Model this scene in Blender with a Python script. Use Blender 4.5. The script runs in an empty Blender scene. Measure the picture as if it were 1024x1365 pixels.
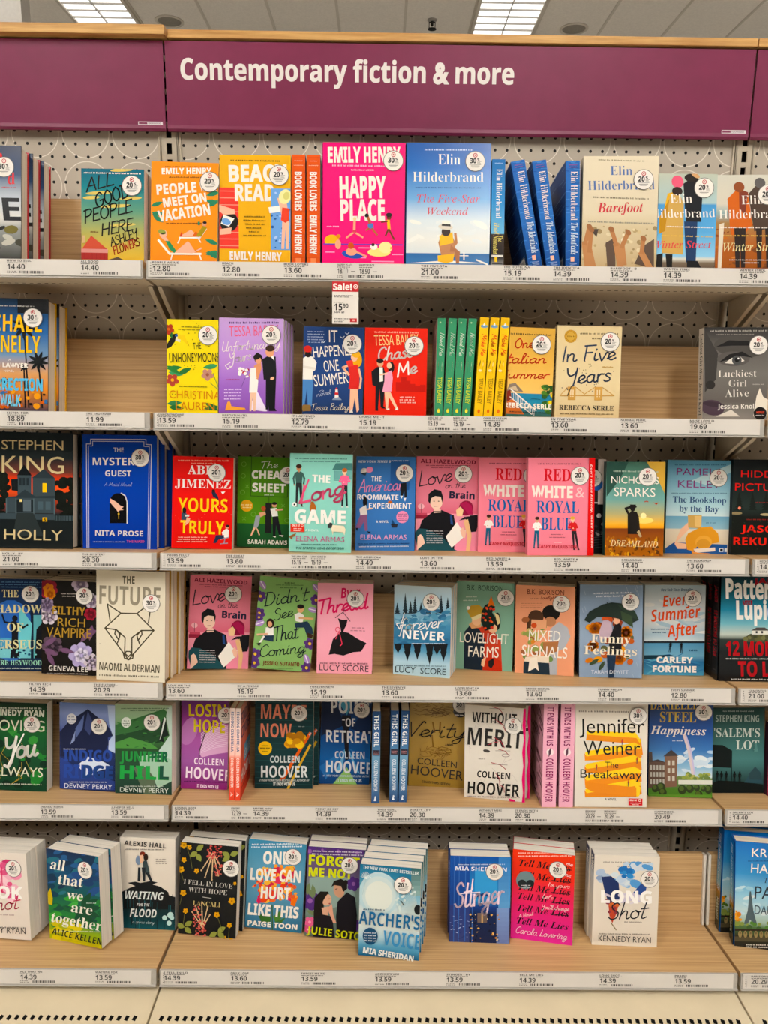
import bpy, bmesh, math, random
from mathutils import Matrix, Vector

# ------------------------------------------------------------------ camera, world, exposure
SC = bpy.context.scene
COL = SC.collection
CAM_POS = (-0.15865, -1.71074, 1.46523)
CAM_PITCH, CAM_YAW, CAM_ROLL = 0.192353, 0.007214, 0.012335   # down, to the right, clockwise
cp, sp_, cy, sy = math.cos(CAM_PITCH), math.sin(CAM_PITCH), math.cos(CAM_YAW), math.sin(CAM_YAW)
fw = Vector((sy*cp, cy*cp, -sp_)); rt = Vector((cy, -sy, 0)); up = rt.cross(fw)
cr, sr = math.cos(CAM_ROLL), math.sin(CAM_ROLL)
rt2 = rt*cr + up*sr; up2 = -rt*sr + up*cr
cd = bpy.data.cameras.new('camera'); cam = bpy.data.objects.new('camera', cd); COL.objects.link(cam)
cam.matrix_world = Matrix(((rt2.x, up2.x, -fw.x, CAM_POS[0]), (rt2.y, up2.y, -fw.y, CAM_POS[1]), (rt2.z, up2.z, -fw.z, CAM_POS[2]), (0, 0, 0, 1)))
cd.sensor_fit = 'HORIZONTAL'; cd.sensor_width = 36; cd.lens = 36*1001.35/1024; cd.clip_start = .05
SC.camera = cam
SC.view_settings.view_transform = 'Standard'; SC.view_settings.look = 'None'
SC.view_settings.gamma = 1; SC.view_settings.use_curve_mapping = False
SC.view_settings.exposure = -0.05
LAMP = 28.5          # radiance of the ceiling troffers
wd = bpy.data.worlds.new('world'); SC.world = wd; wd.use_nodes = True
wd.node_tree.nodes['Background'].inputs[0].default_value = (1.0, .975, .94, 1)
wd.node_tree.nodes['Background'].inputs[1].default_value = .06

# ------------------------------------------------------------------ materials
def lin(c):
    c = c/255
    return c/12.92 if c <= .04045 else ((c+.055)/1.055)**2.4
NAMED = {'w': 'ece4da', 'k': '14130f'}
_cc = {}
def hexc(s):
    if s in _cc: return _cc[s]
    h = NAMED.get(s, s); v = tuple(lin(int(h[i:i+2], 16)) for i in (0, 2, 4)) + (1.0,)
    _cc[s] = v; return v
def ink(s):
    """Printing ink: the colour with a little more chroma, as offset print has."""
    r, g, b, _ = hexc(s); l = .3*r+.55*g+.15*b; return tuple(max(0., min(1., l+(c-l)*1.1)) for c in (r, g, b))+(1.,)
def mat(name, col=None, rough=.5, spec=.5, metal=0):
    m = bpy.data.materials.new(name); m.use_nodes = True
    b = m.node_tree.nodes['Principled BSDF']
    if col: b.inputs['Base Color'].default_value = hexc(col)
    b.inputs['Roughness'].default_value = rough; b.inputs['Specular IOR Level'].default_value = spec
    b.inputs['Metallic'].default_value = metal
    return m, m.node_tree.nodes, m.node_tree.links, b
def mottled(name, col, amt=.06, scale=40, rough=.5, spec=.4, stretch=(1, 1, 1), metal=0):
    m, N, L, b = mat(name, col, rough, spec, metal)
    tc = N.new('ShaderNodeTexCoord'); mp = N.new('ShaderNodeMapping'); mp.inputs['Scale'].default_value = stretch
    nz = N.new('ShaderNodeTexNoise'); nz.inputs['Scale'].default_value = scale; nz.inputs['Detail'].default_value = 5
    rp = N.new('ShaderNodeValToRGB'); c = hexc(col)
    rp.color_ramp.elements[0].position = .3; rp.color_ramp.elements[1].position = .7
    rp.color_ramp.elements[0].color = tuple(x*(1-amt) for x in c[:3])+(1,)
    rp.color_ramp.elements[1].color = tuple(min(1, x*(1+amt)) for x in c[:3])+(1,)
    L.new(tc.outputs['Object'], mp.inputs['Vector']); L.new(mp.outputs[0], nz.inputs['Vector'])
    L.new(nz.outputs['Fac'], rp.inputs['Fac']); L.new(rp.outputs['Color'], b.inputs['Base Color'])
    return m
def printed(name, rough, spec):
    m, N, L, b = mat(name, None, rough, spec)
    at = N.new('ShaderNodeAttribute'); at.attribute_name = 'Col'
    nz = N.new('ShaderNodeTexNoise'); nz.inputs['Scale'].default_value = 25
    mr = N.new('ShaderNodeMapRange'); mr.inputs[3].default_value = rough-.06; mr.inputs[4].default_value = rough+.08
    tc = N.new('ShaderNodeTexCoord'); L.new(tc.outputs['Object'], nz.inputs['Vector'])
    L.new(nz.outputs['Fac'], mr.inputs[0]); L.new(mr.outputs[0], b.inputs['Roughness'])
    L.new(at.outputs['Color'], b.inputs['Base Color'])
    return m
M_PRINT = printed('printed_cover', .45, .15)
M_JACKET = printed('glossy_jacket', .22, .35)
M_PAPER = printed('printed_paper', .5, .35)
M_PAGES = mottled('page_edges', 'e2d3bd', .16, 9, .85, .1, (1, 60, 1))
M_PAGEW = mottled('white_page_edges', 'e4dccf', .12, 9, .85, .1, (1, 60, 1))
M_METAL = mottled('putty_enamel', 'bdb09a', .03, 30, .45, .4)
M_BASE = mottled('cream_enamel', 'd8c8a8', .04, 12, .4, .4)
M_CHAN = mottled('clear_plastic_lip', 'a9a39a', .05, 60, .3, .5)
M_DARK = mottled('dark_gap', '0d0b09', .1, 30, .9, .1)
M_TRIM = mottled('white_end_trim', 'd8cfc0', .03, 30, .45, .4)
def wood(name, a, b_, stretch, scale=7):
    m, N, L, b = mat(name, None, .42, .35)
    tc = N.new('ShaderNodeTexCoord'); mp = N.new('ShaderNodeMapping'); mp.inputs['Scale'].default_value = stretch
    nz = N.new('ShaderNodeTexNoise'); nz.inputs['Scale'].default_value = scale; nz.inputs['Detail'].default_value = 8; nz.inputs['Roughness'].default_value = .62
    rp = N.new('ShaderNodeValToRGB'); e = rp.color_ramp.elements
    e[0].position = .34; e[0].color = hexc(a); e[1].position = .66; e[1].color = hexc(b_)
    L.new(tc.outputs['Object'], mp.inputs['Vector']); L.new(mp.outputs[0], nz.inputs['Vector'])
    L.new(nz.outputs['Fac'], rp.inputs['Fac']); L.new(rp.outputs['Color'], b.inputs['Base Color'])
    bp = N.new('ShaderNodeBump'); bp.inputs['Strength'].default_value = .08; bp.inputs['Distance'].default_value = .001
    L.new(nz.outputs['Fac'], bp.inputs['Height']); L.new(bp.outputs[0], b.inputs['Normal'])
    return m
M_WOOD = wood('oak_laminate', 'b38b5a', 'd4ae7c', (.5, 40, 40), 6)
M_OAK = wood('oak_trim', 'b07a3c', 'd9aa66', (.8, 16, 16), 6)
def pegmat():
    """Warm grey hardboard: 1 inch peg holes and printed circle outlines, from object coordinates."""
    m, N, L, b = mat('pegboard', None, .55, .3)
    tc = N.new('ShaderNodeTexCoord'); sx = N.new('ShaderNodeSeparateXYZ'); L.new(tc.outputs['Object'], sx.inputs[0])
    def mth(op, a, c=None, clamp=False):
        n = N.new('ShaderNodeMath'); n.operation = op; n.use_clamp = clamp
        for k, v in ((0, a), (1, c)):
            if v is None: continue
            if isinstance(v, (int, float)): n.inputs[k].default_value = v
            else: L.new(v, n.inputs[k])
        return n.outputs[0]
    def cell(pitch, ox, oz):
        out = []
        for s, o in ((sx.outputs['X'], ox), (sx.outputs['Z'], oz)):
            t = mth('DIVIDE', mth('SUBTRACT', s, o), pitch)
            out.append(mth('MULTIPLY', mth('SUBTRACT', mth('FRACT', t), .5), pitch))
        return mth('SQRT', mth('ADD', mth('MULTIPLY', out[0], out[0]), mth('MULTIPLY', out[1], out[1])))
    hole = mth('LESS_THAN', cell(.0254, .5373-.0127, 1.918-.0127), .0031)
    ring = mth('LESS_THAN', mth('ABSOLUTE', mth('SUBTRACT', cell(.10625, .488-.053125, 1.887), .0496)), .0009)
    nz = N.new('ShaderNodeTexNoise'); nz.inputs['Scale'].default_value = 6; L.new(tc.outputs['Object'], nz.inputs['Vector'])
    rp = N.new('ShaderNodeValToRGB'); rp.color_ramp.elements[0].color = hexc('b8ac9a'); rp.color_ramp.elements[1].color = hexc('c4b8a6')
    L.new(nz.outputs['Fac'], rp.inputs['Fac'])
    def mix(f, a, c):
        n = N.new('ShaderNodeMix'); n.data_type = 'RGBA'
        L.new(f, n.inputs['Factor']); L.new(a, n.inputs['A']); n.inputs['B'].default_value = hexc(c); return n.outputs['Result']
    c = mix(ring, rp.outputs['Color'], 'e6ded0'); c = mix(hole, c, '0b0907')
    L.new(c, b.inputs['Base Color'])
    return m
M_PEG = pegmat()
M_CEIL = mottled('ceiling_tile', 'f2ebe2', .05, 60, .9, .1)
M_GRID = mottled('ceiling_grid', 'd8d0c4', .03, 30, .6, .3)
M_FLOOR = mottled('floor_tile', 'd0c9bd', .05, 3, .35, .4)
M_WHITE = mottled('white_paint', 'dcd5ca', .03, 30, .5, .3)
m, N_, L_, b_ = mat('lamp_diffuser', 'ffffff'); b_.inputs['Emission Color'].default_value = (1, .984, .95, 1); b_.inputs['Emission Strength'].default_value = LAMP
M_LAMP = m
m, N_, L_, b_ = mat('dim_lamp_diffuser', 'ffffff'); b_.inputs['Emission Color'].default_value = (1, .98, .94, 1); b_.inputs['Emission Strength'].default_value = 1.5
M_LAMP_DIM = m
M_PURPLE = mottled('plum_banner', '7b2549', .05, 22, .38, .3)
M_BLACK = mottled('black_plastic', '171513', .1, 40, .5, .4)

# ------------------------------------------------------------------ object helpers
def tag(o, label=None, cat=None, group=None, kind=None):
    if label: o['label'] = label
    if cat: o['category'] = cat
    if group: o['group'] = group
    if kind: o['kind'] = kind
    return o
def empty(name, mtx=None):
    o = bpy.data.objects.new(name, None); COL.objects.link(o); o.empty_display_size = .02
    if mtx is not None: o.matrix_world = mtx
    return o
def link(name, me, parent=None, loc=None):
    o = bpy.data.objects.new(name, me); COL.objects.link(o)
    if parent is not None: o.parent = parent
    if loc: o.location = loc
    return o
class MB:
    """Collects boxes, prisms and polygons and links them as one mesh object."""
    def __init__(s): s.v = []; s.f = []; s.mi = []; s.c = []
    def poly(s, pts, mi=0, col=None):
        n = len(s.v); s.v += [tuple(p) for p in pts]; s.f.append(tuple(range(n, n+len(pts)))); s.mi.append(mi)
        s.c.append(col)
    def box(s, a, b, mi=0, col=None):
        (x0, y0, z0), (x1, y1, z1) = a, b
        P = [(x, y, z) for z in (z0, z1) for y in (y0, y1) for x in (x0, x1)]
        n = len(s.v); s.v += P
        for q in ((0, 2, 3, 1), (4, 5, 7, 6), (0, 1, 5, 4), (2, 6, 7, 3), (0, 4, 6, 2), (1, 3, 7, 5)):
            s.f.append(tuple(n+i for i in q)); s.mi.append(mi); s.c.append(col)
    def prism(s, pts, axis, a, b, mi=0, col=None):
        """pts: 2D outline in the plane across axis (0: y,z; 1: x,z; 2: x,y), extruded from a to b."""
        def mk(p, t): return ((t, p[0], p[1]), (p[0], t, p[1]), (p[0], p[1], t))[axis]
        n = len(s.v); k = len(pts); s.v += [mk(p, a) for p in pts] + [mk(p, b) for p in pts]
        fs = [tuple(range(n, n+k)), tuple(range(n+2*k-1, n+k-1, -1))] + [(n+i, n+k+i, n+k+(i+1) % k, n+(i+1) % k) for i in range(k)]
        for q in fs: s.f.append(q); s.mi.append(mi); s.c.append(col)
    def build(s, name, mats, parent=None, bevel=0, smooth=False, fix=True):
        me = bpy.data.meshes.new(name); me.from_pydata(s.v, [], s.f)
        mats = mats if isinstance(mats, (list, tuple)) else [mats]
        for m_ in mats: me.materials.append(m_)
        me.polygons.foreach_set('material_index', s.mi)
        if any(c is not None for c in s.c):
            a = me.color_attributes.new('Col', 'FLOAT_COLOR', 'CORNER'); buf = []
            for f, c in zip(s.f, s.c):
                if c is None: c = (1, 1, 1, 1)
                if isinstance(c, list):
                    for q in c: buf += q
                else: buf += list(c)*len(f)
            a.data.foreach_set('color', buf)
        if fix:
            bm = bmesh.new(); bm.from_mesh(me); bmesh.ops.recalc_face_normals(bm, faces=bm.faces); bm.to_mesh(me); bm.free()
        if smooth: me.polygons.foreach_set('use_smooth', [True]*len(me.polygons))
        o = link(name, me, parent)
        if bevel:
            md = o.modifiers.new('edge', 'BEVEL'); md.width = bevel; md.segments = 2; md.limit_method = 'ANGLE'
        return o
def lathe(prof, n=24, mi=0, mb=None, col=None):
    mb = mb or MB(); k = len(mb.v)
    for r, z in prof:
        for i in range(n): a = 2*math.pi*i/n; mb.v.append((r*math.cos(a), r*math.sin(a), z))
    for j in range(len(prof)-1):
        for i in range(n):
            mb.f.append((k+j*n+i, k+j*n+(i+1) % n, k+(j+1)*n+(i+1) % n, k+(j+1)*n+i)); mb.mi.append(mi); mb.c.append(col)
    mb.f.append(tuple(k+i for i in range(n))); mb.mi.append(mi); mb.c.append(col)
    mb.f.append(tuple(k+(len(prof)-1)*n+i for i in reversed(range(n)))); mb.mi.append(mi); mb.c.append(col)
    return mb

# ------------------------------------------------------------------ lettering: glyph meshes from the built-in font
MATH = {'n': (0x1D5A0, 0x1D7E2), 'f': (0x1D400, 0x1D7CE), 'fl': (0x1D400, 0x1D7CE), 'i': (0x1D434, None), 'I': (0x1D468, 0x1D7CE), 'k': (0x1D4D0, None), 'kl': (0x1D4D0, None),
        'b': (0x1D5D4, 0x1D7EC), 'hb': (0x1D5D4, 0x1D7EC), 'x': (0x1D5D4, 0x1D7EC), 'h': (0x1D63C, 0x1D7EC), 'hl': (0x1D63C, 0x1D7EC)}
OFFS = {'hb': .012, 'fl': -.012, 'x': .022, 'kl': -.012, 'hl': -.016}
_gl = {}
_tc = bpy.data.curves.new('lettering', 'FONT'); _tc.resolution_u = 3
_to = bpy.data.objects.new('lettering', _tc); COL.objects.link(_to)
def _mesh(body, off):
    _tc.body = body; _tc.offset = off
    dg = bpy.context.evaluated_depsgraph_get(); dg.update()
    e = _to.evaluated_get(dg); me = e.to_mesh()
    v = [(p.co.x, p.co.y) for p in me.vertices]; f = [tuple(p.vertices) for p in me.polygons]
    e.to_mesh_clear(); return v, f
def mchar(ch, st):
    if st in MATH:
        L0, D0 = MATH[st]
        if 'A' <= ch <= 'Z': return chr(L0+ord(ch)-65)
        if 'a' <= ch <= 'z':
            if st == 'i' and ch == 'h': return '\u210e'
            return chr(L0+26+ord(ch)-97)
        if D0 and '0' <= ch <= '9': return chr(D0+ord(ch)-48)
    return ch
def area(o):
    t = 0
    for a, b, c in (q[:3] for q in o[1]): A, B, C = o[0][a], o[0][b], o[0][c]; t += abs((B[0]-A[0])*(C[1]-A[1])-(C[0]-A[0])*(B[1]-A[1]))/2
    return t
def load_glyphs(chars, st):
    """Glyphs of one style from two text meshes: one glyph per line; widths from lines of H, glyph, H."""
    H = mchar('H', st); lh = 4.0; _tc.space_line = lh
    def rows(lines, off):
        v, f = _mesh('\n'.join(lines), off); n = len(lines)
        ys = _pitch; key = [min(n-1, max(0, round((.36-p[1])/ys))) for p in v]; out = [([], [], {}) for _ in lines]
        for i, p in enumerate(v):
            o = out[key[i]]; o[2][i] = len(o[0]); o[0].append((p[0], p[1]+key[i]*ys))
        for q in f:
            o = out[key[q[0]]]
            if all(i in o[2] for i in q): o[1].append(tuple(o[2][i] for i in q))
        return out
    A_ = []
    for c_ in (True, False):
        part = [c for c in chars if (mchar(c, st) != c or c in '.,-') == c_]
        off = OFFS.get(st, 0)+(0 if c_ or st not in ('b', 'x', 'hb') else .028)
        if part:
            R = rows([mchar(c, st) for c in part], 0)
            if off:      # keep the thickened or thinned outline only where it filled properly
                R = [q if (area(q) > area(p)*1.01 if off > 0 else .5*area(p) < area(q) < area(p)) else p for p, q in zip(R, rows([mchar(c, st) for c in part], off))]
            A_ += list(zip(part, R))
    A_ = dict(A_); A_ = [A_[c] for c in chars]
    W_ = rows([H+mchar(c, st)+H for c in chars]+[H+H], 0)
    ex = lambda o: max(p[0] for p in o[0])-min(p[0] for p in o[0])
    for c, g_, w_ in zip(chars, A_, W_): _gl[(c, st)] = (g_[0], g_[1], ex(w_)-ex(W_[-1]))
def glyph(ch, st):
    if ch == ' ': return [], [], .27
    return _gl[(ch, st)]
_tc.space_line = 4.0
_p = _mesh('H\nH', 0)[0]; _pitch = max(p[1] for p in _p)-max(p[1] for p in _p if p[1] < -1)
_caps = {}
def capheight(st):
    if st not in _caps:
        v = _mesh(mchar('H', st), 0)[0]; _caps[st] = max(p[1] for p in v)-min(p[1] for p in v)
    return _caps[st]
def layout(s, st):
    need = sorted(set(c for c in s if c != ' ' and (c, st) not in _gl))
    if need: load_glyphs(need, st)
    V, F, x = [], [], 0
    for ch in s:
        v, f, adv = glyph(ch, st); n = len(V)
        V += [(p[0]+x, p[1]) for p in v]; F += [tuple(n+i for i in q) for q in f]; x += adv
    return V, F

# brush lettering: pen strokes per letter (x-height .5, capitals 1), smoothed and given a width
PEN = {
 'a': (.52, '40,42 26,50 8,34 8,12 20,0 34,12 41,46|41,46 39,12 46,0 56,8'), 'b': (.48, '12,100 8,10 20,0 38,12 38,38 24,48 10,34'), 'c': (.42, '38,40 24,50 7,30 10,8 24,0 44,10'),
 'd': (.52, '38,40 24,50 7,30 10,6 24,2 38,20 44,100|44,100 40,10 48,0 56,8'), 'e': (.4, '2,10 20,22 36,36 26,50 10,38 8,12 22,0 42,12'), 'f': (.36, '42,90 32,100 20,80 16,20 10,-35 2,-30|2,46 36,48'),
 'g': (.5, '38,42 24,50 7,32 10,8 24,4 38,30 40,46|40,46 36,-25 20,-40 6,-28 20,-10 52,10'), 'h': (.5, '14,100 6,0|7,20 22,46 36,44 36,12 42,0 52,8'), 'i': (.25, '10,48 8,10 16,0 26,8|12,68 14,74'),
 'j': (.25, '12,48 10,-25 0,-40 -10,-30|12,68 14,74'), 'k': (.42, '14,100 6,0|36,48 10,22 24,20 34,0 44,6'), 'l': (.26, '4,10 20,70 20,100 10,90 10,10 18,0 28,8'), 'm': (.64, '4,46 6,0|6,25 18,47 28,42 28,0|28,25 40,47 50,42 50,10 56,0 66,8'),
 'n': (.48, '4,46 6,0|6,25 20,48 33,42 33,10 40,0 50,8'), 'o': (.47, '26,50 8,36 8,10 24,0 40,12 40,38 26,50 34,40 50,42'), 'p': (.45, '8,48 4,-40|7,30 22,50 38,38 36,10 20,0 8,10'), 'r': (.34, '6,48 6,0|6,25 18,47 34,46'),
 's': (.36, '34,42 20,50 10,38 30,18 26,2 10,0 2,8'), 't': (.32, '20,95 12,12 20,0 34,8|2,58 36,62'), 'u': (.5, '6,48 6,12 16,0 30,10 38,48|38,48 36,10 44,0 54,8'), 'v': (.42, '4,46 16,2 22,2 38,48 48,44'), 'w': (.58, '4,46 12,2 20,4 28,40 36,2 44,4 54,48 62,44'),
 'x': (.4, '4,48 36,0|36,48 2,0'), 'y': (.48, '6,48 6,16 16,4 30,12 40,48|40,48 34,-25 18,-40 6,-28 20,-10 50,10'), 'z': (.4, '4,46 36,48 4,2 40,4'),
 'A': (.56, '2,0 30,100|32,100 52,0|10,38 48,38'), 'B': (.52, '10,100 8,0|2,95 36,100 42,75 14,54 46,40 42,8 8,0'), 'C': (.56, '52,80 38,100 12,80 6,35 20,2 42,4 56,20'), 'D': (.6, '12,100 10,0|0,96 38,95 56,55 40,8 6,0'),
 'E': (.48, '12,100 8,0|12,98 46,100|10,52 38,54|8,2 46,4'), 'F': (.46, '12,98 8,0|2,98 54,100|10,52 42,54'), 'G': (.6, '52,82 36,100 10,75 8,25 26,0 50,12 54,42|34,42 60,44'), 'H': (.58, '10,100 6,0|52,100 48,0|8,50 50,54'),
 'I': (.22, '12,100 8,0'), 'J': (.38, '32,100 28,12 14,-4 0,10'), 'K': (.5, '12,100 6,0|50,100 8,48|16,54 50,0'), 'L': (.46, '14,100 8,2|8,2 46,4'), 'M': (.7, '4,0 12,100|12,100 34,30|34,30 58,100|58,100 64,0'), 'N': (.56, '5,0 10,100|10,100 44,2|44,2 52,100'),
 'O': (.58, '30,100 8,70 8,25 28,0 50,25 50,70 30,100'), 'P': (.48, '10,100 6,0|0,95 36,100 46,75 30,50 10,48'), 'R': (.52, '10,100 6,0|0,95 36,100 46,75 30,52 10,48|22,50 50,0'), 'S': (.5, '46,85 30,100 10,82 20,58 44,40 40,8 18,0 2,14'), 'T': (.52, '28,97 22,0|0,92 60,100'),
 'U': (.58, '8,100 6,25 22,0 44,20 50,100|50,100 48,10 58,2'), 'V': (.52, '4,100 24,0|24,0 50,100 62,96'), 'W': (.76, '4,100 18,0|18,0 36,70|36,70 52,0|52,0 72,100'), 'Y': (.56, '4,100 10,62 26,52 46,70 52,100|52,100 40,0 24,-35 6,-25'), 'Q': (.6, '30,100 8,70 8,25 28,0 50,25 50,70 30,100|36,20 58,-8'), "'": (.14, '8,100 4,82'), '\u2019': (.14, '8,100 4,82')}
def smooth(P):
    if len(P) < 3: return P
    out = []
    for i in range(len(P)-1):
        a, b, c, d = P[max(i-1, 0)], P[i], P[i+1], P[min(i+2, len(P)-1)]
        for k in range(4):
            t = k/4; out.append(tuple(.5*(2*b[j]+(c[j]-a[j])*t+(2*a[j]-5*b[j]+4*c[j]-d[j])*t*t+(3*b[j]-a[j]-3*c[j]+d[j])*t**3) for j in (0, 1)))
    return out+[P[-1]]
PEN = {k: (a, [smooth([tuple(int(v)/100 for v in p.split(',')) for p in s_.split()]) for s_ in b.split('|')]) for k, (a, b) in PEN.items()}
BRUSH = {'k': (.125, .22), 'kl': (.075, .2), 'hl': (.1, .12), 'br': (.115, .15)}

# ------------------------------------------------------------------ flat printed art on a rectangular face
def clip(pts, w, h):
    """Sutherland-Hodgman against [0,w]x[0,h]; pts may carry colours as third item."""
    for ax, lim, sgn in ((0, 0, 1), (0, w, -1), (1, 0, 1), (1, h, -1)):
        out = []
        for i in range(len(pts)):
            a, b = pts[i-1], pts[i]; da, db = (a[ax]-lim)*sgn, (b[ax]-lim)*sgn
            if (da >= 0) != (db >= 0):
                t = da/(da-db); out.append((a[0]+(b[0]-a[0])*t, a[1]+(b[1]-a[1])*t))
            if db >= 0: out.append(b)
        pts = out
        if len(pts) < 3: return []
    return pts
STEP = 3.5e-5
class Art:
    """Print on one face of a mesh. Coordinates are those of the frame set with f(): x to the right, y down."""
    def __init__(s, mb, origin, u, v, n, w, h, mi=0, seed=1):
        s.mb, s.o, s.u, s.v, s.n, s.w, s.h, s.mi = mb, Vector(origin), Vector(u), Vector(v), Vector(n), w, h, mi
        s.k = 1; s.rnd = random.Random(seed); s.stickers = []; s.f(0, 0, 1, 0, 0, 1)
    ext = 0
    def f(s, ax, ay, bx, by, cx, cy_):
        cx, cy_ = cx+(cx-ax)*s.ext, cy_+(cy_-ay)*s.ext      # the foot of the cover that stands behind a shelf lip
        s.a = (ax, ay); e1 = (bx-ax, by-ay); e2 = (cx-ax, cy_-ay); d = e1[0]*e2[1]-e1[1]*e2[0]
        s.inv = (e2[1]/d, -e2[0]/d, -e1[1]/d, e1[0]/d); s.unit = math.hypot(*e1)/s.w
        return s
    def q(s, x, y):
        dx, dy = x-s.a[0], y-s.a[1]
        return ((s.inv[0]*dx+s.inv[1]*dy)*s.w, (1-(s.inv[2]*dx+s.inv[3]*dy))*s.h)
    def put(s, pts2, col, lift=True):
        P = pts2
        if any(not (0 <= p[0] <= s.w and 0 <= p[1] <= s.h) for p in P): P = clip(P, s.w, s.h)
        if len(P) < 3: return
        o = s.o + s.n*(s.k*STEP)
        s.mb.poly([o+s.u*p[0]+s.v*p[1] for p in P], s.mi, col)
    def bg(s, *st):
        if len(st) == 1 and isinstance(st[0], str): st = ((0, st[0]), (1, st[0]))
        for (a, ca), (b, cb) in zip(st, st[1:]):
            z0, z1 = (1-b)*s.h, (1-a)*s.h; A_, B_ = ink(ca), ink(cb); o = s.o + s.n*(s.k*STEP)
            s.mb.poly([o+s.v*z0, o+s.u*s.w+s.v*z0, o+s.u*s.w+s.v*z1, o+s.v*z1], s.mi, [B_, B_, A_, A_])
        s.k += 1
    def p(s, c, *xy):
        s.put([s.q(xy[i], xy[i+1]) for i in range(0, len(xy), 2)], ink(c)); s.k += 1
    def r(s, x0, y0, x1, y1, c): s.p(c, x0, y0, x1, y0, x1, y1, x0, y1)
    def grad(s, x0, y0, x1, y1, c0, c1, n=8):
        a, b = ink(c0), ink(c1)
        for i in range(n):
            t = (i+.5)/n; c = tuple(a[j]+(b[j]-a[j])*t for j in range(3))+(1,)
            ya, yb = y0+(y1-y0)*i/n, y0+(y1-y0)*(i+1)/n
            s.put([s.q(x0, ya), s.q(x1, ya), s.q(x1, yb), s.q(x0, yb)], c)
        s.k += 1
    def e(s, cx, cy_, rx, ry, c, rot=0, n=18, up=True):
        a = math.radians(rot); P = []
        for i in range(n):
            t = 2*math.pi*i/n; x, y = rx*math.cos(t), ry*math.sin(t)
            P.append(s.q(cx+x*math.cos(a)-y*math.sin(a), cy_+x*math.sin(a)+y*math.cos(a)))
        s.put(P, ink(c)); s.k += 1 if up else 0
    def l(s, c, wd_, *xy):
        P = [(xy[i], xy[i+1]) for i in range(0, len(xy), 2)]
        for (x0, y0), (x1, y1) in zip(P, P[1:]):
            d = math.hypot(x1-x0, y1-y0) or 1; nx, ny = -(y1-y0)/d*wd_/2, (x1-x0)/d*wd_/2; ex, ey = (x1-x0)/d*wd_*.3, (y1-y0)/d*wd_*.3
            s.put([s.q(x0-ex+nx, y0-ey+ny), s.q(x1+ex+nx, y1+ey+ny), s.q(x1+ex-nx, y1+ey-ny), s.q(x0-ex-nx, y0-ey-ny)], ink(c))
        s.k += 1
    def ring(s, cx, cy_, r, wd_, c, n=20, ry=None):
        ry = ry or r
        s.l(c, wd_, *[k for i in range(n+1) for k in (cx+r*math.cos(2*math.pi*i/n), cy_+ry*math.sin(2*math.pi*i/n))])
    def t(s, txt, x0, y0, x1, cap, c, st='b', y1=None, sh=0):
        """Lettering whose ink runs along the baseline (x0,y0)-(x1,y1) with capitals cap high."""
        y1 = y0 if y1 is None else y1
        if st in BRUSH: return s.brush(txt, x0, y0, x1, cap, c, st, y1)
        V, F = layout(txt, st)
        if not V: return
        xa, xb = min(p[0] for p in V), max(p[0] for p in V); L_ = math.hypot(x1-x0, y1-y0)
        d = ((x1-x0)/L_, (y1-y0)/L_); upv = (d[1], -d[0]); kx = L_/(xb-xa); ky = cap/capheight(st)
        Q = []
        for p in V:
            yy = p[1]*ky; xx = (p[0]-xa)*kx+sh*yy
            Q.append(s.q(x0+d[0]*xx+upv[0]*yy, y0+d[1]*xx+upv[1]*yy))
        col = ink(c)
        for q in F: s.put([Q[i] for i in q], col)
        s.k += 1
    def brush(s, txt, x0, y0, x1, cap, c, st, y1):
        S, x, (wd_, sh) = [], 0, BRUSH[st]
        for ch in txt:
            if ch == ' ': x += .3; continue
            adv, ss = PEN[ch]; S += [[(p[0]+x, p[1]) for p in q] for q in ss]; x += adv
        S = [[(p[0]+sh*p[1], p[1]) for p in q] for q in S]
        xs = [p[0] for q in S for p in q]; xa, xb = min(xs), max(xs); L_ = math.hypot(x1-x0, y1-y0); d = ((x1-x0)/L_, (y1-y0)/L_); upv = (d[1], -d[0]); kx = L_/(xb-xa); k0 = s.k
        a, b = s.q(x0, y0), s.q(x0+upv[0]*cap, y0+upv[1]*cap); hw = wd_*math.hypot(b[0]-a[0], b[1]-a[1])/2; col = ink(c)
        for q in S:
            P = []
            for p in q: X, Y = (p[0]-xa)*kx, p[1]*cap; P.append(s.q(x0+d[0]*X+upv[0]*Y, y0+d[1]*X+upv[1]*Y))
            for (ax, ay), (bx, by) in zip(P, P[1:]):
                D = math.hypot(bx-ax, by-ay) or 1; ux, uy = (bx-ax)/D*hw, (by-ay)/D*hw
                s.put([(ax-ux*.5+uy, ay-uy*.5-ux), (bx+ux*.5+uy, by+uy*.5-ux), (bx+ux*.9, by+uy*.9), (bx+ux*.5-uy, by+uy*.5+ux), (ax-ux*.5-uy, ay-uy*.5+ux), (ax-ux*.9, ay-uy*.9)], col)
            s.k += .1
        s.k = math.ceil(s.k)+1
    def g(s, x0, x1, y, hh, c, gap=.5):
        """A line of print too small to read: words of letter-sized ticks."""
        x = x0; P = ink(c); nx = s.rnd.randint(3, 8)
        while x < x1:
            a = s.rnd.choice((.2, .2, .35)); lw = hh*s.rnd.uniform(.28, .42)
            s.put([s.q(x, y+hh*a), s.q(x+lw, y+hh*a), s.q(x+lw, y+hh*.85), s.q(x, y+hh*.85)], P); x += lw+hh*.22; nx -= 1
            if nx == 0: x += hh*max(gap, .4)*.9; nx = s.rnd.randint(2, 8)
        s.k += 1
    def gs(s, x0, x1, y, n, dy, hh, c):
        for i in range(n): s.g(x0+s.rnd.uniform(0, .06)*(x1-x0), x1-s.rnd.uniform(0, .12)*(x1-x0), y+i*dy, hh, c)
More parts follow.
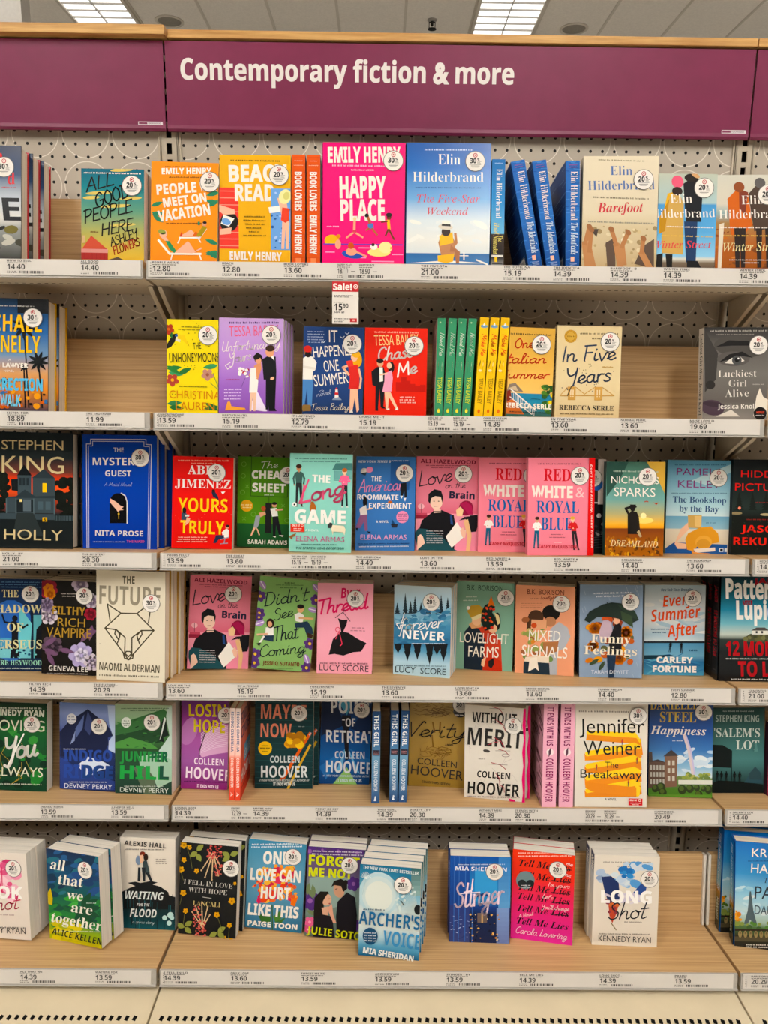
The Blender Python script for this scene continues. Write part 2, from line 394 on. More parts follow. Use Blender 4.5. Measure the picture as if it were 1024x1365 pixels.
    def blobs(s, n, x0, y0, x1, y1, r0, r1, cols, asp=1):
        for _ in range(n):
            rr = s.rnd.uniform(r0, r1)
            s.e(s.rnd.uniform(x0, x1), s.rnd.uniform(y0, y1), rr, rr*asp*s.rnd.uniform(.6, 1), s.rnd.choice(cols), s.rnd.uniform(-30, 30), 9, up=False)
            s.k += .1
        s.k = math.ceil(s.k)+1
    def leaf(s, x, y, ln, ang, c, wd_=.35):
        a = math.radians(ang); P = []
        for u, v in ((0, 0), (.25, .8), (.5, 1), (.78, .6), (1, 0), (.78, -.6), (.5, -1), (.25, -.8)):
            X, Y = u*ln, v*ln*wd_/2; P += [x+X*math.cos(a)-Y*math.sin(a), y+X*math.sin(a)+Y*math.cos(a)]
        s.p(c, *P)
    def flower(s, x, y, r, c, cc, n=5):
        for i in range(n):
            a = 2*math.pi*i/n+.3; s.e(x+r*.55*math.cos(a), y+r*.55*math.sin(a), r*.5, r*.42, c, math.degrees(a), 10, up=False)
        s.k += 1; s.e(x, y, r*.28, r*.28, cc, 0, 8)
    def pine(s, x, yb, h_, wd_, c):
        P = [(x, yb-h_)]; n = 7
        for i in range(1, n+1):
            P += [(x+wd_*i/n*s.rnd.uniform(.75, 1), yb-h_+h_*i/n), (x+wd_*i/n*.45, yb-h_+h_*(i/n-.01))]
        Q = [(2*x-a, b) for a, b in reversed(P[1:])]
        s.p(c, *[k for ab in P+Q for k in ab])
    def fig(s, x, yt, yb, skin, hair, top, leg, lean=0, long=False, skirt=None, arm=0, shoe='k', bare=False):
        """A small printed figure standing from yt (hair) to yb (feet)."""
        H = yb-yt; X = lambda yy: x+lean*(1-(yy-yt)/H)*H
        hr = H*.075; hy = yt+hr*1.15
        if long: s.e(X(hy), hy+hr*.9, hr*1.25, hr*2.1, hair)
        w1, w2 = H*.095, H*.07; ys, yw, yh = yt+H*.19, yt+H*.42, yt+H*.5
        lc = skin if (skirt or bare) else leg
        for sg in (-1, 1):
            xa = X(yh)+sg*w2*.5; xe = X(yb)+sg*w2*.9
            s.p(lc, xa-H*.036, yh, xa+H*.036, yh, xe+H*.02, yb-H*.02, xe-H*.02, yb-H*.02)
            s.p(shoe, xe-H*.022, yb-H*.03, xe+H*.022, yb-H*.03, xe+H*.04, yb, xe-H*.022, yb)
        if skirt: s.p(skirt, X(yw)-w2, yw-H*.02, X(yw)+w2, yw-H*.02, X(yt+H*.68)+w1*1.15, yt+H*.68, X(yt+H*.68)-w1*1.15, yt+H*.68)
        elif not bare: s.p(leg, X(yw)-w2, yw, X(yw)+w2, yw, X(yh)+w2*1.05, yh+H*.04, X(yh)-w2*1.05, yh+H*.04)
        s.p(top, X(ys)-w1, ys+H*.015, X(ys)-w1*.4, ys-H*.015, X(ys)+w1*.4, ys-H*.015, X(ys)+w1, ys+H*.015, X(yw)+w2, yw+H*.02, X(yw)-w2, yw+H*.02)
        for sg in (-1, 1):
            ex, ey = X(ys)+sg*w1*1.35, yt+H*.34
            hx, hy2 = (X(yw)-sg*w2*.3, yt+H*.36) if arm else (X(yw)+sg*w1*1.1, yt+H*.49)
            s.l(top, H*.045, X(ys)+sg*w1*.85, ys+H*.03, ex, ey); s.l(top if not bare else skin, H*.038, ex, ey, hx, hy2); s.e(hx, hy2, H*.02, H*.02, skin, 0, 8)
        s.r(X(ys)-H*.02, ys-H*.04, X(ys)+H*.02, ys, skin)
        s.e(X(hy), hy+hr*.1, hr*.8, hr, skin, 0, 14)
        s.e(X(hy), hy-hr*.45, hr*.92, hr*.68, hair, 0, 12)
    def st(s, cx, cy_, num='20'): s.stickers.append((s.q(cx, cy_), num))
    def back(s, c): s.back_col = c

# ------------------------------------------------------------------ cover art, one function per title
def a_icy(A):
    A.f(-323, 47, 110, 52, -323, 646); A.bg((0, '16233f'), (.25, '2c4468'), (.45, 'b9c0c8'), (.62, 'd5d3cd'), (.72, '8d8f8c'), (1, '2a2a24'))
    A.blobs(26, -320, 480, 110, 650, 14, 40, ['1d1e1a', '3b3a2d', 'b9b6aa', '6b6330'], .7)
    A.t('d', 40, 255, 78, 62, 'c8202a', 'f'); A.g(10, 80, 268, 9, 'b83030'); A.e(2, 105, 10, 14, 'c8202a')
    A.t('E', 20, 450, 112, 122, '101418', 'b', sh=-.1); A.st(22, 165, '30')
def a_barn(A):
    A.f(425, 178, 760, 178, 430, 655); A.bg((0, '155e74'), (.2, '1f7a84'), (.45, '5e937a'), (.7, 'b0a85c'), (1, 'e0b544'))
    for x, y, r in ((640, 183, 60), (520, 305, 70), (610, 372, 85), (480, 330, 45), (690, 330, 60), (650, 470, 70)): A.e(x, y, r, 9, 'd2bd6a', -4)
    A.g(440, 745, 195, 11, 'w', .35)
    A.t('ALL', 455, 300, 600, 66, 'k', 'br', 262); A.t('GOOD', 515, 380, 690, 70, 'k', 'br', 318); A.t('PEOPLE', 450, 465, 712, 66, 'k', 'br', 398)
    A.t('HERE', 540, 530, 716, 62, 'k', 'br', 494); A.t('ASHLEY', 590, 585, 737, 44, 'k', 'br', 528); A.t('FLOWERS', 608, 628, 748, 42, '9c2418', 'br', 574); A.g(478, 525, 505, 10, '6b2a1a')
    A.p('c2503a', 430, 605, 482, 530, 575, 605); A.r(428, 600, 572, 620, 'd08c84'); A.r(428, 620, 572, 656, 'a32f2a'); A.r(433, 530, 450, 570, 'c9a87a'); A.p('5a4a3a', 575, 656, 625, 640, 660, 656)
    for i in range(6): A.l('8e2622', 2, 445+i*22, 622, 445+i*22, 655)
    A.st(697, 265)
def a_vacation(A):
    A.f(50, 100, 415, 110, 38, 645); A.bg('ec9002')
    A.g(125, 350, 126, 9, '7a3d05', .35); A.t('EMILY HENRY', 105, 172, 376, 32, 'w', 'x', 168); A.g(145, 325, 183, 11, '5c2c05', .3)
    for x, y, a in ((45, 350, -20), (48, 385, 10), (50, 395, -5), (55, 400, 35)): A.leaf(x, y, 70, a, '2f7d5a')
    for x, y, a in ((418, 270, 165), (415, 315, 150), (415, 330, 190), (410, 560, 200), (415, 600, 165), (415, 620, 190), (410, 640, 215)): A.leaf(x, y, 75, a, '2f7d5a')
    A.t('PEOPLE WE', 78, 286, 402, 54, 'w', 'x', 262); A.t('MEET ON', 115, 356, 350, 48, 'w', 'x', 322); A.t('VACATION', 88, 436, 371, 58, 'w', 'x', 394); A.g(128, 330, 440, 9, '5c2c05')
    A.l('f3e9dd', 9, 200, 525, 310, 525, 345, 475); A.l('f3e9dd', 6, 205, 525, 190, 555); A.l('f3e9dd', 6, 300, 525, 315, 550)
    A.p('f2b49a', 205, 515, 262, 480, 300, 515); A.p('d8662f', 270, 515, 290, 488, 310, 515); A.p('a08a2a', 290, 515, 330, 455, 350, 470, 318, 520); A.e(336, 448, 12, 13, 'd99a78'); A.e(338, 440, 11, 7, '1d1512'); A.r(300, 435, 312, 455, '2f7d5a'); A.p('c8402c', 200, 520, 212, 490, 215, 520)
    A.l('f3e9dd', 12, 85, 540, 145, 615, 315, 615); A.l('f3e9dd', 7, 160, 618, 152, 648); A.l('f3e9dd', 7, 308, 618, 318, 648)
    A.p('f2b49a', 170, 610, 245, 545, 255, 555, 285, 600, 318, 578, 320, 588, 270, 612); A.p('2e8656', 120, 535, 145, 545, 182, 600, 170, 612, 145, 590); A.p('f2b49a', 95, 520, 130, 525, 140, 545, 118, 542); A.e(112, 505, 21, 23, 'f2b49a'); A.e(105, 494, 22, 14, '8f9a4a', 20); A.l('1d1512', 8, 104, 504, 122, 500)
    A.st(367, 215)
def a_beach(A):
    A.f(418, 68, 812, 66, 415, 658); A.bg('e3ab0c')
    A.g(480, 752, 92, 12, '3d3004', .3); A.t('BEACH', 470, 215, 790, 88, 'w', 'x', 207)
    A.p('e2453c', 416, 248, 522, 248, 524, 588, 415, 588)
    for i in range(9): A.l('f09a88', 4, 416, 268+i*38, 523, 268+i*38)
    A.t('READ', 503, 320, 722, 88, 'w', 'x', 318)
    A.r(702, 250, 810, 590, '6f9fd8')
    A.blobs(30, 706, 260, 806, 585, 4, 9, ['2a5796', 'a9c4ea'])
    A.e(470, 440, 50, 55, '17130f', 20); A.p('f0b79c', 416, 345, 500, 370, 505, 395, 440, 400, 416, 380); A.p('f0b79c', 420, 480, 485, 470, 480, 505, 420, 512); A.p('f4efe6', 440, 400, 500, 420, 470, 465, 425, 450); A.e(455, 438, 26, 18, '6f9fd8', 20)
    A.p('f0b79c', 735, 300, 790, 330, 800, 400, 765, 420, 750, 350); A.p('f0b79c', 765, 430, 805, 430, 800, 585, 785, 585, 782, 470, 775, 585, 760, 585); A.p('dc4a35', 765, 355, 805, 360, 803, 425, 782, 440, 757, 425); A.e(780, 295, 34, 42, 'e9e2a2', 20); A.e(788, 290, 18, 22, 'd5cd7e', 20); A.p('f2eee6', 688, 355, 750, 345, 752, 380, 695, 388)
    for i, (x0, x1) in enumerate(((555, 665), (550, 670), (560, 662), (565, 650), (580, 640), (550, 675))): A.g(x0, x1, 402+i*21, 11, '4c3b05', .3)
    A.t('EMILY HENRY', 473, 650, 762, 46, 'w', 'x', 652); A.st(747, 178)
def a_lovers(A):
    A.f(0, 0, 1, 0, 0, 1); A.bg('d95a1e')
    for i in range(14): A.r(0, .02+i*.07, 1, .023+i*.07, 'c64c16')
    A.g(.2, .8, .05, .012, 'f2c0a0', .4); A.g(.15, .85, .09, .012, 'f2c0a0', .4)
    A.t('BOOK LOVERS', .24, .155, .24, .5, 'w', 'x', .505); A.t('EMILY HENRY', .24, .545, .24, .5, 'w', 'x', .9); A.r(.3, .935, .7, .985, 'e98a58')
def a_happy(A):
    A.f(50, 85, 492, 85, 43, 750); A.bg('f02a76')
    A.t('EMILY HENRY', 75, 195, 466, 82, 'w', 'x', 190); A.g(98, 380, 206, 12, 'f7c3da', .3); A.g(200, 325, 230, 11, 'f7c3da', .3)
    A.t('HAPPY', 138, 390, 388, 115, 'w', 'x', 386); A.t('PLACE', 142, 515, 382, 112, 'w', 'x', 512); A.g(68, 130, 545, 10, 'f7c3da')
    A.e(95, 630, 40, 34, 'eab32e'); A.r(43, 650, 490, 760, 'f02a76'); A.r(48, 645, 478, 653, '7a3aa8')
    for x, y, w_ in ((60, 690, 50), (310, 740, 120), (200, 720, 80), (420, 700, 60), (240, 665, 60)): A.r(x, y, x+w_, y+6, 'f59ac4')
    A.e(205, 706, 58, 22, '2c50a8', 8); A.e(200, 690, 30, 22, 'f0a183'); A.e(198, 657, 17, 18, 'c9552c'); A.l('f0a183', 10, 225, 690, 280, 715)
    A.e(350, 692, 62, 24, 'f0dc8a'); A.e(385, 665, 36, 32, 'f3e5a0'); A.e(322, 662, 20, 16, 'f3efe4'); A.e(318, 650, 9, 9, '2a1a18'); A.p('e8a04a', 412, 660, 425, 668, 410, 676)
    A.e(128, 650, 16, 26, 'f0a183'); A.e(130, 605, 12, 11, 'd98a2a')
    A.l('f0a183', 13, 218, 520, 216, 575); A.l('f0a183', 10, 216, 580, 175, 612); A.l('f0a183', 10, 216, 580, 262, 610); A.e(218, 508, 9, 10, 'e8d29a'); A.r(207, 570, 228, 584, 'd8405a')
    A.l('b0643a', 13, 290, 495, 305, 545); A.p('4a78b8', 288, 535, 318, 530, 322, 562, 292, 562); A.l('b0643a', 9, 312, 560, 340, 595); A.l('b0643a', 9, 296, 560, 280, 570); A.e(284, 488, 11, 11, '1d1210')
    A.l('e8b63a', 16, 400, 515, 404, 560); A.l('6a3820', 9, 404, 565, 432, 620); A.l('6a3820', 9, 400, 565, 385, 600); A.l('6a3820', 6, 395, 520, 362, 525); A.e(404, 498, 12, 13, '6a3820'); A.e(404, 484, 16, 12, '1d1210')
    A.st(427, 185, '30')
def a_fivestar(A):
    A.f(505, 85, 960, 88, 495, 755); A.bg((0, '1553a0'), (.2, '1d66b5'), (.45, '6fa3d2'), (.62, 'd3dde2'), (.78, 'e2e2dc'), (.885, 'd4dadb'), (.89, '2f66a0'), (.96, '3d76ae'), (1, '35679c'))
    A.g(600, 860, 116, 14, 'b9cbe4', .35); A.t('Elin', 672, 205, 792, 58, 'w', 'fl'); A.t('Hilderbrand', 535, 300, 918, 54, 'w', 'fl'); A.g(548, 905, 328, 11, '1a4480', .35)
    A.t('The Five-Star', 556, 415, 898, 42, 'cf5560', 'i'); A.t('Weekend', 612, 484, 835, 40, 'cf5560', 'i')
    A.blobs(14, 520, 520, 940, 660, 20, 50, ['e8e8e2', 'dde2e2'], .4)
    A.p('f2eee6', 500, 755, 720, 738, 940, 755); A.l('f2eee6', 9, 880, 735, 940, 760); A.l('f2eee6', 7, 812, 695, 812, 735); A.l('f2eee6', 5, 790, 712, 835, 712)
    A.p('b97f56', 690, 590, 742, 585, 765, 640, 760, 720, 690, 720, 672, 640); A.p('a56c46', 740, 650, 790, 690, 785, 755, 768, 755, 762, 690, 735, 690); A.l('b97f56', 14, 765, 590, 770, 640, 755, 660)
    A.p('f0b81c', 678, 600, 750, 580, 755, 640, 680, 658); A.p('f0b81c', 668, 712, 760, 700, 752, 745, 715, 755, 670, 745)
    A.e(714, 578, 24, 26, '2b1b14'); A.e(712, 552, 40, 15, 'd8cfc0', 5); A.p('ece5d8', 690, 545, 694, 518, 734, 520, 740, 548); A.p('26221f', 690, 546, 692, 534, 738, 537, 740, 549)
    A.st(873, 188, '30')
def a_hotel(A):
    A.f(0, 0, 1, 0, 0, 1); A.bg((0, '2a6aa8'), (.4, '3f8bc4'), (.68, '6fb0d4'), (.69, '3a2f2a'), (.9, '241e1c'), (1, '9a9a98'))
    A.g(.2, .8, .03, .012, 'bcd4ea', .4); A.t('Elin Hilderbrand', .35, .09, .35, .42, 'w', 'fl', .54); A.t('Hotel', .2, .58, .2, .4, 'd8c870', 'I', .69); A.t('The', .55, .7, .55, .35, 'd8c870', 'I', .76); A.t('Nantucket', .18, .7, .18, .35, 'd8c870', 'I', .87)
    A.r(.05, .88, .95, .9, 'd8d4cc'); A.r(.3, .9, .5, .945, 'f0c02a'); A.r(.1, .955, .9, .965, '3a3a3a')
def _waves(A, n, c1, c2):
    for i in range(n):
        y = A.rnd.random(); x = A.rnd.uniform(-.2, .8); A.l(A.rnd.choice((c1, c2)), .006, x, y, x+A.rnd.uniform(.2, .7), y+A.rnd.uniform(-.012, .012))
def a_ident(A):
    A.f(0, 0, 1, 0, 0, 1); A.bg((0, '2c66b0'), (.5, '2f6cb6'), (1, '174a90')); _waves(A, 40, '1d4f96', '4a86cc')
    A.g(.2, .8, .035, .012, 'a04a78', .4); A.g(.2, .8, .055, .012, 'a04a78', .4)
    A.t('Elin Hilderbrand', .35, .1, .35, .48, 'w', 'fl', .55); A.t('The Identicals', .38, .575, .38, .48, 'cfe0ea', 'I', .87); A.r(.36, .89, .62, .935, 'f0b8a0'); A.t('M', .3, .95, .3, .5, '7a90c0', 'b', .985)
def a_ident_side(A):
    A.f(0, 0, 1, 0, 0, 1); A.bg((0, '1f4f8e'), (.5, '183f78'), (1, '12305c')); _waves(A, 50, '14396e', '5f88b8')
    A.r(.5, .88, .9, .99, 'd8d4cc')
    for i in range(9): A.r(.53+i*.04, .9, .545+i*.04, .97, 'k')
def a_barefoot(A):
    A.f(568, 122, 985, 108, 555, 722); A.bg((0, 'ded2b8'), (.5, 'd8cbb0'), (.62, 'cdbd9c'), (.8, 'c8b592'), (1, 'bfa67e'))
    A.blobs(60, 560, 500, 970, 725, 5, 16, ['d8caa8', 'b09a72', 'cdb88e', '9a8560', 'e0d4b8'])
    A.g(650, 910, 133, 11, '8f8468', .5); A.t('Elin', 716, 220, 838, 50, '5470a8', 'fl', 217); A.t('Hilderbrand', 592, 305, 962, 50, '5470a8', 'fl', 290); A.g(620, 930, 336, 13, '7d7360', .3)
    A.t('Barefoot', 645, 425, 900, 52, 'c8404a', 'I', 415); A.g(592, 955, 470, 12, '8c8b80', .4)
    A.p('5c4a3e', 690, 590, 740, 560, 745, 725, 700, 725); A.p('5c4a3e', 850, 700, 900, 600, 960, 560, 960, 725); A.p('4c4038', 600, 520, 650, 515, 640, 560)
    for x0, y0, x1, y1, x2, y2 in ((590, 725, 575, 600, 600, 505), (620, 725, 600, 640, 610, 520), (775, 725, 750, 600, 722, 515), (790, 700, 780, 610, 815, 530), (940, 725, 890, 640, 900, 560)):
        A.l('b98458', 34, x0, y0, x1, y1); A.l('b07a50', 24, x1, y1, x2, y2); A.e(x2, y2, 18, 14, '9a6844', 40)
    A.st(899, 240)
def a_winter(A):
    A.f(395, 185, 725, 178, 365, 735); A.bg((0, 'b9bfae'), (.3, 'a8c0c0'), (.32, '4f94c8'), (.6, '5fa4d4'), (.85, '8fc4e0'), (.88, 'd8d4c8'), (.92, '7a6a58'), (1, '5a4a3c'))
    A.p('17181c', 530, 240, 600, 190, 640, 250, 625, 460, 600, 460, 540, 470); A.p('20395e', 530, 460, 605, 460, 590, 700, 535, 700); A.p('121214', 540, 690, 600, 690, 620, 730, 540, 730)
    A.p('d9a83a', 440, 300, 500, 280, 430, 440, 400, 470); A.p('c9a25c', 450, 320, 505, 290, 530, 360, 520, 655, 400, 650, 400, 560); A.p('b8862e', 390, 440, 450, 330, 420, 520, 385, 540)
    A.p('15120f', 420, 655, 460, 655, 455, 735, 425, 735); A.p('15120f', 370, 660, 405, 650, 400, 735, 365, 735); A.e(498, 230, 34, 36, 'e0607a'); A.e(495, 285, 30, 25, '2a1c16'); A.e(575, 205, 38, 24, '241d18'); A.e(600, 190, 26, 12, 'c79a6c', 30)
    A.t('Elin', 455, 355, 578, 52, 'w', 'fl', 350); A.t('Hilderbrand', 345, 445, 705, 50, 'w', 'fl', 430); A.g(430, 690, 487, 11, 'ece4da', .4); A.g(400, 690, 540, 12, 'd9b25a', .8); A.t('Winter Street', 352, 622, 680, 42, 'd8484e', 'i', 612); A.st(646, 262)
def a_stroll(A):
    A.f(728, 190, 1060, 186, 710, 738); A.bg((0, 'c9c6b8'), (.3, 'd0c8b6'), (.4, '8fa6a6'), (.5, 'a07a4c'), (.75, 'a85c28'), (1, '94501f'))
    A.blobs(40, 715, 480, 1050, 738, 8, 22, ['b5682c', '8a4820', '7a4420', 'c47a3c'], .5)
    A.p('c8642c', 785, 330, 850, 260, 900, 300, 920, 480, 860, 560, 800, 540); A.p('7a3a2a', 850, 270, 900, 290, 880, 430, 850, 380); A.e(850, 260, 30, 30, '8a4a2a'); A.p('4a3a30', 900, 300, 960, 230, 1020, 300, 1024, 500, 930, 520); A.e(965, 235, 30, 30, '5e5a58')
    for x in (820, 850, 940, 990): A.p('2a201c', x, 500, x+34, 500, x+26, 735, x+4, 735)
    A.p('d9cdb8', 738, 480, 765, 470, 745, 738, 725, 738)
    A.t('Elin', 862, 362, 985, 52, 'w', 'fl', 358); A.t('Hilderbrand', 738, 448, 1100, 52, 'w', 'fl', 440); A.g(745, 1050, 492, 12, 'ece4da', .4); A.g(760, 1050, 540, 12, 'd9b25a', .8); A.t('Winter Stroll', 758, 640, 1075, 50, 'e0d6a0', 'i', 632); A.g(790, 1050, 685, 9, 'w', .3); A.g(870, 950, 702, 9, 'w', .3); A.st(1005, 305)
def a_walk(A):
    A.f(-175, 75, 298, 78, -175, 780); A.bg((0, '17324f'), (.3, '2a5f9a'), (.5, '6f8fae'), (.66, 'd09a68'), (.8, 'e08a3a'), (1, '2a3448'))
    def palm(x, y, yb, s_):
        A.l('14161a', 9, x, y, x+30*s_, yb)
        for i in range(9): A.leaf(x, y, 75*abs(s_)+10, i*40+10, '15181a', .3)
    A.r(110, 70, 298, 170, '15181c'); palm(150, 260, 780, 1); palm(150, 520, 780, .3); palm(240, 480, 780, .8); palm(30, 610, 780, -.2)
    A.blobs(26, 0, 650, 295, 780, 8, 22, ['e59a3a', '14161c', '3a6a9a', 'c8602a']); A.g(5, 212, 120, 12, 'd8d4cc', .35)
    A.t('MICHAEL', -170, 288, 262, 108, 'edb71c', 'b', 292); A.t('CONNELLY', -170, 425, 252, 108, 'edb71c', 'b'); A.t('A', 55, 480, 72, 14, 'w', 's'); A.t('LINCOLN LAWYER', -170, 522, 178, 28, 'w', 'x'); A.t('NOVEL', 28, 552, 92, 14, 'w', 's')
    A.t('RESURRECTION', -170, 670, 268, 76, '5fb4d8', 'x'); A.t('WALK', 5, 772, 132, 72, '7cc4e0', 'x'); A.st(207, 200, '30')
def a_honey(A):
    A.f(155, 307, 475, 305, 148, 880); A.bg('ecd508')
    A.p('17150f', 150, 470, 190, 400, 220, 395, 215, 430, 180, 480, 150, 495); A.p('e4dcc4', 215, 400, 240, 405, 235, 450, 205, 440); A.p('e9c838', 218, 398, 262, 405, 290, 470, 245, 435, 220, 430); A.p('8a3a12', 278, 440, 292, 475, 285, 465); A.e(213, 408, 9, 9, '2a5ca8')
    for x, y, a, c in ((150, 620, -8, '2f7a3c'), (160, 640, 10, '3f8f5a'), (220, 650, -25, '2d6a34'), (150, 600, 30, '2f7a3c'), (470, 395, 160, '2d6a34'), (475, 420, 200, '2d6a34'), (150, 840, -6, '3a7a4c'), (160, 860, 5, '2d6a34'), (470, 590, 170, '3f8f5a'), (475, 850, 170, '2d6a34'), (470, 875, 210, '2d6a34'), (155, 340, 70, '2d6a34')): A.leaf(x, y, 95, a, c)
    A.flower(185, 690, 40, 'b0483a', 'e0a23a'); A.flower(165, 370, 34, 'a83a24', 'd06a2a'); A.flower(405, 650, 38, 'c08a78', '9a5a48'); A.l('7a8a4a', 4, 440, 640, 475, 740); A.l('7a8a4a', 4, 420, 700, 475, 745)
    A.blobs(40, 165, 320, 470, 870, 2, 4, ['b89a10', '7a6a10'])
    A.g(245, 430, 348, 10, '3a3408', .3); A.g(225, 360, 365, 10, '3a3408', .3); A.t('THE', 318, 492, 368, 40, 'k', 's', 488); A.t('UNHONEYMOONERS', 168, 580, 520, 58, 'k', 's', 566); A.g(228, 405, 722, 11, '2a2508', .35)
    A.t('CHRISTINA', 165, 805, 485, 50, 'd08410', 's'); A.t('LAUREN', 205, 876, 448, 50, 'd08410', 's'); A.st(410, 403)
def a_unfort(A):
    A.f(475, 295, 878, 305, 475, 885); A.bg((0, 'c3a0d4'), (.4, 'b78cd0'), (.7, '9a68be'), (1, '8450aa'))
    A.g(538, 845, 318, 20, '4a2a6a', .3); A.t('TESSA BAILEY', 538, 415, 845, 65, 'e0607e', 's', 408); A.t('Unfortunately', 497, 510, 858, 60, 'w', 'kl', 485); A.t('Yours', 540, 588, 680, 62, 'w', 'kl', 560); A.l('w', 5, 545, 580, 515, 600, 530, 622, 560, 600)
    A.p('e9ddf0', 670, 880, 700, 770, 720, 770, 780, 892, 760, 892); A.p('e8c0a4', 672, 770, 712, 770, 706, 890, 690, 890, 686, 800, 680, 890, 668, 890); A.p('f2ece6', 672, 640, 715, 640, 722, 700, 716, 772, 666, 772, 668, 700); A.p('d9936a', 695, 600, 738, 575, 742, 620, 720, 690, 690, 670, 665, 668, 662, 655, 695, 652); A.p('f2ece6', 672, 618, 705, 612, 712, 680, 672, 680)
    A.e(722, 555, 26, 30, '1d1614'); A.e(722, 568, 18, 21, 'e0a07a'); A.e(712, 545, 22, 18, '1d1614', -20); A.e(715, 528, 11, 9, '1d1614')
    A.p('17171b', 745, 560, 790, 535, 830, 545, 835, 640, 828, 880, 800, 885, 790, 740, 785, 880, 770, 880, 770, 690, 756, 690); A.p('f0ece6', 795, 540, 815, 535, 822, 570); A.p('0e0e12', 770, 695, 832, 695, 826, 870, 840, 890, 790, 890); A.e(793, 515, 27, 32, 'e0a07a'); A.e(795, 492, 29, 20, '3a2618'); A.e(810, 682, 14, 9, 'e9b48e', -30)
    A.blobs(14, 605, 612, 660, 672, 9, 15, ['f4efe8', 'c82f3a', 'f4efe8', 'a8243a']); A.l('6a4a8a', 3, 640, 680, 615, 740); A.g(520, 600, 682, 12, 'a03a70', .3); A.gs(505, 620, 745, 4, 20, 12, 'ecd8f2')
    A.p('e8a24c', 515, 885, 530, 830, 545, 825, 555, 858, 640, 870, 645, 880); A.st(802, 408)
def a_happened(A):
    A.f(75, 352, 445, 355, 55, 895); A.bg((0, '1f3a6c'), (.5, '24427a'), (1, '1c3460'))
    A.gs(95, 200, 380, 5, 17, 9, 'a9b4cc'); A.t('IT', 228, 450, 280, 75, 'f0e8dc', 's'); A.t('HAPPENED', 132, 550, 385, 68, 'f0e8dc', 's', 528); A.t('ONE', 196, 640, 288, 70, 'f0e8dc', 's', 630); A.t('SUMMER', 135, 735, 345, 72, 'f0e8dc', 's', 708); A.t('a', 165, 770, 195, 26, 'c0c8d8', 'kl'); A.t('novel', 148, 800, 240, 30, 'c0c8d8', 'kl', 778)
    A.p('4f80b8', 62, 690, 126, 690, 115, 860, 90, 862, 88, 740, 70, 860, 48, 860); A.p('8a6a3a', 52, 880, 60, 852, 108, 852, 108, 892, 80, 892, 60, 895); A.p('ece6dc', 62, 560, 90, 540, 125, 545, 150, 580, 140, 630, 125, 640, 122, 690, 62, 690); A.l('e0d8cc', 16, 70, 610, 135, 620); A.e(97, 515, 24, 28, '8a5c3c'); A.e(98, 530, 19, 20, '1c1412'); A.e(97, 496, 25, 22, 'c8302c')
    A.e(398, 560, 30, 48, 'e0a032'); A.p('cf3430', 342, 600, 400, 590, 412, 640, 405, 750, 342, 745, 352, 680); A.p('d8403a', 330, 570, 370, 560, 375, 600, 340, 605); A.p('f0b898', 352, 745, 398, 748, 405, 880, 390, 898, 380, 800, 362, 898, 345, 898); A.l('f0b898', 14, 335, 600, 310, 610, 345, 655); A.e(380, 545, 20, 26, 'f0b898'); A.e(392, 525, 26, 22, 'e9ae40'); A.l('f0b898', 12, 408, 620, 420, 680, 412, 740); A.p('w', 345, 898, 360, 870, 368, 898)
    A.p('ece4da', 255, 810, 262, 750, 275, 750, 282, 810); A.r(258, 770, 279, 785, 'c8302c'); A.p('c8302c', 258, 752, 268, 738, 278, 752); A.p('8a98b0', 240, 818, 300, 818, 285, 800, 250, 805)
    for x, y in ((195, 450), (310, 420), (340, 395)): A.l('c8d0dc', 4, x-12, y-4, x, y+4, x+12, y-8)
    A.t('Tessa Bailey', 118, 888, 342, 42, 'e9e0cc', 'kl', 880); A.st(370, 460)
def a_chase(A):
    A.f(455, 358, 838, 358, 443, 905); A.bg('dd3324')
    A.g(512, 780, 378, 16, 'e8a08a', .3); A.t('TESSA BAILEY', 510, 472, 782, 66, 'e8c88a', 's', 462)
    for x, w_, h_ in ((640, 30, 60), (672, 28, 95), (702, 22, 70), (728, 26, 50), (760, 24, 40), (790, 28, 45), (480, 0, 0)): A.r(x, 765-h_, x+w_+6, 765, 'b8261c')
    A.t('Chase', 540, 570, 748, 82, 'w', 'k', 540); A.t('Me', 652, 672, 775, 80, 'w', 'k', 640)
    A.p('15151a', 490, 640, 525, 610, 565, 610, 580, 660, 572, 735, 562, 870, 545, 870, 540, 750, 528, 885, 512, 885, 515, 735, 495, 725); A.p('f0ece4', 540, 612, 560, 612, 562, 700, 540, 705); A.e(545, 585, 20, 25, 'dba07c'); A.e(544, 570, 22, 16, '1a1412'); A.p('15151a', 510, 890, 530, 870, 530, 893); A.p('15151a', 548, 875, 580, 878, 562, 862)
    A.e(612, 610, 20, 36, '241814'); A.p('e9a0b8', 572, 650, 615, 630, 622, 680, 612, 765, 556, 770, 570, 700); A.p('f0c0a0', 570, 770, 606, 768, 650, 870, 640, 880, 596, 800, 590, 880, 578, 880); A.e(600, 600, 15, 20, 'f0c0a0'); A.l('f0c0a0', 10, 585, 650, 545, 660); A.p('w', 578, 885, 600, 885, 598, 870); A.p('w', 632, 885, 655, 885, 650, 862)
    A.gs(660, 760, 795, 3, 17, 12, 'f0c8ba'); A.st(754, 472)
def a_need(A):
    A.f(0, 0, 1, 0, 0, 1); A.bg('3f8f66'); A.e(.35, .045, .1, .009, 'b8d0a0'); A.t('Need Me', .35, .15, .35, .55, 'w', 'kl', .38)
    A.fig(.3, .43, .56, 'd9a07a', '1a1412', '8a4a3a', '14161c'); A.fig(.72, .44, .55, 'f0c0a0', 'd9a04a', 'e9d8d0', 'c85048', skirt='c85048')
    A.t('TESSA BAILEY', .28, .6, .28, .5, 'dfe23a', 's', .87); A.e(.5, .945, .17, .022, 'e8e05a'); A.p('c0a82a', .45, .93, .55, .93, .5, .915)
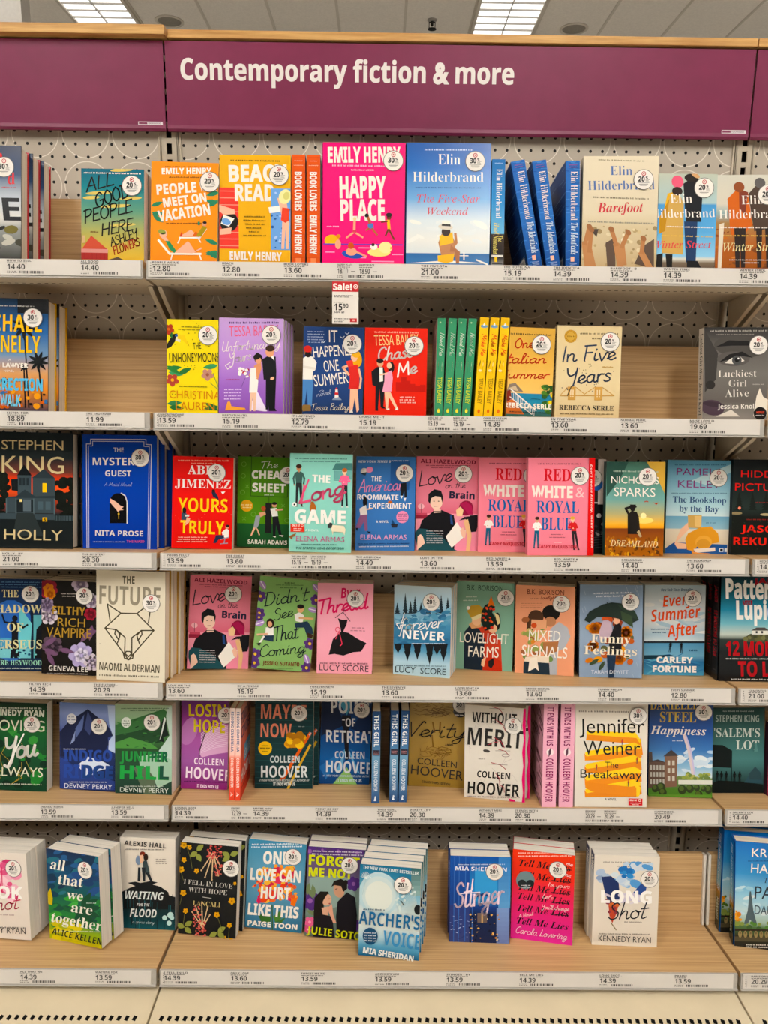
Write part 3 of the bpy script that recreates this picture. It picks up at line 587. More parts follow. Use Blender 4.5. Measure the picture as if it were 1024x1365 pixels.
def a_need_side(A):
    A.f(0, 0, 1, 0, 0, 1); A.bg('d9b0a8')
    for i in range(26): A.g(.12, .9, .05+i*.023, .011, '7a4a4a', .4)
    A.r(.15, .68, .5, .8, 'd8602c'); A.r(.1, .84, .65, .89, 'c83a34'); A.r(.2, .91, .6, .97, 'e8dcd4')
    for i in range(8): A.r(.23+i*.045, .915, .25+i*.045, .965, 'k')
def a_make(A):
    A.f(0, 0, 1, 0, 0, 1); A.bg('f0c00c'); A.e(.5, .09, .42, .016, '6f98b8'); A.p('d8e0e4', .35, .085, .5, .05, .65, .085); A.t('Make Me', .32, .17, .32, .55, 'd8432a', 'k', .38)
    A.fig(.65, .43, .56, 'c98a64', '1a1412', 'f0ece4', '17171b'); A.l('5a4a20', .03, .2, .5, .35, .44); A.e(.35, .535, .2, .012, 'e8d8a0')
    A.t('TESSA BAILEY', .28, .61, .28, .5, '8a6a14', 's', .87); A.e(.5, .945, .15, .02, 'e0702a')
def a_italian(A):
    A.f(620, 187, 920, 187, 570, 798); A.bg((0, 'd0a24c'), (.4, 'dfae58'), (.735, 'ecc070'), (.74, '2a7a9c'), (.86, '2f86a0'), (1, '3a5a48'))
    A.g(612, 885, 225, 18, '5a4a20', .3); A.t('One', 652, 335, 775, 66, 'cf3f2a', 'k', 325); A.t('Italian', 560, 445, 850, 66, 'cf3f2a', 'k', 432); A.t('Summer', 540, 550, 870, 58, 'cf3f2a', 'k', 540)
    A.p('8a7a6a', 580, 640, 600, 590, 640, 580, 690, 640); A.p('c8b090', 590, 620, 640, 600, 660, 640); A.p('7a2a1c', 575, 640, 605, 630, 610, 690, 580, 720)
    A.p('c86a34', 570, 720, 620, 690, 690, 800, 560, 800)
    A.l('e8e0d8', 8, 608, 625, 770, 770); A.l('e8e0d8', 6, 600, 680, 740, 798)
    for i in range(14): A.l('e4dcd6', 3, 615+i*11, 632+i*10.5, 612+i*11, 690+i*9)
    A.blobs(46, 815, 590, 925, 800, 9, 20, ['2f5a24', '47762c', '5f8a34', '274a20']); A.e(882, 660, 14, 14, 'e8c838'); A.e(870, 710, 16, 14, 'e8c838')
    A.t('REBECCA SERLE', 560, 755, 872, 34, 'f0e8d8', 'x', 758); A.g(590, 830, 778, 12, '2a2a18', .3); A.l('1f4a58', 3, 740, 685, 800, 690); A.st(822, 305)
def a_five(A):
    A.f(65, 115, 368, 118, 62, 528); A.bg((0, 'd8c296'), (.6, 'decaa0'), (1, 'd6be92'))
    A.e(128, 165, 30, 30, 'b8862c'); A.e(128, 165, 26, 26, 'caa04a'); A.ring(128, 165, 22, 3, 'a8782a'); A.g(112, 146, 160, 10, '8a6420')
    A.g(172, 350, 146, 11, '6a5a3a', .3); A.g(228, 340, 168, 11, '6a5a3a', .3); A.t('In Five', 95, 283, 343, 70, '2a3a52', 'hl', 270); A.t('Years', 112, 388, 325, 72, '2a3a52', 'hl', 368)
    A.blobs(40, 90, 260, 350, 420, 1.5, 3, ['5a5a5a', '8a7a5a']); A.g(282, 328, 300, 10, 'b0843a')
    for x in (140, 265): A.r(x-18, 398, x+18, 460, 'c99a54'); A.r(x-8, 412, x-2, 445, 'e0cca4'); A.r(x+3, 412, x+9, 445, 'e0cca4')
    A.l('c99a54', 4, 85, 440, 340, 438); A.l('c99a54', 3, 158, 400, 200, 432, 247, 400); A.l('c99a54', 3, 283, 400, 335, 435); A.l('c99a54', 3, 122, 400, 88, 436); A.l('5a4a30', 5, 120, 440, 138, 395)
    A.t('REBECCA SERLE', 82, 506, 340, 22, '2c2a26', 'f', 508); A.g(88, 335, 520, 8, '6a5a3a', .3); A.st(313, 190)
def a_lucky(A):
    A.f(738, 120, 1035, 122, 728, 532); A.bg((0, '2c2a28'), (.2, '5a5652'), (.5, '6f6b66'), (.8, '605a55'), (1, '8a847c'))
    A.p('3a3734', 738, 130, 800, 240, 790, 360, 740, 420); A.e(900, 210, 120, 50, '4a4642', 5); A.p('1c1a19', 790, 210, 850, 180, 950, 185, 1010, 215, 950, 205, 860, 205); A.e(870, 265, 75, 34, '56524e', 0); A.p('1a1817', 805, 280, 850, 245, 910, 232, 960, 262, 905, 252, 855, 268); A.p('d8d2c8', 830, 285, 860, 262, 900, 255, 920, 275, 880, 290); A.e(885, 272, 22, 22, '4a4a4a'); A.e(886, 270, 11, 11, '0f0f0f'); A.e(892, 264, 4, 4, 'f0ece6')
    A.e(765, 385, 22, 20, '2a2725'); A.e(775, 490, 55, 36, '4a3a44', 10); A.e(780, 475, 50, 12, '3a2c34', 8); A.p('d8cfc2', 790, 532, 860, 500, 900, 532); A.p('e4d9c8', 960, 532, 975, 440, 990, 400, 1005, 440, 1035, 460, 1035, 532)
    A.g(765, 1030, 132, 10, 'a8a29a', .3); A.g(790, 960, 150, 8, '908a82', .3)
    A.t('Luckiest', 800, 350, 975, 32, 'ded8ce', 'fl', 348); A.t('Girl', 848, 394, 930, 32, 'd0cac0', 'fl'); A.t('Alive', 832, 442, 940, 34, 'ded8ce', 'fl', 440); A.t('Jessica Knoll', 798, 496, 972, 22, 'e4ded4', 'b'); A.g(958, 1005, 380, 7, 'b0aaa2')
    A.e(992, 518, 30, 30, '17120f'); A.t('NETFLIX', 975, 518, 1012, 9, 'd8503a', 'x'); A.g(972, 1012, 524, 6, 'w', .3); A.st(983, 204)
def a_holly(A):
    A.f(-20, 25, 432, 30, -20, 720); A.bg((0, '1a2022'), (.22, '232a2c'), (.34, '6a3a30'), (.4, 'd8432a'), (.48, 'e85a34'), (.6, '9a3a28'), (.7, '1c2426'), (1, '12181a'))
    A.blobs(30, -20, 290, 50, 560, 18, 34, ['10140f', '151a14']); A.blobs(34, 335, 300, 432, 520, 18, 34, ['10140f', '151a14']); A.r(-20, 520, 432, 722, '171d1e')
    A.t('STEPHEN', 22, 132, 378, 56, 'd8c496', 's', 133); A.t('KING', 22, 270, 382, 100, 'd8c496', 's', 273)
    A.p('14191b', 108, 290, 150, 220, 195, 285); A.r(112, 285, 192, 400, '3c4a50'); A.p('14191b', 75, 310, 115, 305, 115, 380, 78, 375); A.p('2a353a', 195, 300, 265, 245, 330, 300); A.p('384449', 200, 300, 330, 300, 330, 410, 200, 410); A.p('2a353a', 50, 415, 105, 410, 155, 370, 215, 410, 330, 405, 330, 420, 50, 425)
    A.r(50, 420, 330, 510, '39464c'); A.r(100, 430, 205, 505, '1a2124'); A.r(145, 430, 190, 500, '55626a'); A.r(230, 440, 260, 490, '465860'); A.r(275, 440, 305, 490, '465860')
    for x in (48, 104, 206, 326): A.l('55646a', 6, x, 425, x, 515)
    for x in (130, 150, 172): A.r(x-7, 300, x+7, 345, '222b30')
    A.r(258, 330, 282, 385, 'f0c238'); A.r(125, 428, 140, 444, 'f0d890'); A.r(-20, 512, 110, 548, '39464c'); A.r(210, 515, 330, 550, '39464c')
    for i in range(12): A.l('4a5a60', 4, 332+i*9, 525, 332+i*9, 552)
    A.r(258, 535, 285, 560, 'd8a82c'); A.t('6', 264, 558, 278, 18, 'k', 'x'); A.p('2a3132', 110, 510, 205, 510, 265, 650, 85, 650)
    A.t('HOLLY', 35, 670, 375, 62, 'd8c496', 's', 674)
def a_guest(A):
    A.f(490, 40, 932, 45, 490, 718); A.bg((0, '12368c'), (.15, '1240a0'), (1, '0e3698'))
    for d in (0, 12): A.l('c8c8cc', 4 if d == 0 else 3, 515+d, 720, 515+d, 98+d, 540+d, 98+d, 540+d, 70+d, 868-d, 70+d, 868-d, 98+d, 900-d, 100+d, 890-d, 720)
    A.t('THE', 675, 145, 735, 26, 'd8d4d0', 's'); A.t('MYSTERY', 552, 222, 840, 44, 'e4deD8'.lower(), 'b'); A.t('GUEST', 625, 288, 780, 34, 'd8d4d0', 'b'); A.t('A Maid Novel', 620, 346, 785, 20, 'a8b4d0', 'kl')
    A.r(652, 440, 752, 567, '0a0a0c'); A.e(702, 440, 50, 52, '0a0a0c'); A.l('d8d4d0', 6, 755, 567, 755, 440, 745, 405, 720, 388); A.p('e8b8a0', 655, 420, 690, 440, 715, 462, 735, 470, 720, 480, 735, 488, 712, 490, 700, 500, 690, 485, 655, 445); A.l('c8a040', 4, 705, 505, 705, 540); A.e(705, 512, 6, 6, 'c8a040')
    A.t('NITA PROSE', 565, 642, 850, 32, 'd8d4d0', 'b', 645); A.g(552, 740, 674, 9, 'a0aed0', .3); A.t('THE MAID', 752, 683, 858, 14, 'c0588a', 'b'); A.st(835, 178, '30')
def a_yours(A):
    A.f(160, 193, 572, 205, 145, 822); A.bg('dc2a1e'); A.g(195, 540, 218, 14, 'f0a890', .3); A.g(285, 455, 238, 12, 'f0a890', .3)
    A.t('ABBY', 258, 318, 500, 60, 'f0e4dc', 'f', 320); A.t('JIMENEZ', 172, 408, 552, 58, 'f0e4dc', 'f', 416); A.t('YOURS', 192, 572, 528, 92, 'efc818', 'b', 580); A.t('TRULY', 205, 722, 505, 90, 'efc818', 'b', 732)
    for i in range(20): a = i/19*3.1; A.e(175+i*20, 600+60*math.sin(a*2), 2, 2, 'f0b8a8', up=False)
    A.p('1c2840', 420, 440, 440, 430, 465, 470, 470, 495, 430, 470); A.e(434, 432, 12, 12, '2a1a14'); A.p('w', 485, 438, 515, 435, 498, 455)
    A.p('3a4a5a', 215, 585, 240, 570, 262, 610, 265, 630, 215, 630); A.e(235, 565, 13, 22, '1a1412'); A.p('e8b090', 250, 612, 275, 620, 265, 650, 240, 670, 245, 640); A.r(240, 595, 268, 608, 'd8d0c8')
    A.p('f0ece6', 490, 715, 520, 690, 540, 700, 535, 755, 498, 750); A.p('1f2c48', 450, 735, 505, 735, 505, 760, 468, 765, 450, 790, 430, 790); A.e(526, 680, 11, 14, 'd9a07c'); A.e(530, 672, 12, 9, '2a1a14'); A.l('8a9aa8', 6, 480, 765, 535, 750); A.l('8a9aa8', 6, 510, 765, 505, 790); A.l('8a9aa8', 5, 480, 795, 530, 790)
    A.gs(180, 400, 745, 3, 15, 10, 'f4c8b8'); A.st(457, 308)
def a_cheat(A):
    A.f(605, 197, 968, 205, 592, 812); A.bg((0, '4a7a1c'), (.5, '4f861e'), (.735, '548c22'), (.74, '1f5a2a'), (1, '1a4a24'))
    for x, y in ((640, 250), (635, 330), (660, 400), (630, 440), (890, 530), (940, 540), (700, 590), (640, 620), (915, 630), (945, 220)): A.ring(x, y, 15, 2.5, '7aa84a', 10) if (x+y) % 20 else A.l('7aa84a', 3, x-10, y-10, x+10, y+10, x, y, x+10, y-10, x-10, y+10)
    A.l('2a4a14', 4, 690, 200, 682, 465, 918, 472, 930, 205); A.t('The', 757, 278, 858, 46, 'e8e4d8', 'kl', 270); A.t('CHEAT', 690, 345, 915, 52, 'ece8dc', 'x', 350); A.t('SHEET', 692, 434, 908, 56, 'ece8dc', 'x', 440); A.g(770, 830, 453, 9, 'd8d4c8')
    A.l('2a4a14', 3, 800, 470, 800, 510); A.e(657, 532, 40, 40, 'dca02c'); A.g(625, 690, 520, 11, 'f0e0b0', .3); A.g(632, 685, 538, 11, 'f0e0b0', .3)
    A.p('1a1a1a', 778, 512, 818, 512, 814, 718, 774, 716)
    A.p('9a9ea4', 715, 600, 745, 595, 735, 660, 722, 685, 700, 680); A.p('d9a07c', 735, 580, 775, 570, 780, 590, 745, 610); A.e(765, 550, 15, 18, 'a8502c'); A.p('e8b898', 700, 680, 715, 682, 690, 735, 678, 742); A.p('e8b898', 718, 682, 728, 690, 742, 730, 735, 735)
    A.p('f0ece4', 808, 550, 850, 545, 858, 600, 820, 605); A.e(835, 525, 16, 18, 'd9a07c'); A.e(835, 515, 16, 10, '1a1412'); A.l('d9a07c', 12, 845, 560, 885, 555); A.p('14141a', 822, 605, 858, 602, 880, 725, 865, 735, 845, 660, 840, 740, 825, 740); A.p('w', 822, 738, 845, 738, 840, 748); A.p('w', 862, 730, 892, 732, 885, 742)
    A.t('SARAH ADAMS', 663, 790, 915, 28, 'e8e4d8', 'b', 795); A.st(921, 323)
def a_game(A):
    A.f(88, 125, 515, 130, 77, 795); A.bg('8fcfc0'); A.g(120, 478, 155, 11, '2a5a54', .3); A.g(170, 428, 174, 10, '2a5a54', .3)
    A.p('4a7f7a', 375, 235, 400, 190, 512, 188, 514, 240); A.r(388, 240, 512, 300, '6fa8a2'); A.l('3a6a66', 4, 388, 240, 388, 305, 430, 305)
    A.fig(148, 198, 488, 'c98a64', '3a241a', '3a5a54', '232628', arm=0, shoe='6a4a34'); A.fig(460, 222, 490, 'f0c0a0', 'b8602c', 'e86a92', '23262a', arm=1, shoe='e8e0d8')
    A.e(117, 473, 16, 16, 'f0ece6'); A.e(117, 473, 6, 6, 'k')
    A.t('THE', 238, 320, 362, 50, 'f0ece4', 'x', 324); A.t('Long', 165, 465, 470, 110, 'd8587a', 'k', 395); A.l('d8587a', 12, 215, 305, 150, 465, 225, 440); A.e(243, 495, 22, 32, 'a8602c'); A.e(240, 465, 13, 13, 'a8602c'); A.p('a8602c', 228, 465, 230, 450, 240, 460)
    A.t('GAME', 118, 598, 468, 90, 'f0ece4', 'x', 604); A.r(90, 605, 186, 660, 'd83a2c'); A.t('ONLY AT', 100, 622, 155, 12, 'w', 'x'); A.ring(170, 616, 7, 3, 'w', 10); A.g(112, 168, 632, 10, 'w', .3); A.g(112, 165, 645, 10, 'w', .3); A.t('A NOVEL', 190, 655, 284, 14, 'e8f0ec', 'b')
    A.p('e8dcc0', 365, 620, 380, 610, 455, 615, 468, 640, 460, 680, 450, 660, 385, 655, 380, 682, 370, 640); A.p('3a3a3a', 345, 612, 360, 592, 380, 600, 372, 630, 350, 632); A.p('8a5a34', 80, 690, 110, 675, 130, 668, 120, 690, 105, 695, 100, 715, 85, 700)
    A.t('ELENA ARMAS', 128, 722, 460, 34, 'c0628a', 's', 726); A.g(165, 415, 738, 12, '2a5a54', .3); A.t('THE SPANISH LOVE DECEPTION', 128, 778, 458, 16, '2a5a54', 'h')
def a_roommate(A):
    A.f(537, 142, 943, 152, 533, 785); A.bg('3f74b4'); A.t('NEW YORK TIMES BESTSELLER', 550, 186, 893, 16, 'd8d8dc', 'h', 190)
    A.p('2c5a96', 772, 180, 905, 180, 900, 375, 770, 390); A.e(590, 245, 24, 22, 'd8d0c8', -20); A.p('2a3a4a', 565, 260, 610, 250, 600, 275); A.e(628, 235, 24, 20, 'e890b4', -10)
    A.t('THE', 640, 312, 708, 32, 'f0e8e0', 'b', 314); A.t('American', 552, 388, 872, 85, 'e890b4', 'kl', 372); A.t('ROOMMATE', 545, 436, 826, 34, 'f0e8e0', 'b', 442); A.t('EXPERIMENT', 625, 500, 915, 38, 'f0e8e0', 'b', 504)
    A.p('17181c', 840, 330, 880, 325, 885, 420, 868, 430, 866, 380, 855, 420, 842, 418); A.p('f0ece6', 838, 415, 858, 415, 848, 435); A.p('f0ece6', 862, 430, 880, 430, 872, 455)
    A.e(598, 455, 15, 36, '1a1412'); A.p('e4dcd4', 560, 500, 605, 475, 615, 540, 570, 560); A.l('e8b898', 9, 610, 505, 645, 500); A.p('8a5a80', 565, 545, 612, 540, 618, 650, 600, 655, 590, 590, 565, 635, 535, 630); A.p('14141a', 612, 655, 640, 660, 625, 670); A.p('14141a', 535, 632, 550, 632, 545, 655); A.e(770, 458, 16, 10, 'b8602c')
    A.e(855, 560, 42, 42, 'e890b4'); A.gs(820, 890, 535, 4, 14, 10, '6a3a60'); A.t('A NOVEL', 675, 598, 760, 16, 'e8e4e0', 'b'); A.p('1f4a7a', 780, 605, 785, 575, 805, 605); A.p('2a2a34', 775, 608, 825, 608, 818, 632, 785, 632)
    A.t('ELENA ARMAS', 568, 712, 885, 34, 'e4a8c8', 's', 716); A.g(550, 900, 735, 11, '1f3a6a', .3); A.g(560, 895, 755, 11, 'd8d8dc', .3); A.st(867, 262)
def _brain(A, dx, dy, k):
    X = lambda x: dx+(x-82)*k
    Y = lambda y: dy+(y-145)*k
    def P(c, *q): A.p(c, *[X(v) if i % 2 == 0 else Y(v) for i, v in enumerate(q)])
    def E(x, y, a, b, c, r=0): A.e(X(x), Y(y), a*k, b*k, c, r)
    def T(s, x0, y0, x1, cap, c, st, y1=None): A.t(s, X(x0), Y(y0), X(x1), cap*k, c, st, Y(y1 if y1 else y0))
    A.bg((0, 'e07a8c'), (.45, 'e48496'), (.6, 'd86a80'), (.61, 'e89aa8'), (1, 'ec8fa8'))
    T('ALI HAZELWOOD', 108, 190, 478, 26, '7a1c34', 'b', 198); A.g(X(145), X(440), Y(202), 10*k, '7a1c34', .3); A.g(X(180), X(330), Y(216), 10*k, '7a1c34', .3)
    T('Love', 100, 350, 325, 100, '23242c', 'kl', 310); T('on the', 275, 362, 408, 44, '23242c', 'kl', 358); T('Brain', 300, 428, 470, 46, '23243c', 'x', 434)
    P('c04a60', 75, 530, 150, 530, 150, 545, 75, 545); P('8a2438', 70, 545, 175, 545, 175, 570, 70, 570); E(110, 485, 22, 18, 'f0b8c0'); A.l('7a3040', 3, X(110), Y(470), X(110), Y(530))
    P('131318', 495, 540, 440, 545, 425, 660, 480, 655, 495, 600); P('101014', 95, 640, 115, 580, 190, 520, 250, 510, 330, 545, 345, 640, 330, 790, 150, 790)
    P('f0c8b4', 195, 505, 240, 500, 245, 525, 195, 530); E(212, 455, 42, 50, 'f3cdb8'); P('131316', 158, 450, 160, 400, 200, 368, 245, 378, 258, 420, 252, 460, 243, 420, 205, 415, 178, 430, 170, 470)
    for ex in (197, 228): A.e(X(ex), Y(450), 5*k, 3*k, '1a1412')
    A.l('9a5a50', 3*k, X(200), Y(485), X(224), Y(483)); A.l('1a1412', 4*k, X(190), Y(518), X(248), Y(518))
    E(412, 495, 48, 52, '8a1a3c', 20); P('a82450', 370, 465, 415, 450, 450, 480, 460, 540, 430, 540, 400, 500); P('f0c89a', 345, 510, 375, 485, 395, 510, 385, 550, 350, 550); P('131318', 365, 580, 400, 555, 490, 545, 470, 640, 445, 650, 410, 570)
    P('e8b98a', 395, 580, 425, 570, 450, 680, 435, 790, 410, 790, 420, 690); P('f2ede4', 300, 660, 350, 590, 375, 630, 410, 650, 400, 690, 310, 770, 275, 690); P('2a4a80', 305, 545, 318, 545, 325, 610, 308, 605); P('1f4a52', 70, 660, 90, 635, 150, 640, 250, 690, 320, 770, 360, 790, 130, 790, 90, 790, 68, 700)
    P('f3cdb8', 85, 690, 105, 675, 120, 690, 135, 735, 95, 770, 80, 785); P('f0c0a8', 372, 650, 390, 625, 412, 660, 405, 700, 385, 690)
    for i in range(6): A.g(X(145), X(255), Y(648+i*16), 9*k, 'd8d0d0', .3)
def a_brain(A): A.f(82, 145, 500, 148, 68, 785); _brain(A, 82, 145, 1); A.st(395, 265)
def a_brain2(A):
    A.f(205, 85, 590, 80, 183, 655); _brain(A, 205, 83, .9); A.st(473, 192)
def _royal(A, dx):
    A.bg('eb8494'); X = lambda x: x+dx
    A.g(X(138), X(430), 190, 14, '8a3a4c', .3); A.t('RED', X(178), 312, X(360), 82, 'cf1f2c', 'f', 315); A.t('WHITE', X(95), 425, X(375), 78, 'ece0d4', 'x', 428); A.t('&', X(395), 425, X(455), 70, 'efc0c0', 's')
    A.t('ROYAL', X(128), 528, X(418), 80, '1f5c9c', 'f', 532); A.t('BLUE', X(160), 645, X(370), 84, '1f5c9c', 'f', 648)
    A.fig(X(125), 555, 772, 'd9a07c', '3a241a', 'f0ece4', '1c5a78', lean=.04, arm=1); A.fig(X(398), 552, 782, 'f0c0a0', 'e0a850', 'cf2f30', '2a2428', lean=-.12, arm=1)
    A.g(X(225), X(310), 672, 9, '8a3a4c', .3); A.g(X(215), X(320), 692, 9, '8a3a4c', .3); A.g(X(250), X(300), 728, 8, 'e8b8b8'); A.t('CASEY McQUISTON', X(140), 770, X(400), 24, 'c02f3c', 'b', 773)
def a_royal1(A): A.f(75, 155, 525, 155, 65, 820); _royal(A, 8); A.st(438, 280)
def a_royal2(A):
    A.f(75, 155, 525, 155, 65, 820); _royal(A, 0); A.p('dc2424', 484, 150, 527, 150, 516, 822, 472, 822); A.t('Don\u2019t make history, make trouble', 494, 200, 500, 11, 'f4d8d0', 'h', 770); A.st(422, 278)
def a_hid(A):
    A.f(400, 160, 610, 160, 395, 810); A.bg((0, '3a2c26'), (.45, '2a2422'), (.46, 'e4dcd4'), (.47, '17161a'), (1, '101012')); A.r(555, 160, 612, 470, 'e0d4cc'); A.e(548, 330, 40, 46, '2f66b8'); A.r(395, 470, 612, 820, '121214'); A.e(563, 548, 16, 16, 'c8c4c0')
    for i in range(5): A.l('3a3a40', 5, 520, 700+i*18, 600, 690+i*18)
    A.blobs(12, 540, 600, 600, 700, 8, 16, ['2a2a2e', '8a8a88']); A.st(520, 290)
def a_dream(A):
    A.f(610, 185, 1010, 180, 595, 820); A.bg((0, '3a5a4c'), (.2, '5a8a78'), (.4, '6fa09a'), (.55, 'b0a878'), (.66, 'ecb24a'), (.7, 'e89a2c'), (.71, '7a3c1c'), (.85, '9a5418'), (1, 'a8641c'))
    A.p('c9a04a', 880, 180, 1010, 180, 1008, 400, 960, 300); A.p('2a4a40', 610, 185, 760, 183, 700, 300, 608, 420); A.e(860, 575, 70, 22, 'f6d67a'); A.e(860, 545, 20, 20, 'f8e4a8')
    A.blobs(90, 595, 690, 1000, 825, 4, 11, ['c8842c', 'd9a03a', '7a4414', 'a8641c', '5a3414'], 1.6)
    A.l('b0442c', 6, 868, 450, 882, 446, 892, 450); A.p('b0442c', 925, 452, 945, 458, 965, 452, 948, 470)
    A.p('1c1814', 752, 545, 775, 515, 815, 520, 830, 560, 825, 670, 752, 670); A.l('1c1814', 16, 760, 535, 738, 498, 765, 490); A.e(787, 495, 18, 22, '1c1814'); A.e(785, 486, 30, 9, '14100d'); A.r(768, 470, 808, 486, '14100d'); A.l('2a2018', 12, 822, 550, 835, 680); A.p('b8a078', 815, 655, 830, 640, 850, 685, 835, 692)
    A.t('NICHOLAS', 640, 328, 965, 46, 'ece4da', 's', 330); A.t('SPARKS', 660, 415, 940, 58, 'ece4da', 's', 416); A.g(655, 960, 240, 15, 'a8b8a8', .3); A.t('DREAMLAND', 632, 752, 958, 40, 'f0d8a0', 'i', 756); A.st(888, 283)
def a_bay(A):
    A.f(337, 120, 783, 125, 320, 755); A.bg((0, '5f9cbc'), (.3, '8fbccc'), (.5, 'b0cfd4'), (.595, 'c8d8d8'), (.6, '6fa0b8'), (.73, '8fb4c0'), (.74, 'dccfb8'), (.87, 'd8c8ae'), (1, 'cbb898'))
    A.p('b8d4d8', 500, 260, 770, 150, 780, 200, 600, 290); A.g(385, 740, 146, 13, '3a6a8a', .5)
    A.t('PAMELA', 397, 222, 725, 46, '8a3a78', 's', 226); A.t('KELLEY', 407, 306, 702, 48, '8a3a78', 's', 310); A.g(360, 752, 340, 11, '4a6a80', .3); A.t('The Bookshop', 372, 408, 742, 42, '2f4f74', 'f', 414); A.t('by the Bay', 418, 470, 692, 42, '2f4f74', 'f', 474)
    A.p('24508c', 320, 755, 325, 720, 385, 680, 755, 695, 752, 760); A.p('e8b898', 430, 590, 480, 545, 490, 590, 440, 640, 400, 680, 470, 690, 470, 725, 410, 725, 388, 690); A.p('c8a05c', 478, 495, 575, 495, 572, 585, 482, 580); A.p('ddb878', 525, 500, 572, 500, 568, 575, 528, 570)
    A.p('d8963c', 462, 660, 480, 620, 560, 580, 640, 570, 690, 620, 700, 680, 640, 690, 600, 640, 520, 740, 475, 730); A.e(590, 680, 58, 46, 'e0a44c'); A.e(588, 692, 48, 34, 'cf9440'); A.p('e4d4c4', 520, 725, 670, 715, 672, 740, 535, 752); A.p('d8904c', 505, 740, 560, 752, 640, 755, 520, 770); A.r(700, 720, 728, 745, 'e8e8e8'); A.r(705, 724, 724, 742, '17181c'); A.r(735, 720, 752, 745, 'e8e8e8'); A.g(605, 665, 540, 12, '4a6a80'); A.st(686, 242)
def a_hidden(A):
    A.f(785, 115, 1210, 115, 762, 765); A.bg((0, '15181a'), (.35, '1c2422'), (.5, '232e2a'), (.6, '121614'), (1, '0e1210'))
    for x in (820, 910, 1000, 1090): A.pine(x, 460, 130, 38, '141a16')
    A.e(822, 445, 10, 10, 'f08a70'); A.e(800, 480, 40, 10, '8a7a58'); A.e(1000, 488, 40, 9, 'b0a078'); A.r(765, 500, 1210, 770, '10140f')
    A.t('HIDDEN', 832, 235, 1160, 46, 'd82a28', 's', 240); A.t('PICTURES', 792, 325, 1180, 50, 'd82a28', 's', 330); A.g(930, 1100, 400, 11, '8a2a24', .5); A.g(870, 1150, 516, 12, '8a2420', .4); A.t('JASON', 830, 608, 1130, 48, 'd83028', 'b', 614); A.t('REKULAK', 780, 695, 1180, 52, 'd83028', 'b', 702)
    A.blobs(60, 765, 520, 1200, 765, 2, 5, ['2a3428', '1c261c'])
def a_perseus(A):
    A.f(-90, 95, 250, 97, -88, 618); A.bg((0, '14284c'), (.5, '163058'), (1, '12243f'))
    A.gs(0, 235, 110, 3, 14, 9, '5f8ab0'); A.e(60, 390, 130, 175, '2f62b0'); A.r(-60, 390, 190, 545, '2f62b0'); A.r(-60, 430, 190, 545, '4f9ac0'); A.r(-60, 490, 190, 545, '7ac0c8'); A.r(188, 300, 250, 545, '5fa8b0'); A.r(172, 280, 188, 545, '0e1a30'); A.p('6fc0c8', 110, 250, 180, 350, 170, 480, 100, 500)
    A.p('101218', 55, 545, 65, 420, 60, 340, 80, 330, 105, 350, 100, 420, 110, 545); A.e(83, 320, 16, 18, '101218'); A.l('101218', 10, 65, 350, 25, 340, 12, 300); A.l('101218', 10, 100, 350, 130, 372, 155, 355); A.p('101218', 195, 545, 205, 380, 240, 340, 250, 545); A.blobs(30, -50, 480, 250, 545, 3, 8, ['0f4a6a', '8ad0d0', '123050'])
    A.t('THE', 12, 200, 105, 42, 'd8cf9c', 'f'); A.t('SHADOW', -62, 288, 235, 46, 'd8cf9c', 'f'); A.t('OF', 38, 392, 132, 46, 'd8cf9c', 'f'); A.t('PERSEUS', -62, 490, 236, 48, 'd8cf9c', 'f'); A.t('CLAIRE HEYWOOD', -80, 585, 235, 28, '9ad0b8', 'f'); A.g(-60, 240, 598, 10, 'c8d8d0', .3); A.st(172, 182)
def a_vampire(A):
    A.f(240, 100, 580, 112, 235, 628); A.bg('15120f')
    for x, y, r, c, cc in ((275, 150, 55, '8a2434', 'c8762c'), (285, 180, 34, 'c87a28', 'b05a1c'), (280, 300, 52, 'c8bcc4', '9a8a9a'), (270, 240, 40, '8a7a94', '6a5a74'), (460, 120, 48, 'b8a8b8', '8a7a90'), (525, 215, 42, 'c0b4c0', '8a7a90'), (520, 290, 36, '9a2434', '6a1824'), (465, 520, 70, 'b0a4cc', 'd0c8dc'), (530, 560, 48, 'c8bcc8', 'a89ab0'), (300, 470, 60, '5a4654', '3a2c38')): A.flower(x, y, r, c, cc, 7); A.flower(x+4, y+3, r*.6, cc, c, 6)
    for x, y, a in ((530, 350, 100), (520, 380, 130), (560, 380, 160), (250, 470, -30), (250, 490, 20), (270, 510, 60), (340, 490, 10)): A.leaf(x, y, 90, a, '6a4a68')
    A.g(352, 440, 172, 9, 'b8b0a8', .3); A.g(360, 430, 186, 9, 'b8b0a8', .3)
    A.t('FILTHY', 302, 292, 490, 46, 'a88438', 'b', 298); A.t('RICH', 332, 360, 490, 48, 'a88438', 's', 364); A.t('VAMPIRE', 268, 420, 524, 54, 'a88438', 's', 426); A.t('GENEVA LEE', 280, 610, 505, 28, 'd8d4cc', 'b', 616); A.g(268, 505, 622, 10, 'b0a8a0', .3); A.st(486, 188)
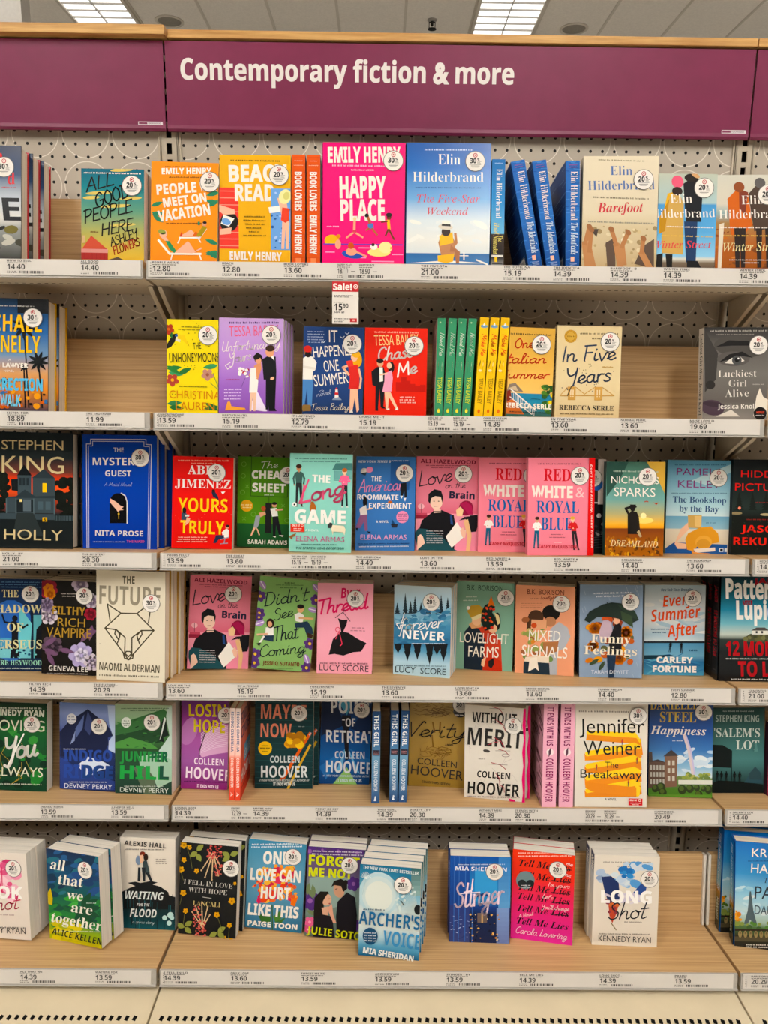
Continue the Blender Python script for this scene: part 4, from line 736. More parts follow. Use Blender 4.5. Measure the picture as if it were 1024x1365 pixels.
def a_future(A):
    A.f(547, 45, 942, 50, 550, 662); A.bg('ddd3bd')
    A.t('THE', 698, 118, 768, 42, '55503f', 'b'); A.t('FUTURE', 564, 235, 915, 104, '8f8674', 'b', 240)
    W_ = 7; c = '47402f'
    A.l(c, W_, 628, 330, 612, 235, 690, 284, 782, 284, 830, 245, 862, 235, 848, 335); A.l(c, W_, 690, 284, 598, 370, 735, 545, 880, 376, 782, 284); A.l(c, W_, 598, 370, 665, 378, 715, 420, 712, 525); A.l(c, W_, 880, 376, 808, 378, 754, 420, 754, 525); A.l(c, W_, 660, 378, 655, 400, 678, 435, 686, 405, 665, 378); A.l(c, W_, 810, 378, 812, 400, 790, 435, 783, 405, 808, 378); A.l(c, W_, 680, 432, 668, 455); A.l(c, W_, 790, 432, 800, 455); A.l(c, W_, 715, 510, 722, 498, 745, 498, 752, 510, 735, 528, 715, 510); A.l(c, W_, 705, 508, 712, 535, 735, 545, 760, 535, 764, 508)
    A.t('NAOMI ALDERMAN', 566, 606, 914, 42, '57503f', 'b', 614); A.g(566, 912, 628, 15, '6a6250', .3); A.g(567, 574, 455, 8, '8f8674'); A.st(864, 225, '30')
def a_didnt(A):
    A.f(640, 85, 1005, 112, 580, 650); A.bg('86b06a')
    for x, y, r in ((640, 210, 34), (632, 315, 36), (630, 340, 26), (985, 230, 36), (605, 565, 36), (600, 620, 34), (945, 500, 36), (925, 650, 36)): A.flower(x, y, r, '5a3a7c', 'd8b04a', 6)
    for x, y, a in ((655, 140, 60), (635, 375, -20), (985, 155, 50), (965, 290, 15), (925, 595, 70)): A.e(x, y, 30, 17, 'a88ac4', a); A.l('e8e0ea', 6, x-24*math.cos(math.radians(a)), y-24*math.sin(math.radians(a)), x+24*math.cos(math.radians(a)), y+24*math.sin(math.radians(a)))
    A.g(735, 905, 135, 8, '3a5a2c', .3); A.g(790, 850, 120, 11, '2a3a20', .3); A.g(760, 860, 152, 8, '3a5a2c', .3)
    A.t("Didn't", 665, 270, 950, 80, '1c2430', 'kl', 228); A.t('See', 725, 358, 845, 66, '1c2430', 'kl', 328); A.t('That', 735, 482, 885, 88, '1c2430', 'kl', 462); A.t('Coming', 640, 582, 920, 70, '1c2430', 'kl', 552)
    A.p('ece8e0', 850, 320, 880, 305, 910, 325, 900, 370, 858, 360); A.l('d9a878', 12, 880, 340, 965, 345); A.p('1f3448', 850, 375, 930, 360, 960, 400, 968, 440, 945, 440, 925, 395, 945, 440, 925, 445, 910, 400, 855, 400); A.e(888, 285, 20, 24, 'd9a878'); A.e(888, 270, 22, 14, '1a1412'); A.p('3a2418', 930, 430, 968, 445, 960, 465, 930, 460)
    A.p('ece8e0', 672, 400, 720, 398, 720, 450, 668, 450); A.e(700, 375, 24, 30, '2a1a14'); A.e(698, 380, 14, 18, 'd9a07c'); A.p('1f3448', 660, 450, 722, 448, 718, 488, 655, 475); A.l('e0b090', 12, 680, 440, 620, 445); A.l('e8e4dc', 11, 660, 455, 632, 500); A.p('14141a', 612, 500, 642, 492, 632, 515)
    A.t('JESSE Q. SUTANTO', 652, 630, 880, 24, '7a2a24', 'b', 640); A.g(680, 840, 652, 6, '4a6a3a', .3)
def a_thread(A):
    A.f(112, 128, 455, 128, 103, 683); A.bg('eda4b4')
    A.t('By a', 255, 220, 378, 62, 'd81f5c', 'h', 210); A.t('Thread', 130, 318, 432, 88, 'd81f5c', 'k', 275)
    A.l('3a2a2c', 4, 220, 340, 268, 305, 312, 360); A.l('3a2a2c', 4, 268, 305, 275, 290, 285, 292); A.p('141214', 236, 342, 262, 352, 296, 350, 290, 380, 268, 425, 300, 430, 365, 470, 413, 492, 380, 545, 330, 550, 270, 572, 215, 562, 178, 568, 205, 470, 256, 425, 245, 370)
    A.ring(235, 412, 14, 4, 'd8405a', 10); A.l('d8405a', 5, 240, 430, 222, 470); A.l('d8405a', 5, 245, 430, 262, 500, 250, 512); A.g(322, 400, 395, 9, '9a5a68', .6); A.g(315, 410, 412, 9, '9a5a68', .6)
    A.g(125, 422, 612, 14, '7a4450', .25); A.t('LUCY SCORE', 120, 664, 426, 38, '3a2c30', 's', 670); A.st(345, 222)
def a_never(A):
    A.f(588, 135, 938, 158, 578, 690); A.bg((0, 'c8dce4'), (.2, 'a8c8d8'), (.42, '4a86a8'), (.6, '2f6a90'), (.72, '5a94b4'), (.85, 'b0cfdc'), (1, 'b4cfd8'))
    for x, h_ in ((605, 70), (655, 130), (688, 80), (715, 110), (752, 70), (795, 100), (840, 90), (875, 115), (915, 100)): A.pine(x, 315, h_, 22, '1d2c34')
    A.blobs(50, 585, 290, 930, 400, 12, 30, ['3f7a9c', '5a94b0', '2f6488', '7fb0c6'], .6); A.blobs(20, 590, 470, 920, 520, 12, 30, ['2f6488', '3f7a9c'], .6)
    for x, h_ in ((610, 60), (668, 110), (730, 100), (805, 130), (850, 70), (890, 110)):
        P = []
        for i in range(8): P += [x+(1 if i % 2 else -1)*A.rnd.uniform(2, 8), 520]
        A.p('15191c', x-26, 500, x+26, 500, x+18, 500+h_*.4, x+20, 500+h_*.45, x+8, 500+h_*.75, x, 500+h_, x-8, 500+h_*.75, x-20, 500+h_*.45, x-16, 500+h_*.4)
    A.t('forever', 612, 425, 892, 78, 'f4f0ea', 'kl', 398); A.l('f4f0ea', 5, 650, 310, 620, 410, 600, 378, 640, 368); A.t('NEVER', 638, 468, 898, 54, 'f4f0ea', 'b', 482); A.g(695, 900, 494, 9, 'e4eaee', .3); A.g(600, 905, 632, 10, '3f5a68', .25); A.t('LUCY  SCORE', 592, 678, 904, 38, '2c3a44', 's', 692); A.st(816, 245)
def a_lovelight(A):
    A.f(95, 125, 492, 145, 80, 722); A.bg('7fa892'); A.t('B.K. BORISON', 166, 188, 412, 36, '2a4438', 's', 198); A.g(160, 232, 228, 10, 'e4e8e0', .3); A.g(142, 240, 252, 10, 'e4e8e0', .3)
    A.p('c0402c', 200, 440, 330, 430, 400, 540, 410, 740, 280, 740, 200, 560); A.p('182430', 150, 470, 185, 430, 250, 450, 290, 520, 275, 735, 145, 722); A.p('d8a070', 180, 420, 210, 395, 260, 405, 265, 440, 200, 450); A.e(235, 395, 34, 34, 'e8b890'); A.p('b8923c', 168, 330, 195, 292, 250, 288, 285, 320, 275, 365, 200, 385); A.p('e4d4a0', 195, 375, 280, 340, 284, 368, 210, 395); A.e(176, 308, 12, 12, 'f0e8dc')
    A.e(375, 400, 22, 60, '17130f'); A.p('ecd8a0', 355, 340, 385, 360, 395, 410, 378, 425); A.e(345, 450, 30, 30, 'e8b890')
    A.p('14231c', 268, 330, 290, 290, 330, 270, 360, 300, 340, 340, 362, 380, 345, 450, 290, 465, 262, 400); A.blobs(14, 272, 300, 352, 450, 6, 11, ['d8482c', 'c83a2c', 'e0703a']); A.p('d8702c', 332, 226, 345, 265, 358, 300, 332, 290, 308, 305, 318, 265)
    A.p('b83424', 280, 660, 340, 640, 400, 670, 405, 740, 280, 738); A.p('1c1a1a', 315, 670, 350, 650, 355, 690, 335, 722, 315, 705); A.p('e8b890', 270, 660, 300, 640, 285, 710, 265, 700)
    A.t('LOVELIGHT', 118, 540, 450, 68, 'f0e8d8', 's', 556); A.t('FARMS', 176, 640, 384, 74, 'f0e8d8', 's', 648); A.st(430, 242)
def a_mixed(A):
    A.f(498, 148, 908, 168, 495, 748); A.bg('e8a07c'); A.t('B.K. BORISON', 578, 212, 832, 34, '6a2a20', 's', 222); A.g(598, 665, 238, 11, '8a4a34', .3); A.t('Lovelight', 672, 248, 780, 22, '8a3a28', 'k'); A.gs(530, 690, 272, 3, 13, 6, 'a8644a')
    A.e(745, 340, 62, 52, '17130f', 10); A.e(740, 400, 40, 34, 'b8805c'); A.p('b0b2b8', 740, 450, 800, 400, 860, 440, 880, 500, 840, 580, 790, 600, 790, 760, 735, 760, 740, 560); A.e(640, 370, 54, 50, '4a3020'); A.p('4a3020', 585, 360, 575, 455, 620, 465, 640, 380)
    A.blobs(26, 540, 380, 740, 660, 16, 30, ['8f9a54', 'b0a85c', '6f8a4c', 'c8b070', 'a0603c']); A.p('e4a880', 610, 385, 715, 388, 712, 450, 605, 450); A.e(628, 425, 20, 18, 'c8502c'); A.p('a87048', 690, 540, 800, 530, 790, 600, 700, 640); A.p('e8d8c4', 570, 640, 735, 630, 735, 690, 560, 680); A.p('22303c', 558, 670, 735, 680, 742, 765, 556, 755); A.p('f0e4d4', 600, 650, 650, 640, 665, 735, 640, 715, 590, 740)
    A.t('MIXED', 592, 524, 810, 70, 'f0e8dc', 's', 534); A.t('SIGNALS', 543, 630, 858, 74, 'f0e8dc', 's', 648); A.p('d88a3c', 605, 530, 625, 520, 640, 535, 625, 550, 610, 548); A.st(815, 280)
def a_funny(A):
    A.f(50, 110, 375, 122, 48, 592); A.bg((0, '7f92a8'), (.5, '8fa0b4'), (1, '8a9eb6'))
    for i in range(34): x, y = A.rnd.uniform(40, 370), A.rnd.uniform(110, 590); A.l('a8b4c4', 2, x, y, x+7, y+22)
    A.g(118, 322, 152, 12, 'e0e4ea', .4); A.g(135, 290, 168, 12, 'e0e4ea', .4)
    A.blobs(20, 95, 310, 320, 520, 14, 26, ['b85a2c', 'c8742c', '8a3c24', 'd8902c', '5a5a34'])
    for x, y, r in ((130, 340, 34), (290, 365, 34), (255, 495, 36), (120, 430, 30)): A.flower(x, y, r, 'c8702c', '5a2c1c', 8)
    A.leaf(150, 500, 60, 150, '3a4a34'); A.leaf(180, 510, 60, 120, '3a4a34')
    A.p('1f3248', 190, 470, 240, 465, 228, 595, 200, 595); A.p('c0a8b4', 150, 360, 170, 300, 210, 290, 220, 360, 200, 390, 150, 400); A.p('17171a', 205, 390, 240, 300, 265, 330, 268, 480, 200, 470); A.e(240, 298, 18, 22, 'e8b090'); A.p('b8502c', 160, 300, 175, 258, 215, 250, 232, 285, 215, 310, 190, 295)
    A.p('24302a', 72, 295, 100, 250, 170, 215, 215, 206, 280, 215, 335, 255, 355, 300, 310, 320, 250, 292, 200, 280, 140, 280, 100, 310); A.l('24302a', 4, 190, 205, 225, 300); A.p('2c3c30', 240, 215, 335, 255, 355, 300, 300, 280); A.p('3a4a34', 260, 250, 320, 280, 325, 340, 270, 300)
    A.t('Funny', 108, 412, 312, 46, 'ece0c8', 'f', 422); A.t('Feelings', 72, 472, 345, 44, 'ece0c8', 'f', 484); A.t('TARAH DEWITT', 110, 574, 303, 18, 'd8dce4', 's', 578); A.st(311, 206)
def a_summer(A):
    A.f(387, 115, 702, 118, 380, 580); A.bg((0, 'a9bcc4'), (.2, 'c8ced0'), (.4, 'd4d4d0'), (.55, 'a8c0cc'), (.63, 'c8d0d0'), (.64, '4f88a8'), (.78, '6fa0b8'), (.85, '2f6a94'), (1, '4f94b4'))
    A.blobs(24, 390, 180, 700, 390, 20, 50, ['b4c4cc', 'd8d8d4', 'c0ccd2', 'a4bcc8'], .3); A.blobs(20, 385, 480, 700, 575, 25, 60, ['2a5f90', '5fa4bc', '3a7aa4'], .12); A.r(380, 405, 700, 415, '1a2228'); A.p('14303c', 380, 478, 540, 476, 470, 492, 380, 500); A.p('e4e4e0', 640, 360, 700, 350, 700, 368)
    A.t('New York Times Bestseller', 470, 148, 636, 14, '2a4a6a', 'h'); A.t('Every', 480, 228, 640, 56, 'd8502c', 'h', 216); A.t('Summer', 420, 305, 678, 60, 'd8502c', 'h', 282); A.t('After', 505, 385, 662, 60, 'd8502c', 'h', 368); A.g(418, 512, 338, 10, '2a4a6a', .3); A.g(425, 495, 355, 10, '2a4a6a', .3); A.g(618, 668, 445, 14, '24506c', .3)
    A.fig(516, 404, 462, '14181c', '14181c', '14181c', '14181c', lean=.1); A.fig(577, 404, 466, '14181c', '14181c', '14181c', '14181c')
    A.t('CARLEY', 447, 515, 637, 30, 'ece8e0', 'x', 518); A.t('FORTUNE', 427, 563, 655, 32, 'ece8e0', 'x', 566); A.st(634, 185)
def a_months(A):
    A.f(785, 70, 1190, 72, 752, 610); A.bg((0, '14282e'), (.14, '17505c'), (.32, '2a7a94'), (.45, '6fa8b4'), (.55, 'b8c0b4'), (.6, '2a3430'), (.72, '14181a'), (1, '0e0f11'))
    A.t('JAMES', 955, 108, 1160, 26, '8a1c24', 'x'); A.t('Patterson', 805, 182, 1180, 98, 'e8e4dc', 'x', 188); A.t('MIKE', 895, 218, 948, 24, '8a1c24', 'x'); A.t('Lupica', 858, 288, 1110, 92, 'e8e4dc', 'x', 292)
    A.p('4a4a34', 890, 390, 930, 365, 1190, 350, 1190, 410, 890, 405); A.blobs(30, 890, 365, 1190, 405, 8, 16, ['5a5a34', '3a4028', '6a6a44']); A.r(940, 345, 1030, 368, 'd8d4c8'); A.p('4a4440', 935, 348, 965, 332, 1010, 332, 1036, 348); A.r(960, 350, 970, 362, '2a2c30'); A.r(990, 350, 1000, 362, '2a2c30')
    A.t('12 MONTHS', 795, 475, 1185, 72, 'a31820', 'x', 480); A.g(795, 1180, 488, 10, 'd0ccc4', .3); A.t('TO LIVE', 858, 582, 1150, 74, 'a31820', 'x', 584); A.g(820, 1150, 594, 11, 'd0ccc4', .3)
def a_always(A):
    A.f(-85, 110, 268, 118, -78, 610); A.bg((0, '142c1c'), (.3, '1c5a2c'), (.6, '17482a'), (1, '123a26'))
    A.blobs(50, -80, 200, 265, 600, 14, 40, ['2a7a34', '1a4a28', '124030', '3a8a3c', '0e2a1c'])
    for i in range(10):
        x, y = A.rnd.uniform(-60, 240), A.rnd.uniform(240, 560); A.l('c8a848', 2, x, y, x+A.rnd.uniform(-40, 40), y+40, x+A.rnd.uniform(-50, 50), y+80)
    A.g(-60, 245, 138, 14, 'c8d0c0', .3); A.t('KENNEDY RYAN', -78, 185, 255, 34, 'd8dccc', 'x', 192); A.t('LOVING', -45, 272, 258, 60, 'd8d8c0', 's', 276); A.t('You', 25, 440, 222, 120, 'f0ece4', 'k', 408); A.l('f0ece4', 8, 140, 290, 45, 478); A.t('ALWAYS', -42, 530, 252, 52, 'd8d8c0', 's', 534); A.g(-60, 245, 570, 12, 'c8d0c0', .3); A.st(186, 236)
def a_indigo(A):
    A.f(340, 110, 652, 128, 340, 603); A.bg((0, '6f86c0'), (.12, '8a9acc'), (.35, '3a4a88'), (.6, '232f5c'), (.8, '1c2850'), (1, '171f40'))
    A.p('1a2140', 340, 280, 400, 210, 440, 190, 500, 150, 560, 200, 600, 220, 625, 270, 640, 300, 612, 312, 615, 350, 600, 380, 610, 420, 345, 420); A.p('b8c8e4', 610, 130, 652, 130, 652, 400, 615, 380, 618, 330, 640, 300, 620, 240); A.p('5a6a9c', 430, 260, 480, 180, 470, 260, 430, 320); A.p('3a4674', 500, 160, 530, 230, 510, 300, 480, 260); A.p('8a98c0', 400, 350, 430, 270, 425, 330)
    A.p('2c3f80', 340, 420, 470, 500, 652, 560, 652, 610, 340, 605); A.p('d4dcec', 440, 470, 500, 420, 590, 450, 640, 480, 560, 500, 500, 540); A.g(362, 490, 372, 9, 'c0c8dc', .3); A.e(408, 205, 28, 30, 'e0e0e4'); A.g(390, 425, 190, 8, '3a4a7a'); A.g(388, 428, 205, 10, '3a4a7a'); A.g(390, 425, 220, 8, '3a4a7a')
    A.t('INDIGO', 362, 445, 636, 62, '2c4896', 'x', 446); A.t('RIDGE', 362, 538, 640, 74, '2c4896', 'x', 548); A.t('DGE', 470, 540, 640, 72, '22407c', 'x', 548); A.g(390, 605, 560, 9, 'c8d0e4', .3); A.t('DEVNEY PERRY', 366, 598, 636, 26, 'd8dce8', 's', 606); A.st(563, 248)
def a_juniper(A):
    A.f(655, 118, 978, 130, 655, 628); A.bg((0, 'a8c0a0'), (.15, '8fae88'), (.3, '4a7a44'), (.5, '2a4a2c'), (.75, '2a4a38'), (1, '1f3a30'))
    A.p('3a6a3c', 655, 240, 780, 200, 930, 150, 955, 170, 930, 260, 655, 330); A.p('24442a', 655, 300, 800, 270, 930, 220, 915, 340, 655, 380); A.p('4f8a44', 655, 340, 740, 310, 860, 345, 900, 375, 655, 372); A.p('14201a', 925, 210, 945, 200, 950, 260, 962, 300, 930, 310, 935, 340, 905, 330, 915, 260); A.p('b8ccc0', 955, 140, 978, 132, 978, 470, 900, 430, 905, 385, 935, 345, 965, 300, 945, 190); A.p('d8e0d8', 935, 195, 945, 205, 920, 300, 908, 330)
    A.p('a0c0a8', 790, 420, 900, 400, 978, 440, 978, 560, 900, 600, 860, 520, 800, 500); A.p('5a6a54', 760, 480, 830, 480, 880, 540, 890, 636, 820, 636, 790, 560); A.blobs(30, 660, 210, 910, 380, 6, 16, ['2f5a30', '3f7a3c', '1f3c22'], .4)
    A.g(690, 960, 142, 8, '2a4a2c', .3); A.g(740, 900, 154, 8, '2a4a2c', .3); A.e(719, 225, 28, 30, 'e0e4dc'); A.g(705, 735, 212, 8, '3a5a3a'); A.g(700, 738, 226, 10, '3a5a3a'); A.g(705, 735, 240, 8, '3a5a3a')
    A.t('JUNIPER', 682, 445, 958, 56, '2f8a44', 'x', 450); A.t('PER', 862, 447, 958, 56, '1f5a3c', 'x', 450); A.t('HILL', 682, 545, 962, 74, '2f9a48', 'x', 552); A.t('L', 908, 548, 962, 74, '1c4a38', 'x', 550); A.g(708, 930, 584, 9, 'c8d4c8', .3); A.t('DEVNEY PERRY', 683, 620, 960, 26, 'd8e0d8', 's', 628); A.st(866, 226)
def a_losing(A):
    A.f(105, 100, 398, 100, 97, 657); A.bg((0, '5a2a6a'), (.2, '8a3a88'), (.45, 'a85aa0'), (.7, '9a5a9c'), (.9, '8a3a80'), (1, '8a2a70'))
    A.p('d8a8cc', 210, 430, 240, 330, 300, 280, 410, 250, 412, 420, 300, 440, 230, 460); A.e(150, 300, 50, 90, 'b878b4', 20)
    for i in range(14): A.l('ecd4e6', 3, 225, 430-i*9, 320, 395-i*11, 410, 380-i*12)
    A.l('3a1c2c', 6, 212, 480, 215, 420, 250, 310, 300, 230); A.l('4a243a', 4, 270, 290, 320, 215)
    A.t('LOSING', 148, 208, 440, 76, 'd8c41c', 'b', 204); A.t('HOPE', 180, 304, 375, 78, 'd8c41c', 'b', 306); A.t('COLLEEN', 182, 502, 368, 40, 'f0e0ec', 'b', 506); A.t('HOOVER', 128, 588, 415, 70, 'f0e0ec', 'b', 602); A.g(118, 405, 604, 11, '4a1c4a', .3); A.t('IT ENDS WITH US', 200, 644, 335, 18, 'f0d8ec', 'x', 650); A.st(382, 195)
def a_cind(A):
    A.f(0, 0, 1, 0, 0, 1); A.bg((0, 'f0dcd4'), (.5, 'f0c0b4'), (.55, 'e8705c'), (1, 'e2503c')); A.t('FINDING CINDERELLA', .25, .04, .25, .5, '2a4a7c', 'b', .47); A.t('COLLEEN HOOVER', .25, .54, .25, .5, 'f4e4dc', 'b', .86); A.t('A', .25, .91, .25, .5, 'f0dcd4', 'f', .96)
def a_cind_side(A):
    A.f(0, 0, 1, 0, 0, 1); A.bg((0, 'e8a898'), (.3, 'e88a78'), (.5, 'e86a54'), (1, 'dc4030')); A.t('FINDING', .08, .2, .98, .13, '2a3a6a', 'b'); A.t('CINDER', .08, .35, .98, .12, '2a3a6a', 'b'); A.r(.35, .47, 1, .66, '7ab0d0'); A.t('COLLEE', .3, .62, 1, .08, 'f0e4dc', 'b'); A.t('HOOV', .06, .82, 1, .12, 'f0e0d8', 'b'); A.g(.1, .95, .88, .02, 'k')
def a_maybe(A):
    A.f(560, 102, 925, 105, 558, 655); A.bg((0, '142e30'), (.5, '17383a'), (1, '122c2e'))
    for i in range(16): A.l('1f4648', 4, 560, 120+i*36, 920, 128+i*36)
    A.t('MAYBE', 596, 222, 880, 88, 'd8866c', 'b', 226); A.t('NOW', 594, 336, 788, 84, 'd8866c', 'b', 338); A.g(832, 868, 266, 8, 'b0b8b4')
    A.l('d8602c', 18, 905, 312, 790, 500, 740, 590); A.l('c8a03a', 14, 905, 385, 850, 490, 765, 660); A.p('b8c0c8', 895, 318, 912, 305, 905, 330); A.l('a8481c', 16, 745, 580, 720, 600)
    A.blobs(26, 765, 320, 855, 400, 16, 28, ['e0a81c', 'c88a14', 'ecc040', 'a8700e']); A.e(623, 405, 43, 43, 'ecc01c'); A.g(600, 648, 385, 9, '3a3408'); A.t('BRAND NEW', 592, 412, 654, 11, '2a2408', 'x'); A.g(605, 645, 420, 9, '3a3408')
    A.t('COLLEEN', 655, 494, 840, 42, 'c8d0d0', 'b'); A.t('HOOVER', 598, 586, 892, 72, 'd4d8d8', 'b'); A.t('#1 NEW YORK TIMES BESTSELLING AUTHOR OF', 585, 610, 902, 12, 'c0c8c4', 'h'); A.t('IT ENDS WITH US', 675, 636, 812, 18, 'd0d4d0', 'x'); A.st(835, 188)
def a_retreat(A):
    A.f(92, 100, 400, 100, 68, 625); A.bg((0, '14305c'), (.4, '14427c'), (.7, '1f5a98'), (1, '143a6c'))
    A.p('4f98b8', 180, 100, 285, 100, 245, 200); A.p('2c6aa8', 240, 400, 110, 600, 70, 520); A.p('2c6aa8', 250, 400, 400, 560, 440, 500); A.p('6aa8d0', 235, 390, 170, 560, 210, 540); A.p('6aa8d0', 245, 390, 320, 560, 290, 540); A.p('8ab86a', 240, 520, 305, 632, 150, 630); A.p('0e1c38', 90, 100, 170, 100, 230, 260, 85, 330); A.p('0e2448', 460, 100, 420, 100, 260, 280, 455, 340)
    A.p('14141c', 215, 200, 268, 200, 272, 260, 255, 280, 252, 470, 232, 480, 222, 280, 212, 260)
    A.t('POINT', 148, 188, 395, 84, 'd8d8d8', 'b', 190); A.t('OF', 236, 268, 296, 50, 'd8d8d8', 'b'); A.r(215, 225, 232, 232, 'd8d8d8'); A.t('RETREAT', 116, 366, 412, 74, 'd8d8d8', 'b', 370); A.t('COLLEEN', 168, 466, 350, 44, 'c8d0d8', 'b'); A.t('HOOVER', 112, 552, 400, 72, 'd4d8dc', 'b', 560); A.t('#1 NEW YORK TIMES BESTSELLING AUTHOR', 92, 580, 392, 12, 'b0c0d0', 'h'); A.t('IT ENDS WITH US', 175, 610, 330, 18, 'c0d0d8', 'x'); A.st(336, 166)
def a_girl(A):
    A.f(0, 0, 1, 0, 0, 1); A.bg((0, '24426a'), (.3, '3a5f8c'), (.42, '4f789c'), (.5, '6f98b4'), (1, '2c4a78')); A.t('THIS GIRL', .22, .04, .22, .6, 'e4e4e0', 'b', .385); A.r(.08, .42, .95, .48, '2a2430'); A.g(.15, .88, .435, .011, 'c08a8a', .3); A.g(.2, .8, .455, .011, 'c08a8a', .3); A.t('COLLEEN HOOVER', .28, .53, .28, .45, 'd8dce0', 'b', .87); A.p('e0e4e8', .3, .975, .45, .92, .62, .975); A.e(.5, .935, .1, .012, 'e0e4e8')
def a_verity(A):
    A.f(640, 100, 978, 100, 622, 638); A.bg((0, 'a08440'), (.3, 'bc9a4c'), (.6, 'b08c40'), (1, '9a7a38'))
    for i in range(34):
        a = A.rnd.uniform(0, 6.28); x, y = A.rnd.uniform(740, 860), A.rnd.uniform(130, 190); A.l('6a4a1c', 2, x, y, x+60*math.cos(a), y+24*math.sin(a), x+90*math.cos(a+.5), y+36*math.sin(a+.5))
    for i in range(30):
        a = A.rnd.uniform(0, 6.28); x, y = A.rnd.uniform(720, 880), A.rnd.uniform(400, 450); A.l('7a5820', 2, x, y, x+50*math.cos(a), y+20*math.sin(a), x+70*math.cos(a+.6), y+30*math.sin(a+.6))
    A.l('8a6424', 10, 775, 240, 785, 300); A.l('8a6424', 10, 820, 240, 815, 300); A.l('8a6424', 8, 770, 320, 775, 390)
    A.t('Verity', 645, 330, 968, 88, '1d1a14', 'kl', 330); A.t('A NOVEL', 848, 380, 898, 12, '2a2418', 'x'); A.t('COLLEEN', 678, 496, 915, 38, '2c2820', 's', 515); A.t('HOOVER', 638, 560, 950, 56, '35312a', 's', 590); A.t("COLLECTOR'S EDITION", 705, 612, 875, 14, '3a3424', 'b', 624); A.e(938, 170, 40, 34, '17140f'); A.g(910, 960, 185, 9, 'w'); A.st(945, 128, '30')
def a_merit(A):
    A.f(102, 150, 515, 178, 95, 778); A.bg('dcd4c8')
    for i in range(26): x, y = A.rnd.uniform(100, 500), A.rnd.uniform(160, 800); A.l('c2bab0', 2, x, y, x+A.rnd.uniform(-60, 60), y+A.rnd.uniform(20, 70))
    A.t('WITHOUT', 150, 268, 452, 70, '24221f', 'b', 284); A.t('MERIT', 118, 420, 490, 118, '2a2826', 'b', 446); A.t('COLLEEN', 184, 640, 408, 44, '1f1d1b', 'b', 654); A.t('HOOVER', 118, 752, 470, 82, '1a1816', 'b', 770)
    for q in ((290, 165, 360, 210), (310, 250, 380, 330), (300, 370, 370, 440), (280, 540, 380, 585), (330, 450, 400, 490), (260, 420, 330, 400), (310, 610, 340, 700), (340, 690, 370, 740)): A.l('a82c3c', 4, q[0], q[1], (q[0]+q[2])/2+12, (q[1]+q[3])/2-8, q[2], q[3]); A.l('5a4a48', 2, q[0]-20, q[1]+10, q[2]+10, q[3]-30)
    A.e(250, 462, 24, 10, '4a4642', 10); A.ring(380, 490, 26, 3, '8a7a78', 12, 10); A.p('d81f6a', 500, 176, 520, 180, 520, 820, 486, 818, 496, 740, 488, 650, 498, 560, 490, 470, 502, 380, 492, 290); A.p('d81f6a', 400, 780, 440, 790, 445, 815, 410, 812); A.g(120, 470, 765, 14, '8a7a78', .3); A.g(195, 240, 512, 7, '5a4a48'); A.st(430, 292)
def a_ends(A):
    A.f(0, 0, 1, 0, 0, 1); A.bg('e8a9bc'); A.blobs(30, 0, 0, 1, 1, .012, .03, ['c87890', 'b86880'], .25); A.t('IT ENDS WITH US', .25, .06, .25, .45, '7a1c4c', 'b', .42); A.e(.5, .48, .26, .033, 'f0dcdc'); A.l('5a3a4a', .06, .42, .495, .55, .465); A.t('COLLEEN HOOVER', .25, .54, .25, .5, '8a1c54', 'b', .95)
def a_ends_side(A):
    A.f(0, 0, 1, 0, 0, 1); A.bg('d8a4b4')
    for i in range(40): y = A.rnd.random(); x = A.rnd.uniform(0, .8); A.l('5a2a40', .012, x, y, x+.16, y+.02, x+.3, y+.06)
def a_breakaway(A):
    A.f(35, 110, 410, 108, 28, 650); A.bg('dcd3c5'); A.g(52, 310, 150, 12, '6a6058', .35)
    A.p('e08818', 95, 265, 340, 275, 368, 300, 345, 320, 88, 305); A.p('e08818', 345, 320, 372, 290, 384, 375, 350, 385); A.p('f0c818', 95, 255, 345, 262, 372, 300, 368, 318, 350, 290, 88, 275)
    for y0, fl in ((320, 0), (385, 1), (445, 0), (510, 1)):
        A.p('f0c818' if fl else 'f2ca20', 82, y0+50, 95, y0+40, 340, y0-6, 372, y0+10, 372, y0+34, 340, y0+30, 92, y0+72)
        A.p('dd8414' if fl else 'e48c1c', 80, y0+52, 92, y0+68, 340, y0+28, 374, y0+26, 378, y0+68, 345, y0+84, 82, y0+90)
    A.p('f2ca20', 340, 520, 372, 545, 365, 590, 345, 595, 345, 560); A.p('e08818', 82, 520, 350, 545, 350, 595, 120, 570, 84, 550)
    A.t('Jennifer', 55, 268, 392, 74, '1c1a18', 's', 264); A.t('Weiner', 75, 380, 370, 72, '1c1a18', 's', 376); A.t('The', 188, 446, 256, 32, '1c1a18', 's'); A.t('Breakaway', 58, 498, 378, 44, '1c1a18', 's', 502); A.t('A NOVEL', 186, 614, 246, 12, '3a342c', 'b')
    for x, y in ((276, 312), (142, 440), (308, 520), (352, 402)): A.fig(x, y-16, y+20, 'c87a4c', '2a1a14', 'c83a2c', '2a3a4c')
    A.r(308, 600, 380, 636, 'c8242c'); A.t('ONLY AT', 314, 614, 352, 9, 'w', 'x'); A.ring(365, 609, 6, 2.5, 'w', 10); A.g(318, 370, 620, 7, 'w', .3); A.g(326, 364, 629, 6, 'w', .3); A.st(357, 175, '30')
